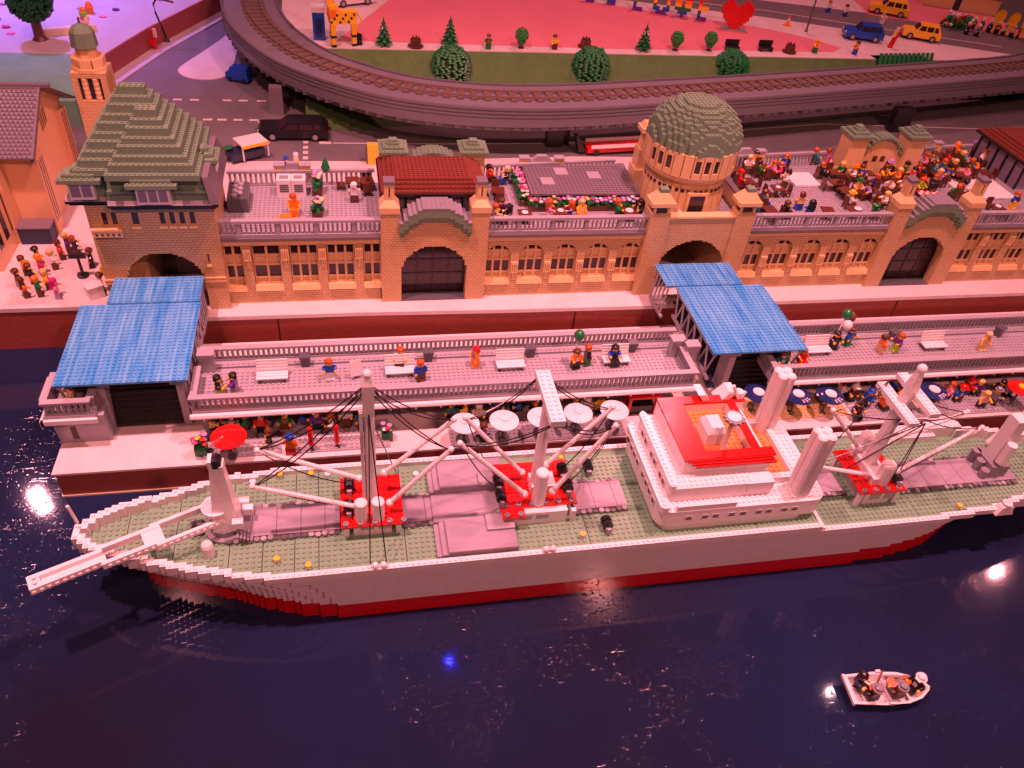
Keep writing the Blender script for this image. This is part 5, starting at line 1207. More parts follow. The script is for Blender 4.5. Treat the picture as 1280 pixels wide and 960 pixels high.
# near-left: red post, street lamp, platform objects
rp = thing('red_sign_post', 'red post with white notice at the foot of the red wall', 'sign', (-37.2, 156.4, .5), .9); MB().box(-.5, .5, -.5, .5, 0, 7).build('post', red, rp, local=True); MB().box(-1.4, -.5, -.9, .9, 1.5, 3).build('red_box', red, rp, local=True); MB().box(-.2, .2, -1.8, -.5, 4.4, 7.4).build('notice', white, rp, local=True)
sl = thing('street_lamp', 'black curved street lamp on the pavement by the red wall', 'lamp', (-34.2, 164.4, .5), .1); MB().lathe(0, 0, [(1, 0), (.6, .8), (.4, 1.2)], 10).build('foot', black, sl, local=True)
MB().tube([(0, 0, 1), (-2.2, 0, 10), (-2.4, 0, 13), (-1.2, 0, 14.6), (1.5, 0, 14.4), (4.5, 0, 13.6)], .35, 8).build('post', black, sl, local=True)
tr = thing('leafy_tree', 'broad dark green brick tree with brown trunk on violet platform', 'tree', (-70, 142.5, VZ))
MB().lathe(0, 0, [(2.4, 0), (1.7, 1.2), (1.5, 5), (1.9, 7)], 9).build('trunk', brown, tr, local=True)
c = MB(); rr = random.Random(5)
for _ in range(900):
    a = rr.random() * 6.283; zz = rr.uniform(-1, 1); r = math.sqrt(max(0, 1 - zz * zz)) * rr.uniform(.75, 1.0)
    px, py, pz = 6.8 * r * math.cos(a), 6.8 * r * math.sin(a), 13 + 7 * zz; s = rr.uniform(.35, .6)
    c.box(px - s, px + s, py - s, py + s, pz - s * .8, pz + s * .8)
c.build('leaf_bricks', mat('darkgreen', .35), tr, 'stuff', local=True); MB().ball((0, 0, 13), (5.4, 5.4, 5.8), 12, 8).build('crown_core', mat('darkgreen'), tr, local=True)
sb = thing('white_bench', 'long curved white seat on the violet platform', 'bench', (-62.7, 149.5, VZ), .32); MB().prism([(-9, -1.2), (-7, -1.8), (6, -1.6), (9, 0), (7, 1.4), (-7, 1.2)], 0, 2.2).build('seat_block', mat('cream'), sb, local=True)
sq = thing('white_squirrel', 'small white squirrel figure on the white seat', 'animal', (-57, 152.5, VZ + 2.2), .3)
MB().ball((0, 0, 1.0), (.9, .6, 1.1), 8, 6).ball((.6, 0, 2.3), (.6, .5, .55), 8, 6).build('body', mat('cream'), sq, local=True); MB().tube([(-.6, 0, .4), (-2.2, 0, 1.2), (-2.6, 0, 2.2), (-1.6, 0, 2.6)], [.3, .5, .5, .2], 6).build('tail', mat('cream'), sq, local=True)
pl_items = [('ring', -88, 165, 'brown', 'brown ring lying on violet platform'), ('disc', -83, 158, 'magenta', 'magenta flower piece at left of the big tree'), ('disc', -80, 152, 'pink', 'pink flower piece in front of the big tree'), ('disc', -61, 168, 'magenta', 'magenta piece right of the big tree'), ('cup', -60.8, 170, 'lime', 'lime bucket right of the big tree'), ('cup', -60, 176, 'orange', 'orange bucket behind the lime bucket'), ('disc', -55, 172, 'pink', 'pink piece right of the lime bucket'), ('disc', -90, 182, 'lavender', 'lavender piece at the far left of platform'), ('cup', -84, 184, 'orange', 'orange bucket at the far left of platform'), ('disc', -64, 180, 'lavender', 'lavender piece behind the big tree'), ('disc', -52, 180, 'purple', 'dark purple piece at back of violet platform'), ('disc', -78, 186, 'pink', 'pink piece at the top edge left of tree')]
for kind, x, y, c, lab in pl_items:
    t = thing('platform_' + kind, lab, 'toy piece', (x, y - 5, VZ), 0, 'small toy pieces on the violet platform')
    if kind == 'ring': MB().lathe(0, 0, [(.7, .1), (1.5, 0), (1.6, .5), (.7, .5)], 14).build('ring', mat(c), t, local=True)
    elif kind == 'disc':
        for k in range(5): MB().lathe(.8 * math.cos(k * 1.257), .8 * math.sin(k * 1.257), [(.55, 0), (.55, .4 + .05 * k)], 8).build('petal', mat(c), t, local=True)
    else: MB().lathe(0, 0, [(1.1, 0), (1.5, 2.2), (1.2, 2.6)], 10).build('bucket', mat(c), t, local=True); MB().ball((0, 0, 2.9), 1.1, 8, 5).build('fruit', mat('orange'), t, local=True)

# ------------------------------------------------------------------ left house and clock tower
hs = thing('gabled_house', 'orange-tan gabled house with dark tiled roof at left edge', 'house', (-58, 45, 0))
SMT = mottled('smooth_tan_wall', (.66, .40, .20), (.72, .45, .23), .06, .4)
MB().box(-110, -43.2, 31, 61, 0, 22.2).build('wall', SMT, hs)
mk('gable', [(-43.2, 31, 22.2), (-43.2, 61, 22.2), (-43.2, 46, 30.4), (-44.4, 31, 22.2), (-44.4, 61, 22.2), (-44.4, 46, 30.4)], [[0, 1, 2], [5, 4, 3], [0, 2, 5, 3], [2, 1, 4, 5]], SMT, hs)
ROOFT = coursed('dark_roof_tiles', (.14, .075, .075), (.12, .06, .062), (.04, .02, .02), 1.0, .55, .14, .35, .3)
rf = MB()
sl_ = math.hypot(17.5, 9.6)
for row in range(19):                                   # overlapping tile courses
    t0 = row / 19; t1 = (row + 1.15) / 19
    y0, z0 = 28.5 + 17.5 * t0, 20.8 + 9.8 * t0; y1, z1 = 28.5 + 17.5 * t1, 20.8 + 9.8 * t1
    MB().add([(-110, y0, z0 + .35), (-41.6, y0, z0 + .35), (-41.6, y1, z1 + .12), (-110, y1, z1 + .12), (-110, y0, z0 - .1), (-41.6, y0, z0 - .1)], [[0, 1, 2, 3], [0, 4, 5, 1], [1, 5, 2]]).build('tile_course', mat('plumgrey', .3), hs)
    studs([(x, y0 + .35, z0 + .38) for x in np.arange(-66 + .5 * (row % 2), -42, 1.0)], mat('plumgrey', .3), hs)
mk('rear_roof', [(-110, 46, 30.6), (-40, 46, 30.6), (-40, 63.5, 21), (-110, 63.5, 21), (-110, 46, 30.2), (-40, 46, 30.2), (-40, 63.5, 20.6), (-110, 63.5, 20.6)], [[0, 1, 2, 3], [7, 6, 5, 4], [1, 5, 6, 2], [0, 4, 5, 1]], ROOFT, hs)
box('ridge', -110, -39.6, 45.4, 46.8, 30.5, 31.2, plum, hs)
mk('verge', [(-41.6, 28.5, 21.1), (-41.6, 46, 30.9), (-41.6, 46, 29.6), (-41.6, 28.5, 19.9), (-42.3, 28.5, 21.1), (-42.3, 46, 30.9), (-42.3, 46, 29.6), (-42.3, 28.5, 19.9)], [[0, 1, 2, 3], [7, 6, 5, 4], [0, 4, 5, 1], [3, 2, 6, 7]], plum, hs)
for y0 in (31.0, 55): MB().box(-43.2, -42.0, y0, y0 + 5, 0, 20).build('buttress', SMT, hs); 
for k in range(3):
    box('slit', -42.02, -41.96, 31.8 + k * 1.3, 32.3 + k * 1.3, 3, 19, brown, hs); box('slit', -42.02, -41.96, 55.8 + k * 1.3, 56.3 + k * 1.3, 3, 20, brown, hs)
for k in range(4): box('louvre', -43.22, -43.14, 43.6 + k * 1.3, 44.3 + k * 1.3, 20.6 + k * .2, 25.0, brown, hs)
MB().box(-80, -50.4, 15, 31, 0, 20).build('front_annex', SMT, hs)
for k in range(3): box('annex_window', -50.42, -50.3, 17.5 + k * 4.4, 19.8 + k * 4.4, 4, 14, GLASS, hs)
MB().box(-51.2, -49.6, 27, 30.9, 0, 21).build('pilaster', SMT, hs)
bx_ = thing('dark_plinth', 'dark grey box at the foot of the left house', 'box', (-44, 28, 0)); MB().box(-5.5, 1.5, -1.5, 2.8, 0, 4.2).build('plinth_body', mat('dark', .5), bx_, local=True); MB().box(-5.7, 1.7, -1.7, 2.98, 4.2, 4.5).build('plinth_top', plum, bx_, local=True)
ct = thing('clock_tower', 'slim tan belfry tower with grey octagonal cap behind the house', 'tower', (-34.6, 64, 0))
xs = [-38.8, -37.4, -36.4, -35.2, -34.2, -33, -32, -30.6]
occ = np.ones((7, 3, 4), bool); occ[[1, 3, 5], 0, 2] = False; occ[[1, 5], 0, 2] = False; occ[[2, 4], 0, 2] = False; occ[6, [1], 2] = False
vox('shaft', xs, [60, 61.2, 66, 68], [0, 20.8, 21.4, 27.2, 28.4], occ, TANBRICK, ct)
box('bell_shade_sheet', -37.4, -32, 61.1, 61.18, 21.4, 27.2, mat('dark'), ct)  # thin dark sheet behind the columns, belfry shade put into its colour
for x in (-36.0, -33.4):
    for k in range(5): MB().lathe(x, 60.7, [(.72, 21.4 + k * 1.15), (.8, 22.3 + k * 1.15), (.6, 22.5 + k * 1.15)], 10).build('bell_column', tan, ct)
MB().lathe(-34.7, 64, [(4.4, 28.4), (4.4, 29.2), (4.0, 29.2)], 8, 0, PI / 8).build('ledge', tan, ct)
for k in range(8):
    a = PI / 4 * k; c, s = math.cos(a), math.sin(a)
    v = [(-34.7 + r * math.cos(a + q), 64 + r * math.sin(a + q), z) for r in (4.0, 2.6) for z in (29.2, 31.4) for q in (-.36, .36)]
    p = mk('crown_block', v, [[0, 1, 3, 2], [4, 6, 7, 5], [2, 3, 7, 6], [0, 2, 6, 4], [1, 5, 7, 3]], tan, ct); studs([(-34.7 + 3.3 * math.cos(a + q), 64 + 3.3 * math.sin(a + q), 31.4) for q in (-.2, .2)], tan, p)
MB().lathe(-34.7, 64, [(2.5, 29), (2.5, 33.6)], 8, 0, PI / 8).build('lantern', tan, ct)
MB().lathe(-34.7, 64, [(2.9, 33.6), (3.2, 33.9), (2.9, 37.4), (2.2, 38.4), (.6, 39.2)], 8, 0, PI / 8).build('cap', sg, ct); MB().box(-34.9, -34.5, 63.8, 64.2, 39, 40.6).build('finial', dbg, ct)
# ------------------------------------------------------------------ quay furniture
def parasol(label, x, y, z, canopy_col, hub_col, r=3.1, group='open parasols on the quay', tilt=0):
    t = thing('parasol', label, 'parasol', (x, y, PS), 0, group)
    MB().lathe(0, 0, [(.9, 0), (.9, .4), (.25, .5), (.25, z - PS)], 8).build('pole', dbg, t, local=True)
    n = 24; prof = [(r, 0), (r * .99, .12), (r * .55, .42), (.9, .62), (.85, .62)]
    c = MB().lathe(0, 0, [(a, z - PS + b) for a, b in prof], n).build('canopy', mat(canopy_col, .16), t, local=True, smooth=False)
    MB().lathe(0, 0, [(.9, z - PS + .6), (.9, z - PS + .85), (.6, z - PS + .85)], 12).build('hub', mat(hub_col, .2), t, local=True)
    return t
parasol('round red parasol at the left end of the quay', 3.0, -43.6, .8, 'red', 'red', 3.3)
for i, (x, y, l) in enumerate(((47.6, -43.9, 'white parasol partly behind the crossed booms'), (55.6, -43.8, 'white parasol just left of the crossbar mast'), (63.4, -43.6, 'white parasol hidden behind the crossbar mast'), (71.2, -43.0, 'white parasol just right of the crossbar mast'), (79.0, -42.8, 'rightmost white parasol near the red kiosk'))): parasol(l, x, y, .8, 'white', 'white', 3.0)
for i, (x, y, l) in enumerate(((112.4, -40.3, 'leftmost navy parasol next to the far funnel'), (121.3, -41.6, 'middle navy parasol with white centre'), (128.8, -42.2, 'right navy parasol of the row of three'), (154.3, -42.8, 'navy parasol behind the aft mast'))):
    t = parasol(l, x, y, .7, 'navy', 'white', 3.1); MB().lathe(0, 0, [(1.25, .7 - PS + .5), (1.25, .7 - PS + .74), (.9, .74 - PS + .7)], 16).build('white_centre', white, t, local=True)
    for k in range(6):
        a = -1.5 + .35 * (k % 3); rr_ = 2.0 + .5 * (k // 3); MB().box(rr_ * math.cos(a) - .16, rr_ * math.cos(a) + .16, rr_ * math.sin(a) - .16, rr_ * math.sin(a) + .16, .7 - PS + .1, .7 - PS + .42).build('white_fleck', white, t, local=True)
parasol('red and yellow parasol at the right edge of the quay', 176.6, -43.8, .8, 'red', 'yellow', 3.0)
for l, x, y in (('left closed red parasol by the picket fence', 17.8, -43.3), ('right closed red parasol by the picket fence', 22.7, -43.0)):
    t = thing('closed_parasol', l, 'parasol', (x, y, PS), 0, 'closed red parasols'); MB().lathe(0, 0, [(.7, 0), (.5, .5), (.2, .6), (.2, 1.4)], 8).build('foot', black, t, local=True); MB().lathe(0, 0, [(.3, 1.2), (.62, 2.0), (.5, 3.6), (.55, 5.4), (.4, 6.2)], 10).build('folded_cloth', mat('red', .2), t, local=True)
for i, (x0, x1, y) in enumerate(((2.5, 11.6, -42.4), (15.2, 30.4, -41.2))):
    t = thing('picket_fence', ['short white picket fence by the red parasol', 'white picket fence behind the two closed parasols'][i], 'fence', ((x0 + x1) / 2, y, PS), 0, 'white picket fences')
    for z in (.5, 1.3): MB().box((x0 - x1) / 2, (x1 - x0) / 2, -.12, .12, z, z + .25).build('fence_rail', white, t, local=True)
    for k in np.arange((x0 - x1) / 2 + .4, (x1 - x0) / 2, 1.0): MB().prism([(k - .32, -.2), (k + .32, -.2), (k + .32, -.14), (k - .32, -.14)], 0, 1.9, 0, [(k - .12, -.2), (k + .12, -.2), (k + .12, -.14), (k - .12, -.14)]).build('picket', white, t, local=True)
for i, (a, b, c, d) in enumerate(((-3.6, 12, -43.8, -36), (14, 33, -43.9, -36), (45, 82, -45.0, -36), (136, 190, -45.6, -36))):
    t = thing('floor_plate', ['grey studded floor plate under the red parasol', 'grey studded floor plate with the picket fence', 'grey studded floor plate under the white parasols', 'grey studded floor plate at the right of the quay'][i], 'plate', ((a + b) / 2, (c + d) / 2, PS), 0, 'studded floor plates')
    box('plate', a, b, c, d, PS, PS + .35, lbg, t); studs(grid(a, b, c, c + 6, PS + .35), lbg, t)
t = thing('floor_plate', 'tan studded floor plate under the navy parasols', 'plate', (126, -41, PS), 0, 'studded floor plates'); box('plate', 110, 135, -43.4, -36, PS, PS + .35, tan, t); studs(grid(110, 135, -43.4, -38, PS + .35), tan, t)
def flowerbox(label, x, y, z, n, cols, base='green', w=2.2, h=2.2):
    t = thing('flower_tub', label, 'flowers', (x, y, z), 0, 'flower tubs'); rr = random.Random(int(x * 3 + y))
    MB().box(-w / 2, w / 2, -1, 1, 0, h).build('tub', mat(base), t, local=True)
    b = MB()
    for _ in range(20): b.ball((rr.uniform(-w / 2, w / 2), rr.uniform(-1, 1), h + rr.uniform(0, 1.6)), .45, 6, 4)
    b.build('leaves', mat('darkgreen'), t, 'stuff', local=True)
    for k in range(n):
        fx, fy, fz = rr.uniform(-w / 2, w / 2), rr.uniform(-1.1, .6), h + rr.uniform(.3, 2.4)
        MB().lathe(fx, fy, [(.2, fz - .1), (.5, fz), (.5, fz + .2), (.15, fz + .3)], 7).build('blossom', mat(cols[k % len(cols)]), t, local=True)
flowerbox('green tub of mixed flowers beside the red parasol', -2.6, -42.3, PS, 9, ['pink', 'red', 'yellow', 'magenta', 'red'], h=2.8)
flowerbox('green tub of red and white flowers by the forward mast', 32.5, -41.2, PS, 7, ['white', 'red', 'pink', 'white'])
k_ = thing('red_kiosk', 'red framed kiosk under the walkway near white parasols', 'kiosk', (87, -37.5, PS))
for x in (-3, 3): 
    for y in (-1.4, 1.4): MB().box(x - .3, x + .3, y - .3, y + .3, 0, 4.8).build('post', red, k_, local=True)
MB().box(-3.5, 3.5, -1.9, 1.9, 4.8, 5.3).build('roof', red, k_, local=True); MB().box(-2.8, 2.8, -1.2, 1.4, 0, 2.2).build('counter', black, k_, local=True)
benchl = ['white slatted bench at the left end of the walkway', 'white slatted bench with a seated figure in white', 'white slatted bench in the middle of the left walkway, empty', 'white slatted bench with a figure lounging in blue', 'white slatted bench beside the balloon seller', 'white slatted bench on the right walkway behind aft mast']
for l, (x, y) in zip(benchl, ((10.8, -30.6), (35.9, -30.8), (58.9, -30.6), (82.1, -30.6), (130.2, -30.6), (160.0, -30.9))):
    t = thing('walkway_bench', l, 'bench', (x, y, WF), 0, 'white benches on the walkway')
    for k in range(3): MB().box(-3, 3, -1.5 + k * .8, -.78 + k * .8, 1.0, 1.3).build('seat_slat', white, t, local=True)
    for k in range(4): MB().box(-3, 3, .95 + .16 * k, 1.2 + .16 * k, 1.3 + k * .62, 1.85 + k * .62).build('back_slat', white, t, local=True)
    for s in (-2.3, 2.3): MB().box(s - .3, s + .3, -1.2, 1.2, 0, 1.0).build('leg', dbg, t, local=True)
binl = ['first', 'second', 'third', 'fourth']
for i, (x, y) in enumerate(((17.1, -26.8), (42.0, -27.0), (63.8, -27.2), (86.8, -27.0), (151.5, -27.3), (180.3, -27.6))):
    l = f'{binl[i]} dark grey bin from the left on the left walkway' if i < 4 else ['dark grey bin behind the orange-topped figure on right walkway', 'dark grey bin at the far right of the walkway'][i - 4]
    t = thing('litter_bin', l, 'bin', (x, y, WF), .0 if i < 4 else .4, 'dark bins along the walkway')
    MB().frus(-.8, .8, -.7, .7, 0, -1.0, 1.0, -.9, .9, 2.2).build('bin_body', dbg, t, local=True); MB().box(-1.1, 1.1, -1.0, 1.0, 2.2, 2.6).build('bin_lid', dbg, t, local=True)
def balloon(label, x, y, z, c, hand):
    t = thing('balloon', label, 'balloon', hand, 0, 'balloons over the walkway'); o = Vector(hand)
    MB().tube([(0, 0, 0), tuple(Vector((x, y, z)) - o)], .17, 6).build('stick', white, t, local=True); d = Vector((x, y, z)) - o
    MB().ball((d.x, d.y, d.z + .9), (1.15, 1.15, 1.3), 12, 8).build('balloon_body', mat(c, .12), t, local=True, smooth=True)
balloon('single green balloon over the left walkway', 73.0, -30.4, 10.2, 'green', (72.2, -31.4, 6.0))
balloon('green balloon above the right walkway', 136.6, -27.4, 10.6, 'green', (134.0, -29.8, 5.6)); balloon('white balloon above the right walkway', 136.2, -29.4, 9.0, 'white', (134.2, -30.2, 5.4)); balloon('dark red balloon above the right walkway', 138.2, -27.0, 9.4, 'darkred', (134.4, -29.4, 5.6))
sp = thing('leaning_sign', 'white tilted board beside the forward mast on the walkway', 'sign', (27.0, -31.8, WF), .3); MB().add([(-1.1, -.2, .8), (1.1, -.2, .8), (1.3, .6, 4.2), (-.9, .6, 4.2), (-1.1, .1, .7), (1.1, .1, .7), (1.3, .9, 4.1), (-.9, .9, 4.1)], [[0, 1, 2, 3], [7, 6, 5, 4], [0, 4, 5, 1], [1, 5, 6, 2], [2, 6, 7, 3], [3, 7, 4, 0]]).build('board', white, sp, local=True); MB().lathe(0, .3, [(.4, 0), (.25, 1.2)], 8).build('foot', dbg, sp, local=True)
for i, (x, y, z) in enumerate(((96.2, -29, WF), (98.8, -31, WF), (-1.6, -27, WF))):
    t = thing('gate_pier', ['grey pier at the rear right end of the left walkway', 'grey pier next to the right canopy', 'grey pier under the left canopy edge'][i], 'pier', (x, y, z)); MB().box(-1.4, 1.4, -1, 1, 0, 4.2).build('pier_block', lbg, t, local=True); MB().box(-1.6, 1.6, -1.2, 1.2, 4.2, 4.7).build('pier_cap', lbg, t, local=True)
# plaza: music stand with speaker, white box, drum
ms_ = thing('music_stand', 'black stand on round foot in front of the band', 'stand', (-33.2, 12.5, 0)); MB().lathe(0, 0, [(1.3, 0), (1.3, .4), (.4, .5), (.3, 5)], 12).build('pole', black, ms_, local=True); MB().box(-1.8, 1.8, -.5, .5, 5, 6).build('tray', black, ms_, local=True)
wb = thing('white_box', 'plain white box near the blue canopy on the plaza', 'box', (-29.0, 4.4, 0), .55); MB().box(-1.6, 1.6, -1.4, 1.4, 0, 2.9).build('box_body', white, wb, local=True); MB().box(-1.75, 1.75, -1.55, 1.55, 2.9, 3.2).build('box_lid', white, wb, local=True)
dr = thing('yellow_drum', 'round yellow drum held up by the musicians', 'drum', (-26.8, 9.6, 2.6), .3); MB().tube([(0, -.5, 1), (0, .5, 1)], 1.6, 16).build('drum_shell', mat('yellow'), dr, local=True); MB().tube([(0, -.56, 1), (0, -.5, 1)], .5, 10).build('drum_boss', mat('orange'), dr, local=True)

# ------------------------------------------------------------------ terrace furniture
def table(i, x, y, lab):
    t = thing('cafe_table', lab, 'table', (x, y, ZF), (i * .7) % .3 - .15, 'brown terrace tables')
    MB().box(-1.6, 1.6, -1.6, 1.6, 2.2, 2.5).build('table_top', brown, t, local=True); MB().lathe(0, 0, [(.9, 0), (.9, .3), (.35, .4), (.35, 2.2)], 8).build('table_leg', brown, t, local=True)
tabs = [(62.8, 15.5, 'right of red roof by the rear'), (67.3, 4.5, 'behind balustrade left of flower planter'), (75.9, 5.3, 'between two long-haired figures'), (92.8, 4.9, 'next to the domed gate'), (129.2, 26.3, 'nearest the dome at the rear'), (129.8, 19.7, 'beside the figure in red hat'), (137.8, 27.5, 'behind the green-topped figure'), (136.6, 15.9, 'set with white plates'), (129.5, 5.2, 'at the balustrade right of domed gate'), (145.0, 4.4, 'at the middle of right balustrade'), (157.8, 24.6, 'left of the left green-hatted pillar'), (154.9, 19.0, 'empty, in the middle of right terrace'), (155.5, 14.6, 'empty, in front of another empty table'), (167.3, 24.1, 'at foot of the left green-hatted pillar'), (163.1, 14.5, 'left of the purple-topped figure'), (177.9, 25.2, 'in the middle of the crowd'), (188.8, 23.4, 'right of the crowd'), (197.7, 35.1, 'at the far rear rail'), (195.8, 23.4, 'by the blonde figure on right'), (204.7, 24.6, 'next to the right red roof'), (178.6, 10.6, 'with checkered cloth behind gable'), (152.4, 4.8, 'by the green plant'), (194.9, 5.1, 'right of the right entrance'), (28.6, 20.6, 'rear left terrace, left one'), (32.0, 20.4, 'rear left terrace, beside red roof')]
chair0 = None
def chair(x, y, ang, lab):
    global chair0
    if chair0 is None:
        t = thing('cafe_chair', lab, 'chair', (x, y, ZF), 0, 'brown terrace chairs')
        MB().box(-.95, .95, -.95, .95, 1.1, 1.4).build('seat', brown, t, local=True); MB().box(-.95, .95, .7, .95, 1.4, 3.4).build('backrest', brown, t, local=True)
        for a in (-.8, .8):
            for b in (-.8, .8): MB().box(a - .14, a + .14, b - .14, b + .14, 0, 1.1).build('leg', brown, t, local=True)
        chair0 = t
    else: t = copy_tree(chair0)
    t.location = (x, y, ZF); t.rotation_euler = (0, 0, ang); t['label'] = lab
    ORG[t.name] = Vector((x, y, ZF))
for i, (x, y, l) in enumerate(tabs):
    table(i, x, y, 'brown square table ' + l)
    if i in (0, 4, 5, 6, 7, 10, 11, 12, 14, 16, 18, 19, 23, 24, 8, 22):
        w = ('left', 'right') if i % 2 else ('near', 'far')
        for s, nme in ((-1, w[0]), (1, w[1])):
            if i % 2: chair(x + s * 2.7, y, -PI / 2 * s, f'brown chair on the {nme} side of table {l}')
            else: chair(x, y + s * 2.7, PI if s < 0 else 0, f'brown chair on the {nme} side of table {l}')
for i, (x, y, w) in enumerate(((67.3, 4.5, .8), (76, 5.2, .8), (92.8, 4.9, 1.0), (136.6, 15.9, .7), (153.4, 4.6, 1.0), (178.6, 10.6, .8), (195, 5.2, .8))):
    t = thing('white_plate', ['white plate left of flower planter', 'white plate between the long-haired diners', 'white plate next to domed gate', 'white plate on set table right of dome', 'white plate by the green plant', 'white plate on the checkered table', 'white plate right of right entrance'][i], 'plate', (x, y, ZF + 2.5), 0, 'white plates'); MB().lathe(0, 0, [(w * .6, 0), (w, .15), (w * .9, .25), (w * .5, .12)], 14).build('dish', white, t, local=True)
ck = thing('checkered_cloth', 'white and red checkered cloth on table behind right gable', 'cloth', (178.6, 12.2, ZF + 2.5))
for i in range(6):
    for j in range(3): MB().box(-3 + i, -2 + i, -1.5 + j, -.5 + j, .01, .12 + .01 * ((i + j) % 2)).build('cloth_square', white if (i + j) % 2 else red, ck, local=True)
for i, (a, b, c, d) in enumerate(((144.5, 152, 20.6, 28), (192, 207.5, 13, 24))):
    t = thing('white_dais', ['smooth white dais in the middle of right terrace', 'smooth white dais right of the right entrance'][i], 'platform', ((a + b) / 2, (c + d) / 2, ZF)); box('dais_slab', a, b, c, d, ZF + .15, ZF + .6, mat('slab'), t); box('dais_base', a + .2, b - .2, c + .2, d - .2, ZF, ZF + .15, lbg, t)
def hedge(label, pts, z, h, dens, cols, wood=True):
    (x0, y0), (x1, y1) = pts; t = thing('flower_planter', label, 'flowers', ((x0 + x1) / 2, (y0 + y1) / 2, z)); rr = random.Random(int(x0 + y0)); o = ORG[t.name]
    L = math.hypot(x1 - x0, y1 - y0); ux, uy = (x1 - x0) / L, (y1 - y0) / L
    P = [(x0 - uy * s, y0 + ux * s) for s in (-1.1, 1.1)]; Q = [(x1 - uy * s, y1 + ux * s) for s in (1.1, -1.1)]
    if wood: MB().prism([(p[0], p[1]) for p in (P[0], Q[1], Q[0], P[1])], z, z + 1.4).build('wood_box', brown, t)
    b = MB()
    for _ in range(int(L * 9)): 
        k = rr.random() * L; s = rr.uniform(-1, 1); b.ball((x0 + ux * k - uy * s, y0 + uy * k + ux * s, z + 1.2 + rr.random() * h), .5, 6, 4)
    b.build('leaves', mat('green'), t, 'stuff')
    for k in np.arange(.3, L, dens):
        for s in (-.8, .2): 
            xx, yy, zz = x0 + ux * k - uy * (s + rr.uniform(-.3, .3)), y0 + uy * k + ux * (s + rr.uniform(-.3, .3)), z + 1.5 + h + rr.uniform(-.5, .2)
            MB().lathe(xx, yy, [(.25, zz - .1), (.52, zz), (.5, zz + .2), (.15, zz + .34)], 7).build('blossom', mat(rr.choice(cols)), t)
hedge('long planter of pink and white flowers along the pergola front', [(69.5, 10.2), (97.2, 10.0)], ZF, 1.5, 1.15, ['pink', 'magenta', 'white', 'pink', 'blonde', 'lavender'])
hedge('planter of pink flowers along the pergola left side', [(68.6, 11.5), (68.9, 24.5)], ZF, 1.8, 1.15, ['pink', 'magenta', 'cream', 'pink'])
hedge('rear column of lavender flowers on the left terrace', [(20.4, 17.2), (20.6, 20.6)], ZF, 3.4, .7, ['lavender', 'pink', 'cream', 'blonde'])
hedge('front column of lavender flowers on the left terrace', [(20.4, 7.2), (20.8, 10.2)], ZF, 2.4, .7, ['lavender', 'cream', 'blonde'])
hedge('bushy green plant behind the right balustrade', [(157, 4.2), (159.4, 4.2)], ZF, 2.4, 2.4, ['leafgreen'], True)
ac = thing('ventilation_unit', 'white vented roof unit on the left terrace', 'vent unit', (14.8, 18.6, ZF))
for k in (-1, 1):
    u = MB().box(-3.2 if k < 0 else .05, -.05 if k < 0 else 3.2, -1.7, 1.7, 0, 4.2).build('unit_box', white, ac, local=True)
    for j in range(4):
        MB().box(k * 1.6 - 1.0, k * 1.6 + 1.0, -1.78, -1.7, 1.4 + j * .5, 1.7 + j * .5).build('louvre', dbg, u, local=True); MB().box(k * 1.6 - 1.0, k * 1.6 + 1.0, -.8 + j * .45, -.55 + j * .45, 4.2, 4.28).build('louvre', mat('grey'), u, local=True)
gb_ = thing('dark_counter', 'dark grey counter topped with silver pieces on left terrace', 'counter', (3.4, 14, ZF)); MB().box(-2.2, 2.2, -4, 4, 0, 3.4).build('counter_body', dbg, gb_, local=True)
for k in range(7): MB().lathe(-.6 + (k % 2) * 1.2, -3 + k, [(.6, 3.4), (.7, 3.9), (.5, 4.2)], 10).build('silver_piece', mat('lbg', .12), gb_, local=True)
ob = thing('orange_bench', 'low orange plates in front of the ginger figure', 'bench', (13.8, 5.6, ZF)); MB().box(-3.4, 3.4, -.8, .8, 0, .8).build('bench_plate', mat('orange'), ob, local=True); MB().box(-1.2, 1.2, -1, .6, .8, 1.9).build('bench_block', mat('orange'), ob, local=True)
pt_ = thing('potted_conifer', 'small green conifer on the rear parapet', 'plant', (22.6, 22.6, 21.2)); MB().lathe(0, 0, [(.3, 0), (.3, .6), (1.1, .7), (.7, 1.8), (.8, 1.9), (.15, 3.2)], 8).build('conifer', mat('green'), pt_, local=True)
for i, (x, w) in enumerate(((15, 6), (76, 9), (134, 9), (193, 9))):
    t = thing('rear_pediment', ['small pale pediment on left terrace rear rail', 'small pale pediment behind the pergola', 'small pale pediment behind the diners right of dome', 'small pale pediment behind the far right diners'][i], 'pediment', (x, yb(x) + .4, ZF))
    for s in (-1, 1): MB().box(s * w / 2 - 1.1, s * w / 2 + 1.1, -.8, .8, 0, 4.6).build('pediment_post', tan, t, local=True); MB().box(s * w / 2 - 1.3, s * w / 2 + 1.3, -1, 1, 4.6, 5.0).build('post_cap', lbg, t, local=True)
    v = [(a, b, c) for b in (-.6, .6) for a, c in ((-w / 2 + 1.2, 0), (-w / 2 + 1.2, 3.4), (-1.2, 5.4), (1.2, 5.4), (w / 2 - 1.2, 3.4), (w / 2 - 1.2, 0))]
    mk('pediment_panel', v, [[0, 1, 2, 3, 4, 5][::-1], [6, 7, 8, 9, 10, 11]] + [[i_, (i_ + 1) % 6, 6 + (i_ + 1) % 6, 6 + i_] for i_ in range(6)], lbg, t, local=True)

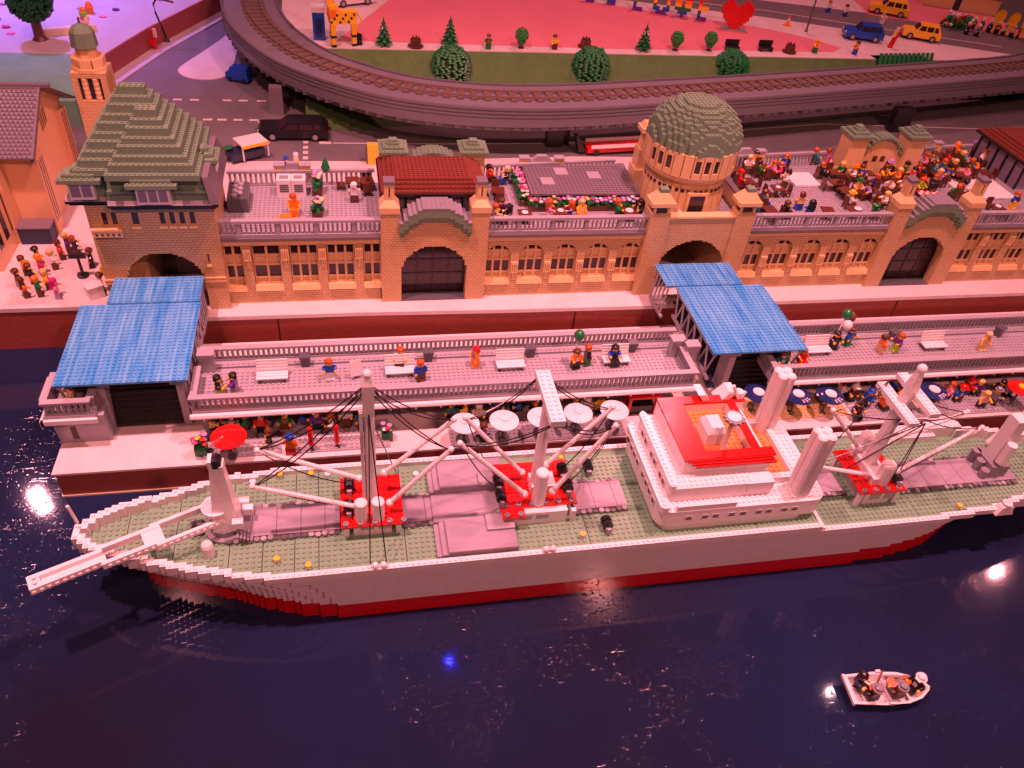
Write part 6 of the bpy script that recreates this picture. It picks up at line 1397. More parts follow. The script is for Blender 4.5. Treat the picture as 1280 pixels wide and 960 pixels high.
# ------------------------------------------------------------------ toy figures
def slot_mesh(mb, name, nslots):
    me = bpy.data.meshes.new(name); me.from_pydata(mb.v, [], mb.f)
    for _ in range(nslots): me.materials.append(None)
    me.polygons.foreach_set('material_index', np.array(mb.m, np.int32)); me.update(); return me
SKIN = mat('skin', .22)
legs_st = MB().box(-.97, .97, -.5, .5, 1.5, 2.0).box(-.95, -.04, -.5, .5, 0, 1.52).box(.04, .95, -.5, .5, 0, 1.52).box(-.95, -.04, -.78, -.5, 0, .4).box(.04, .95, -.78, -.5, 0, .4)
legs_si = MB().box(-.97, .97, -.5, .5, 1.3, 1.9).box(-.95, -.04, -1.75, -.45, .92, 1.78).box(.04, .95, -1.75, -.45, .92, 1.78).box(-.95, -.04, -1.75, -1.35, .3, .95).box(.04, .95, -1.75, -1.35, .3, .95)
torso_m = MB().frus(-.95, .95, -.5, .5, 0, -.68, .68, -.45, .45, 1.6).box(-.35, .35, -.52, -.5, .2, 1.2, 1)
head_m = MB().lathe(0, 0, [(.48, 0), (.62, .15), (.64, .95), (.5, 1.14), (.3, 1.15), (.3, 1.32)], 14)
head_m.box(-.3, -.16, -.66, -.6, .58, .76, 1).box(.16, .3, -.66, -.6, .58, .76, 1).box(-.22, .22, -.66, -.6, .26, .34, 1)
def arm_mesh(s, up):
    m = MB(); d = Vector((0, -1, -.25)) if up else Vector((0, -.45, -.9))
    a = Vector((s * .86, 0, 1.3)); b = a + Vector((s * .28, 0, -.35)); c = b + d * .85
    m.tube([a, b, c], [.32, .36, .27], 7, 0); h = c + d * .3; m.tube([c, h], [.2, .28], 7, 1); m.box(h.x - .24, h.x + .24, h.y - .2, h.y + .2, h.z - .22, h.z + .2, 1); return m
def hairm(k):
    m = MB()
    if k == 's': m.lathe(0, .06, [(.66, .62), (.76, .8), (.74, 1.15), (.5, 1.42), (.2, 1.5)], 12).box(-.66, .66, .15, .76, .35, 1.1)
    elif k == 'l': m.lathe(0, .06, [(.66, .66), (.78, .85), (.76, 1.18), (.5, 1.46), (.2, 1.54)], 12).frus(-.85, .85, .2, .85, -1.0, -.74, .74, .1, .8, 1.0).box(-.84, -.6, -.3, .4, -.4, .9).box(.6, .84, -.3, .4, -.4, .9)
    elif k == 'c': m.lathe(0, 0, [(.95, .92), (.95, 1.02), (.72, 1.04), (.68, 1.5), (.4, 1.68)], 14).box(-.5, .5, -1.15, -.5, .9, 1.02)
    elif k == 'h': m.lathe(0, 0, [(.3, 1.3), (.3, 1.36)], 8)
    return m
ME = {'legs_stand': slot_mesh(legs_st, 'legs', 1), 'legs_sit': slot_mesh(legs_si, 'legs', 1), 'torso': slot_mesh(torso_m, 'torso', 2), 'head': slot_mesh(head_m, 'head', 2)}
for s in (-1, 1):
    for u in (0, 1): ME[f'arm{s}{u}'] = slot_mesh(arm_mesh(s, u), 'arm', 2)
for k in 'slch': ME['hair' + k] = slot_mesh(hairm(k), 'hair', 1)
def part(me, name, parent, loc, mats_):
    o = bpy.data.objects.new(name, me); col.objects.link(o); o.parent = parent; o.location = loc
    for i, m in enumerate(mats_): o.material_slots[i].link = 'OBJECT'; o.material_slots[i].material = m
    return o
fr = random.Random(11)
TRIM = ['white', 'black', 'blue', 'yellow', 'red', 'tan']
def figure(x, y, z, ang, hair, hcol, top, legs, pose, label, tilt=0):
    t = thing('toy_figure', label, 'figure', (x, y, z), math.radians(ang + 90 + fr.uniform(-12, 12)), 'toy figures')
    base = 2.0 if pose == 'stand' else 1.9
    part(ME['legs_' + pose], 'legs', t, (0, 0, 0), [mat(legs)])
    part(ME['torso'], 'torso', t, (0, 0, base), [mat(top), mat(fr.choice([c for c in TRIM if c != top]) if fr.random() < .55 else top)])
    h = part(ME['head'], 'head', t, (0, 0, base + 1.62), [SKIN, black]); h.rotation_euler = (0, 0, fr.uniform(-.5, .5))
    part(ME['hair' + hair], 'hair' if hair in 'sl' else 'hat', h, (0, 0, 0), [mat(hcol)])
    for s in (-1, 1): part(ME[f'arm{s}{fr.randrange(2) if pose == "stand" else 1}'], 'arm', t, (0, 0, base), [mat(top), SKIN])
    return t
FIGS = [
    (15.5, 9.4, 17.4, -90, 's', 'ginger', 'orange', 'orange', 'sit', 'seated toy figure, ginger hair, orange top, beside the flower column behind the balustrade'),
    (28.9, 14.5, 17.4, 90, 's', 'white', 'white', 'brown', 'stand', 'toy figure, white hair, white top, by the dining tables left of red roof'),
    (11.0, 62.7, 0, 0, 's', 'blue', 'blue', 'blue', 'stand', 'toy figure, blue hair, blue top, on the back pavement behind the left terrace'),
    (13.7, 65.2, 0, 0, 'l', 'white', 'yellow', 'yellow', 'stand', 'toy figure, long white hair, yellow top, on the back pavement behind the left terrace'),
    (61.9, 23.6, 17.4, 0, 's', 'black', 'red', 'black', 'sit', 'seated toy figure, black hair, red top, at the tables right of red roof'),
    (66.3, 22.8, 17.4, 180, 's', 'tan', 'black', 'blue', 'sit', 'seated toy figure, tan hair, black top, at the tables right of red roof'),
    (62.1, 6.6, 17.4, -90, 's', 'brown', 'purple', 'black', 'stand', 'toy figure, brown hair, purple top, behind balustrade right of red roof'),
    (60.4, 4.5, 17.4, 0, 's', 'ginger', 'tan', 'black', 'sit', 'seated toy figure, ginger hair, tan top, behind balustrade right of red roof'),
    (63.4, 4.1, 17.4, 180, 'l', 'black', 'black', 'black', 'sit', 'seated toy figure, long black hair, black top, behind balustrade right of red roof'),
    (73.4, 6.1, 17.4, 0, 'l', 'ginger', 'pink', 'white', 'sit', 'seated toy figure, long ginger hair, pink top, in front of the flower planter'),
    (78.5, 5.7, 17.4, 180, 'l', 'ginger', 'purple', 'purple', 'sit', 'seated toy figure, long ginger hair, purple top, in front of the flower planter'),
    (81.2, 5.9, 17.4, -60, 's', 'tan', 'yellow', 'yellow', 'stand', 'toy figure, tan hair, yellow top, in front of the flower planter'),
    (90.2, 6.1, 17.4, 0, 's', 'ginger', 'green', 'black', 'sit', 'seated toy figure, ginger hair, green top, in front of the flower planter'),
    (95.7, 6.0, 17.4, 180, 'l', 'black', 'black', 'black', 'sit', 'seated toy figure, long black hair, black top, in front of the flower planter'),
    (104.9, 4.4, 17.4, 0, 'l', 'ginger', 'white', 'pink', 'stand', 'toy figure, long ginger hair, white top, on the gate balcony before the dome'),
    (108.9, 5.3, 17.4, 180, 's', 'black', 'white', 'black', 'stand', 'toy figure, black hair, white top, on the gate balcony before the dome'),
    (134.2, 29.4, 17.4, -90, 's', 'tan', 'white', 'brown', 'sit', 'seated toy figure, tan hair, white top, at the tables just right of dome'),
    (137.4, 32.0, 17.4, -90, 's', 'black', 'yellow', 'brown', 'sit', 'seated toy figure, black hair, yellow top, at the tables just right of dome'),
    (135.5, 26.2, 17.4, 0, 's', 'black', 'green', 'brown', 'sit', 'seated toy figure, black hair, green top, at the tables just right of dome'),
    (127.6, 20.8, 17.4, 0, 'c', 'red', 'red', 'red', 'sit', 'seated toy figure, red hat, red top, at the tables just right of dome'),
    (139.8, 26.2, 17.4, 180, 's', 'ginger', 'pink', 'brown', 'sit', 'seated toy figure, ginger hair, pink top, at the tables just right of dome'),
    (141.5, 25.4, 17.4, 180, 's', 'ginger', 'magenta', 'brown', 'sit', 'seated toy figure, ginger hair, magenta top, at the tables just right of dome'),
    (145.3, 30.3, 17.4, 180, 's', 'ginger', 'blue', 'blue', 'sit', 'seated toy figure, ginger hair, blue top, at the tables just right of dome'),
    (141.3, 20.8, 17.4, 180, 's', 'black', 'white', 'brown', 'stand', 'toy figure, black hair, white top, at the tables just right of dome'),
    (130.2, 10.5, 17.4, 0, 's', 'brown', 'teal', 'blue', 'sit', 'seated toy figure, brown hair, teal top, behind balustrade right of domed gate'),
    (126.4, 8.0, 17.4, 0, 's', 'brown', 'dark', 'teal', 'sit', 'seated toy figure, brown hair, dark top, behind balustrade right of domed gate'),
    (133.6, 4.7, 17.4, 0, 's', 'brown', 'black', 'black', 'sit', 'seated toy figure, brown hair, black top, behind balustrade right of domed gate'),
    (139.5, 8.8, 17.4, 90, 's', 'brown', 'tan', 'blue', 'stand', 'toy figure, brown hair, tan top, behind balustrade right of domed gate'),
    (140.3, 4.8, 17.4, 90, 'l', 'black', 'blue', 'blue', 'stand', 'toy figure, long black hair, blue top, behind balustrade right of domed gate'),
    (153.8, 9.5, 17.4, 0, 'c', 'yellow', 'white', 'brown', 'sit', 'seated toy figure, yellow hat, white top, behind balustrade right of domed gate'),
    (156.2, 34.0, 17.4, 0, 's', 'ginger', 'teal', 'teal', 'sit', 'seated toy figure, ginger hair, teal top, near the left green-hatted pillar'),
    (160.1, 33.6, 17.4, 0, 's', 'ginger', 'pink', 'pink', 'stand', 'toy figure, ginger hair, pink top, near the left green-hatted pillar'),
    (153.8, 25.4, 17.4, 0, 's', 'ginger', 'dark', 'black', 'sit', 'seated toy figure, ginger hair, dark top, near the left green-hatted pillar'),
    (159.8, 25.7, 17.4, 180, 's', 'blonde', 'green', 'white', 'sit', 'seated toy figure, blonde hair, green top, near the left green-hatted pillar'),
    (162.7, 23.7, 17.4, 180, 'c', 'orange', 'white', 'brown', 'sit', 'seated toy figure, orange hat, white top, near the left green-hatted pillar'),
    (174.2, 29.9, 17.4, 180, 's', 'ginger', 'green', 'brown', 'sit', 'seated toy figure, ginger hair, green top, in the crowd below the curved green roof'),
    (179.4, 31.2, 17.4, -90, 's', 'black', 'yellow', 'brown', 'sit', 'seated toy figure, black hair, yellow top, in the crowd below the curved green roof'),
    (175.1, 26.5, 17.4, 180, 'c', 'lavender', 'dark', 'brown', 'sit', 'seated toy figure, lavender hat, dark top, in the crowd below the curved green roof'),
    (183.9, 30.6, 17.4, -90, 's', 'blonde', 'black', 'brown', 'sit', 'seated toy figure, blonde hair, black top, in the crowd below the curved green roof'),
    (179.6, 25.7, 17.4, 0, 'c', 'black', 'green', 'brown', 'sit', 'seated toy figure, black hat, green top, in the crowd below the curved green roof'),
    (184.5, 26.9, 17.4, -90, 's', 'grey', 'red', 'brown', 'sit', 'seated toy figure, grey hair, red top, in the crowd below the curved green roof'),
    (189.4, 31.2, 17.4, 180, 's', 'ginger', 'pink', 'brown', 'sit', 'seated toy figure, ginger hair, pink top, in the crowd below the curved green roof'),
    (192.7, 32.3, 17.4, -90, 's', 'brown', 'grey', 'brown', 'sit', 'seated toy figure, brown hair, grey top, in the crowd below the curved green roof'),
    (188.5, 26.3, 17.4, 0, 's', 'brown', 'teal', 'brown', 'sit', 'seated toy figure, brown hair, teal top, in the crowd below the curved green roof'),
    (182.5, 21.4, 17.4, 0, 's', 'black', 'red', 'brown', 'sit', 'seated toy figure, black hair, red top, in the crowd below the curved green roof'),
    (187.6, 21.4, 17.4, -90, 's', 'tan', 'lavender', 'brown', 'sit', 'seated toy figure, tan hair, lavender top, in the crowd below the curved green roof'),
    (204.4, 38.4, 17.4, 0, 'l', 'orange', 'orange', 'brown', 'sit', 'seated toy figure, long orange hair, orange top, on the far side of right terrace'),
    (211.3, 39.6, 17.4, 0, 's', 'lavender', 'lavender', 'brown', 'sit', 'seated toy figure, lavender hair, lavender top, on the far side of right terrace'),
    (210.6, 33.7, 17.4, -90, 's', 'ginger', 'white', 'brown', 'sit', 'seated toy figure, ginger hair, white top, on the far side of right terrace'),
    (196.3, 27.3, 17.4, -90, 's', 'blonde', 'brown', 'brown', 'sit', 'seated toy figure, blonde hair, brown top, on the far side of right terrace'),
    (202.3, 28.0, 17.4, 0, 's', 'ginger', 'teal', 'brown', 'sit', 'seated toy figure, ginger hair, teal top, on the far side of right terrace'),
    (166.6, 18.8, 17.4, 90, 's', 'ginger', 'purple', 'brown', 'sit', 'seated toy figure, ginger hair, purple top, behind the right entrance gable'),
    (170.1, 16.9, 17.4, 180, 's', 'brown', 'white', 'brown', 'sit', 'seated toy figure, brown hair, white top, behind the right entrance gable'),
    (174.0, 17.3, 17.4, 180, 'l', 'ginger', 'white', 'brown', 'sit', 'seated toy figure, long ginger hair, white top, behind the right entrance gable'),
    (184.1, 18.4, 17.4, 180, 's', 'ginger', 'dark', 'brown', 'sit', 'seated toy figure, ginger hair, dark top, behind the right entrance gable'),
    (180.0, 13.9, 17.4, 90, 'l', 'black', 'black', 'brown', 'sit', 'seated toy figure, long black hair, black top, behind the right entrance gable'),
    (163.7, 9.1, 17.4, 180, 's', 'blonde', 'white', 'brown', 'sit', 'seated toy figure, blonde hair, white top, behind the right entrance gable'),
    (187.7, 13.1, 17.4, 90, 's', 'ginger', 'green', 'brown', 'sit', 'seated toy figure, ginger hair, green top, behind the right entrance gable'),
    (191.6, 15.3, 17.4, 0, 's', 'black', 'white', 'brown', 'sit', 'seated toy figure, black hair, white top, behind the right entrance gable'),
    (202.6, 8.4, 17.4, -90, 's', 'ginger', 'blue', 'yellow', 'stand', 'toy figure, ginger hair, blue top, at far right beyond the right entrance'),
    (1.2, -34.6, 3.4, 0, 's', 'black', 'black', 'lime', 'stand', 'toy figure, black hair, black top, at left end of the pontoon walkway'),
    (3.9, -34.2, 3.4, 180, 's', 'black', 'purple', 'grey', 'stand', 'toy figure, black hair, purple top, at left end of the pontoon walkway'),
    (21.9, -31.4, 3.4, -90, 's', 'ginger', 'blue', 'white', 'stand', 'toy figure, ginger hair, blue top, on the left pontoon walkway'),
    (36.1, -28.6, 3.4, -90, 's', 'ginger', 'white', 'black', 'sit', 'seated toy figure, ginger hair, white top, on a bench of the walkway'),
    (39.8, -33.1, 3.4, -80, 's', 'ginger', 'blue', 'brown', 'stand', 'toy figure, ginger hair, blue top, before the occupied bench'),
    (51.6, -29.6, 3.4, 200, 's', 'red', 'orange', 'orange', 'stand', 'toy figure, red hair, orange top, on the left pontoon walkway'),
    (72.8, -31.8, 3.4, -90, 's', 'brown', 'orange', 'black', 'stand', 'toy figure, brown hair, orange top, holding the single green balloon'),
    (75.6, -30.6, 3.4, 0, 's', 'ginger', 'black', 'green', 'stand', 'toy figure, ginger hair, black top, on the left walkway by the green balloon'),
    (81.4, -30.9, 3.4, -90, 'l', 'black', 'blue', 'black', 'sit', 'seated toy figure, long black hair, blue top, on the rightmost bench of left walkway'),
    (139.0, -28.4, 3.4, -60, 's', 'brown', 'blue', 'green', 'stand', 'toy figure, brown hair, blue top, beside the balloon seller'),
    (134.6, -29.7, 3.4, -90, 's', 'black', 'black', 'black', 'stand', 'toy figure, black hair, black top, holding three balloons'),
    (145.7, -31.5, 3.4, 0, 's', 'brown', 'orange', 'tan', 'stand', 'toy figure, brown hair, orange top, on the right pontoon walkway'),
    (149.8, -31.4, 3.4, 180, 's', 'ginger', 'purple', 'lime', 'stand', 'toy figure, ginger hair, purple top, on the right pontoon walkway'),
    (172.3, -32.5, 3.4, -90, 's', 'tan', 'tan', 'tan', 'stand', 'toy figure, tan hair, tan top, on the right pontoon walkway'),
    (118.5, -35.8, 3.4, -90, 's', 'brown', 'teal', 'black', 'stand', 'toy figure, brown hair, teal top, at left end of the right walkway'),
    (123.8, -34.8, 3.4, -90, 's', 'ginger', 'red', 'red', 'sit', 'seated toy figure, ginger hair, red top, at left end of the right walkway'),
    (-24.6, -35.1, 3.4, 200, 's', 'black', 'tan', 'black', 'stand', 'toy figure, black hair, tan top, in the small corner balcony by the left canopy'),
    (-1.2, -36.3, -4.7, 0, 's', 'blonde', 'tan', 'black', 'sit', 'seated toy figure, blonde hair, tan top, near the red parasol on the quay'),
    (5.3, -36.6, -4.7, 180, 's', 'brown', 'green', 'brown', 'sit', 'seated toy figure, brown hair, green top, near the red parasol on the quay'),
    (12.8, -37.0, -4.7, -90, 's', 'ginger', 'green', 'brown', 'sit', 'seated toy figure, ginger hair, green top, behind the picket fence under the walkway'),
    (16.1, -36.1, -4.7, 0, 's', 'brown', 'blue', 'brown', 'sit', 'seated toy figure, brown hair, blue top, behind the picket fence under the walkway'),
    (9.9, -41.6, -4.7, 180, 's', 'brown', 'black', 'brown', 'stand', 'toy figure, brown hair, black top, behind the picket fence under the walkway'),
    (21.7, -38.3, -4.7, 180, 's', 'ginger', 'white', 'brown', 'sit', 'seated toy figure, ginger hair, white top, behind the picket fence under the walkway'),
    (24.5, -36.4, -4.7, -90, 's', 'orange', 'white', 'brown', 'sit', 'seated toy figure, orange hair, white top, behind the picket fence under the walkway'),
    (13.9, -43.8, -4.7, 90, 'c', 'blue', 'orange', 'red', 'stand', 'toy figure, blue hat, orange top, in front of the picket fence gate'),
    (48.9, -36.1, -4.7, 180, 's', 'tan', 'yellow', 'black', 'sit', 'seated toy figure, tan hair, yellow top, among the white parasols'),
    (51.5, -38.1, -4.7, -90, 's', 'white', 'white', 'black', 'sit', 'seated toy figure, white hair, white top, among the white parasols'),
    (55.6, -36.0, -4.7, -90, 'c', 'blue', 'blue', 'black', 'sit', 'seated toy figure, blue hat, blue top, among the white parasols'),
    (60.3, -36.2, -4.7, 180, 's', 'ginger', 'blue', 'black', 'sit', 'seated toy figure, ginger hair, blue top, among the white parasols'),
    (51.6, -43.7, -4.7, 0, 's', 'brown', 'purple', 'black', 'stand', 'toy figure, brown hair, purple top, among the white parasols'),
    (67.9, -37.0, -4.7, 180, 's', 'brown', 'orange', 'black', 'sit', 'seated toy figure, brown hair, orange top, among the white parasols'),
    (72.2, -37.7, -4.7, 180, 'h', 'yellow', 'tan', 'black', 'stand', 'toy figure, bald head, tan top, among the white parasols'),
    (74.8, -37.6, -4.7, -90, 'c', 'white', 'white', 'black', 'sit', 'seated toy figure, white hat, white top, among the white parasols'),
    (67.9, -40.9, -4.7, 0, 's', 'brown', 'dark', 'black', 'sit', 'seated toy figure, brown hair, dark top, among the white parasols'),
    (135.5, -37.2, -4.7, 0, 's', 'brown', 'white', 'black', 'sit', 'seated toy figure, brown hair, white top, on the quay by the blue parasols'),
    (137.4, -38.9, -4.7, -90, 'c', 'white', 'brown', 'black', 'stand', 'toy figure, white hat, brown top, on the quay by the blue parasols'),
    (142.4, -39.1, -4.7, 0, 's', 'brown', 'yellow', 'black', 'stand', 'toy figure, brown hair, yellow top, on the quay by the blue parasols'),
    (148.8, -37.3, -4.7, -90, 's', 'ginger', 'blue', 'black', 'sit', 'seated toy figure, ginger hair, blue top, on the quay by the blue parasols'),
    (143.2, -42.4, -4.7, 0, 's', 'blonde', 'orange', 'black', 'sit', 'seated toy figure, blonde hair, orange top, on the quay by the blue parasols'),
    (135.7, -44.1, -4.7, -90, 's', 'black', 'dark', 'black', 'sit', 'seated toy figure, black hair, dark top, on the quay by the blue parasols'),
    (140.4, -40.8, -4.7, 180, 'c', 'blue', 'blue', 'black', 'stand', 'toy figure, blue hat, blue top, on the quay by the blue parasols'),
    (161.9, -39.8, -4.7, 180, 's', 'ginger', 'pink', 'black', 'stand', 'toy figure, ginger hair, pink top, on the quay at far right under walkway'),
    (169.7, -39.7, -4.7, -90, 's', 'blonde', 'purple', 'black', 'stand', 'toy figure, blonde hair, purple top, on the quay at far right under walkway'),
    (172.1, -42.8, -4.7, 0, 'c', 'grey', 'grey', 'black', 'stand', 'toy figure, grey hat, grey top, on the quay at far right under walkway'),
    (167.5, -39.0, -4.7, 0, 'c', 'red', 'red', 'black', 'stand', 'toy figure, red hat, red top, on the quay at far right under walkway'),
    (175.3, -40.3, -4.7, 180, 's', 'black', 'black', 'black', 'stand', 'toy figure, black hair, black top, on the quay at far right under walkway'),
    (-45.4, 13.7, 0, 20, 's', 'brown', 'orange', 'brown', 'stand', 'toy figure, brown hair, orange top, in the audience on the left plaza'),
    (-42.0, 13.8, 0, 20, 'c', 'orange', 'magenta', 'brown', 'stand', 'toy figure, orange hat, magenta top, in the audience on the left plaza'),
    (-40.0, 16.0, 0, 20, 's', 'tan', 'white', 'brown', 'stand', 'toy figure, tan hair, white top, in the audience on the left plaza'),
    (-39.3, 20.1, 0, 20, 's', 'brown', 'red', 'brown', 'stand', 'toy figure, brown hair, red top, in the audience on the left plaza'),
    (-38.4, 23.2, 0, 20, 's', 'blonde', 'purple', 'brown', 'stand', 'toy figure, blonde hair, purple top, in the audience on the left plaza'),
    (-36.5, 21.9, 0, 20, 's', 'ginger', 'dark', 'brown', 'stand', 'toy figure, ginger hair, dark top, in the audience on the left plaza'),
    (-45.3, 8.5, 0, 20, 's', 'brown', 'dark', 'brown', 'stand', 'toy figure, brown hair, dark top, in the audience on the left plaza'),
    (-43.4, 5.0, 0, 20, 'l', 'brown', 'orange', 'brown', 'stand', 'toy figure, long brown hair, orange top, in the audience on the left plaza'),
    (-40.6, 5.3, 0, 20, 's', 'orange', 'green', 'brown', 'stand', 'toy figure, orange hair, green top, in the audience on the left plaza'),
    (-39.5, 8.0, 0, 20, 's', 'blonde', 'yellow', 'brown', 'stand', 'toy figure, blonde hair, yellow top, in the audience on the left plaza'),
    (-36.7, 4.3, 0, 20, 'l', 'magenta', 'pink', 'lavender', 'stand', 'toy figure, long magenta hair, pink top, in the audience on the left plaza'),
    (-43.3, 10.5, 0, 20, 's', 'brown', 'black', 'brown', 'stand', 'toy figure, brown hair, black top, in the audience on the left plaza'),
    (-43.4, 17.5, 0, 20, 's', 'black', 'black', 'brown', 'stand', 'toy figure, black hair, black top, in the audience on the left plaza'),
    (-31.9, 16.4, 0, 190, 's', 'brown', 'black', 'black', 'stand', 'toy figure, brown hair, black top, playing music by the left tower'),
    (-27.9, 6.2, 0, 190, 's', 'brown', 'white', 'black', 'stand', 'toy figure, brown hair, white top, playing music by the left tower'),
    (78.8, 127.9, 14, -90, 's', 'brown', 'green', 'green', 'stand', 'toy figure, brown hair, green top, on the pink square near a small pine'),
    (103.2, 129.8, 14, -90, 's', 'brown', 'yellow', 'brown', 'stand', 'toy figure, brown hair, yellow top, on the pink square by round tree'),
    (208.8, 134.8, 14, -90, 'c', 'yellow', 'yellow', 'green', 'stand', 'toy figure, yellow hat, yellow top, on the far pink pavement'),
    (225.9, 134.2, 14, 180, 's', 'brown', 'orange', 'blue', 'stand', 'toy figure, brown hair, orange top, on the far pink pavement by blue car'),
    (261.0, 174.2, 14, -90, 's', 'blonde', 'white', 'white', 'stand', 'toy figure, blonde hair, white top, between blue and yellow cars'),
    (241.5, 186.8, 14, -90, 's', 'ginger', 'white', 'blue', 'stand', 'toy figure, ginger hair, white top, beyond the road near orange cone'),
    (247.3, 182.0, 14, -90, 's', 'brown', 'white', 'blue', 'stand', 'toy figure, brown hair, white top, beyond the road near orange cone'),
    (302.1, 175.0, 14, -90, 'c', 'white', 'dark', 'black', 'stand', 'toy figure, white hat, dark top, in the marching band beyond the cars'),
    (304.6, 171.2, 14, -90, 'c', 'white', 'black', 'black', 'stand', 'toy figure, white hat, black top, in the marching band beyond the cars'),
    (308.1, 170.3, 14, -90, 'c', 'cream', 'green', 'black', 'stand', 'toy figure, cream hat, green top, in the marching band beyond the cars'),
    (310.5, 167.9, 14, -90, 'c', 'white', 'blue', 'black', 'stand', 'toy figure, white hat, blue top, in the marching band beyond the cars'),
    (313.3, 166.1, 14, -90, 'c', 'white', 'brown', 'black', 'stand', 'toy figure, white hat, brown top, in the marching band beyond the cars'),
    (315.7, 164.5, 14, -90, 'c', 'cream', 'white', 'black', 'stand', 'toy figure, cream hat, white top, in the marching band beyond the cars'),
    (318.0, 162.2, 14, -90, 'c', 'white', 'tan', 'black', 'stand', 'toy figure, white hat, tan top, in the marching band beyond the cars'),
    (321.4, 161.3, 14, -90, 'c', 'white', 'red', 'black', 'stand', 'toy figure, white hat, red top, in the marching band beyond the cars'),
    (296.4, 163.8, 14, -90, 'c', 'cream', 'purple', 'black', 'stand', 'toy figure, cream hat, purple top, in the marching band beyond the cars'),
    (299.9, 161.6, 14, -90, 'c', 'white', 'grey', 'black', 'stand', 'toy figure, white hat, grey top, in the marching band beyond the cars'),
    (198.3, 33.8, 17.4, 0, 's', 'brown', 'red', 'brown', 'sit', 'seated toy figure, brown hair, red top, among the far right diners'),
    (192.1, 24.0, 17.4, -90, 'c', 'black', 'blue', 'brown', 'sit', 'seated toy figure, black hat, blue top, among the far right diners'),
    (202.5, 32.6, 17.4, 0, 's', 'blonde', 'green', 'brown', 'sit', 'seated toy figure, blonde hair, green top, among the far right diners'),
    (198.2, 24.0, 17.4, 180, 's', 'brown', 'pink', 'brown', 'sit', 'seated toy figure, brown hair, pink top, among the far right diners'),
    (192.9, 27.6, 17.4, 180, 'l', 'ginger', 'teal', 'brown', 'sit', 'seated toy figure, long ginger hair, teal top, among the far right diners'),
    (203.7, 27.6, 17.4, 180, 's', 'black', 'orange', 'brown', 'sit', 'seated toy figure, black hair, orange top, among the far right diners'),
    (165.0, 23.9, 17.4, -90, 's', 'brown', 'blue', 'brown', 'sit', 'seated toy figure, brown hair, blue top, between pillar and gable on right terrace'),
    (159.7, 16.1, 17.4, -90, 'c', 'green', 'tan', 'brown', 'sit', 'seated toy figure, green hat, tan top, between pillar and gable on right terrace'),
    (175.3, 22.2, 17.4, 180, 's', 'blonde', 'orange', 'brown', 'sit', 'seated toy figure, blonde hair, orange top, between pillar and gable on right terrace'),
    (180.3, 22.8, 17.4, 180, 's', 'black', 'magenta', 'brown', 'sit', 'seated toy figure, black hair, magenta top, between pillar and gable on right terrace'),
    (176.5, 17.6, 17.4, 0, 's', 'grey', 'brown', 'brown', 'sit', 'seated toy figure, grey hair, brown top, between pillar and gable on right terrace'),
    (172.3, 23.9, 17.4, -90, 'l', 'brown', 'yellow', 'brown', 'sit', 'seated toy figure, long brown hair, yellow top, between pillar and gable on right terrace'),
    (178.8, 16.5, 17.4, -90, 's', 'ginger', 'lime', 'brown', 'sit', 'seated toy figure, ginger hair, lime top, between pillar and gable on right terrace'),
    (161.4, 13.9, 17.4, 180, 's', 'black', 'lavender', 'brown', 'sit', 'seated toy figure, black hair, lavender top, between pillar and gable on right terrace'),
    (-0.1, -35.6, -4.7, -90, 's', 'brown', 'white', 'black', 'stand', 'toy figure, brown hair, white top, in the shade under the walkway'),
    (8.2, -37.2, -4.7, -90, 's', 'black', 'red', 'black', 'stand', 'toy figure, black hair, red top, in the shade under the walkway'),
    (18.9, -37.3, -4.7, -90, 's', 'blonde', 'purple', 'black', 'stand', 'toy figure, blonde hair, purple top, in the shade under the walkway'),
    (27.8, -38.0, -4.7, -90, 's', 'brown', 'teal', 'black', 'stand', 'toy figure, brown hair, teal top, in the shade under the walkway'),
    (2.6, -36.7, -4.7, -90, 's', 'ginger', 'grey', 'black', 'stand', 'toy figure, ginger hair, grey top, in the shade under the walkway'),
    (46.0, -36.9, -4.7, -90, 's', 'black', 'green', 'black', 'stand', 'toy figure, black hair, green top, in the shade under the walkway'),
    (63.5, -37.8, -4.7, -90, 's', 'ginger', 'black', 'black', 'stand', 'toy figure, ginger hair, black top, in the shade under the walkway'),
    (77.9, -37.7, -4.7, -90, 's', 'brown', 'yellow', 'black', 'stand', 'toy figure, brown hair, yellow top, in the shade under the walkway'),
    (149.4, -40.2, -4.7, -90, 's', 'black', 'orange', 'black', 'stand', 'toy figure, black hair, orange top, in the shade under the walkway'),
    (149.4, -43.5, -4.7, -90, 's', 'ginger', 'lime', 'black', 'stand', 'toy figure, ginger hair, lime top, in the shade under the walkway'),
    (157.8, -40.8, -4.7, -90, 's', 'brown', 'pink', 'black', 'stand', 'toy figure, brown hair, pink top, in the shade under the walkway'),
    (163.8, -41.3, -4.7, -90, 'c', 'red', 'blue', 'black', 'stand', 'toy figure, red hat, blue top, in the shade under the walkway'),
    (168.5, -43.7, -4.7, -90, 's', 'blonde', 'tan', 'black', 'stand', 'toy figure, blonde hair, tan top, in the shade under the walkway'),
    (177.7, -40.7, -4.7, -90, 's', 'brown', 'lavender', 'black', 'stand', 'toy figure, brown hair, lavender top, in the shade under the walkway'),
]
for q in FIGS:
    figure(*q)
    x, y, z, ang, pose = q[0], q[1], q[2], q[3], q[8]
    if pose == 'sit' and z == ZF and x > 100:
        a = math.radians(ang); 
        lab = 'brown chair of the figure with ' + ' and '.join(q[9].split(', ')[1:3]) + ' ' + ('right of dome' if x < 142 else 'mid terrace' if x < 159 else 'by the crowd' if x < 180 else 'far right')
        chair(x - .15 * math.cos(a), y - .15 * math.sin(a), a + PI / 2, lab)
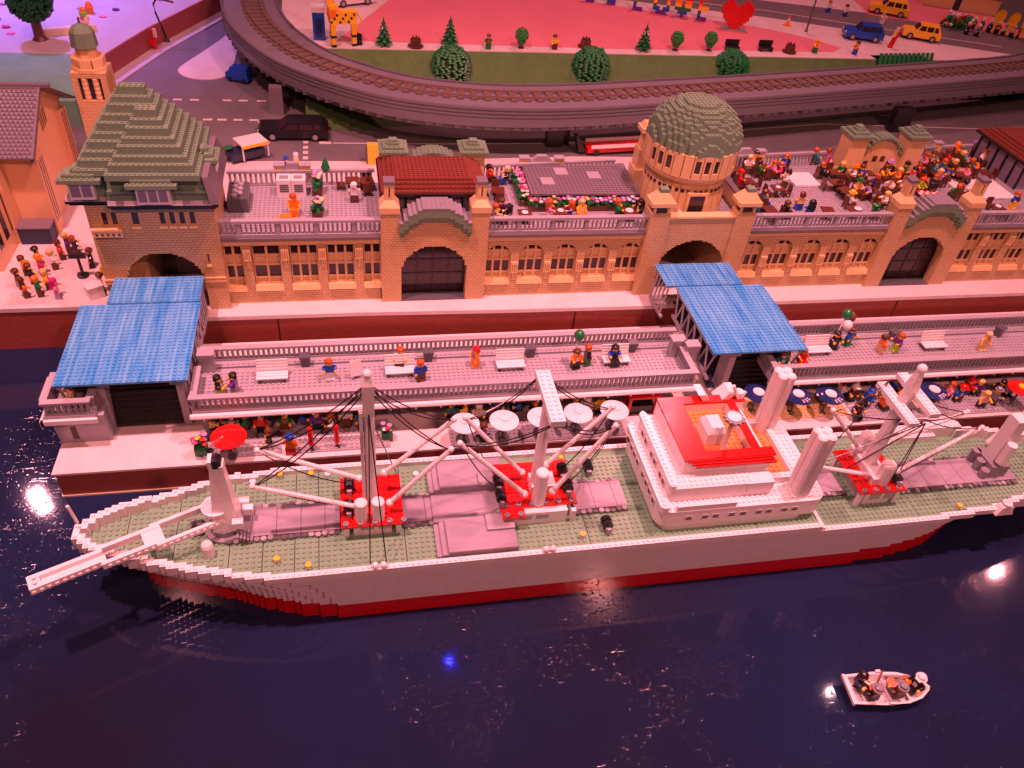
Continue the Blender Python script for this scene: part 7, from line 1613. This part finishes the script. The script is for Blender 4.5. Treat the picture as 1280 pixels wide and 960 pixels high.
# crew of the rowing boat
for dx, dy, a, hc, tp, lab in ((-5.0, 1.0, -60, 'black', 'dark', 'figure with curly black hair and raised arm at the boat stern'), (-3.6, -1.5, 90, 'grey', 'black', 'near-side figure with grey hat at the boat stern'), (.9, -1.3, 90, 'grey', 'brown', 'near-side figure with grey hat amidships in the boat'), (4.8, .2, 200, 'white', 'black', 'figure with white hat and guitar in the boat bow')):
    ca, sa = math.cos(-.1), math.sin(-.1)
    figure(112 + dx * ca - dy * sa, -102.9 + dx * sa + dy * ca, ZW + .3, a, 'l' if hc == 'black' else 'c', hc, tp, 'black', 'sit', lab)
def guitar(label, loc, rz, ry):
    t = thing('guitar', label, 'guitar', loc, rz, 'guitars in the rowing boat'); g = mat('ginger')
    MB().prism([(.9 * math.cos(k * PI / 6) * (1 if abs(math.sin(k * PI / 6)) > .3 else .8), .9 * math.sin(k * PI / 6)) for k in range(12)], 0, .35).build('guitar_body', g, t, local=True)
    MB().box(.6, 3.4, -.16, .16, .15, .4).build('guitar_neck', brown, t, local=True); t.rotation_euler = (0, ry, rz)
guitar('orange guitar played in the boat bow', (115.4, -102.4, ZW + 2.6), 2.7, .3); guitar('brown guitar at the boat stern', (109.0, -103.0, ZW + 2.6), .8, -.4); guitar('guitar held amidships in the boat', (112.6, -102.4, ZW + 2.5), .1, -.2)

# ------------------------------------------------------------------ bring studs to metres
for o in list(scene.objects):
    if o.parent is None and o.type in ('MESH', 'EMPTY'):
        o.location = Vector(o.location) * SC; o.scale = (SC, SC, SC)
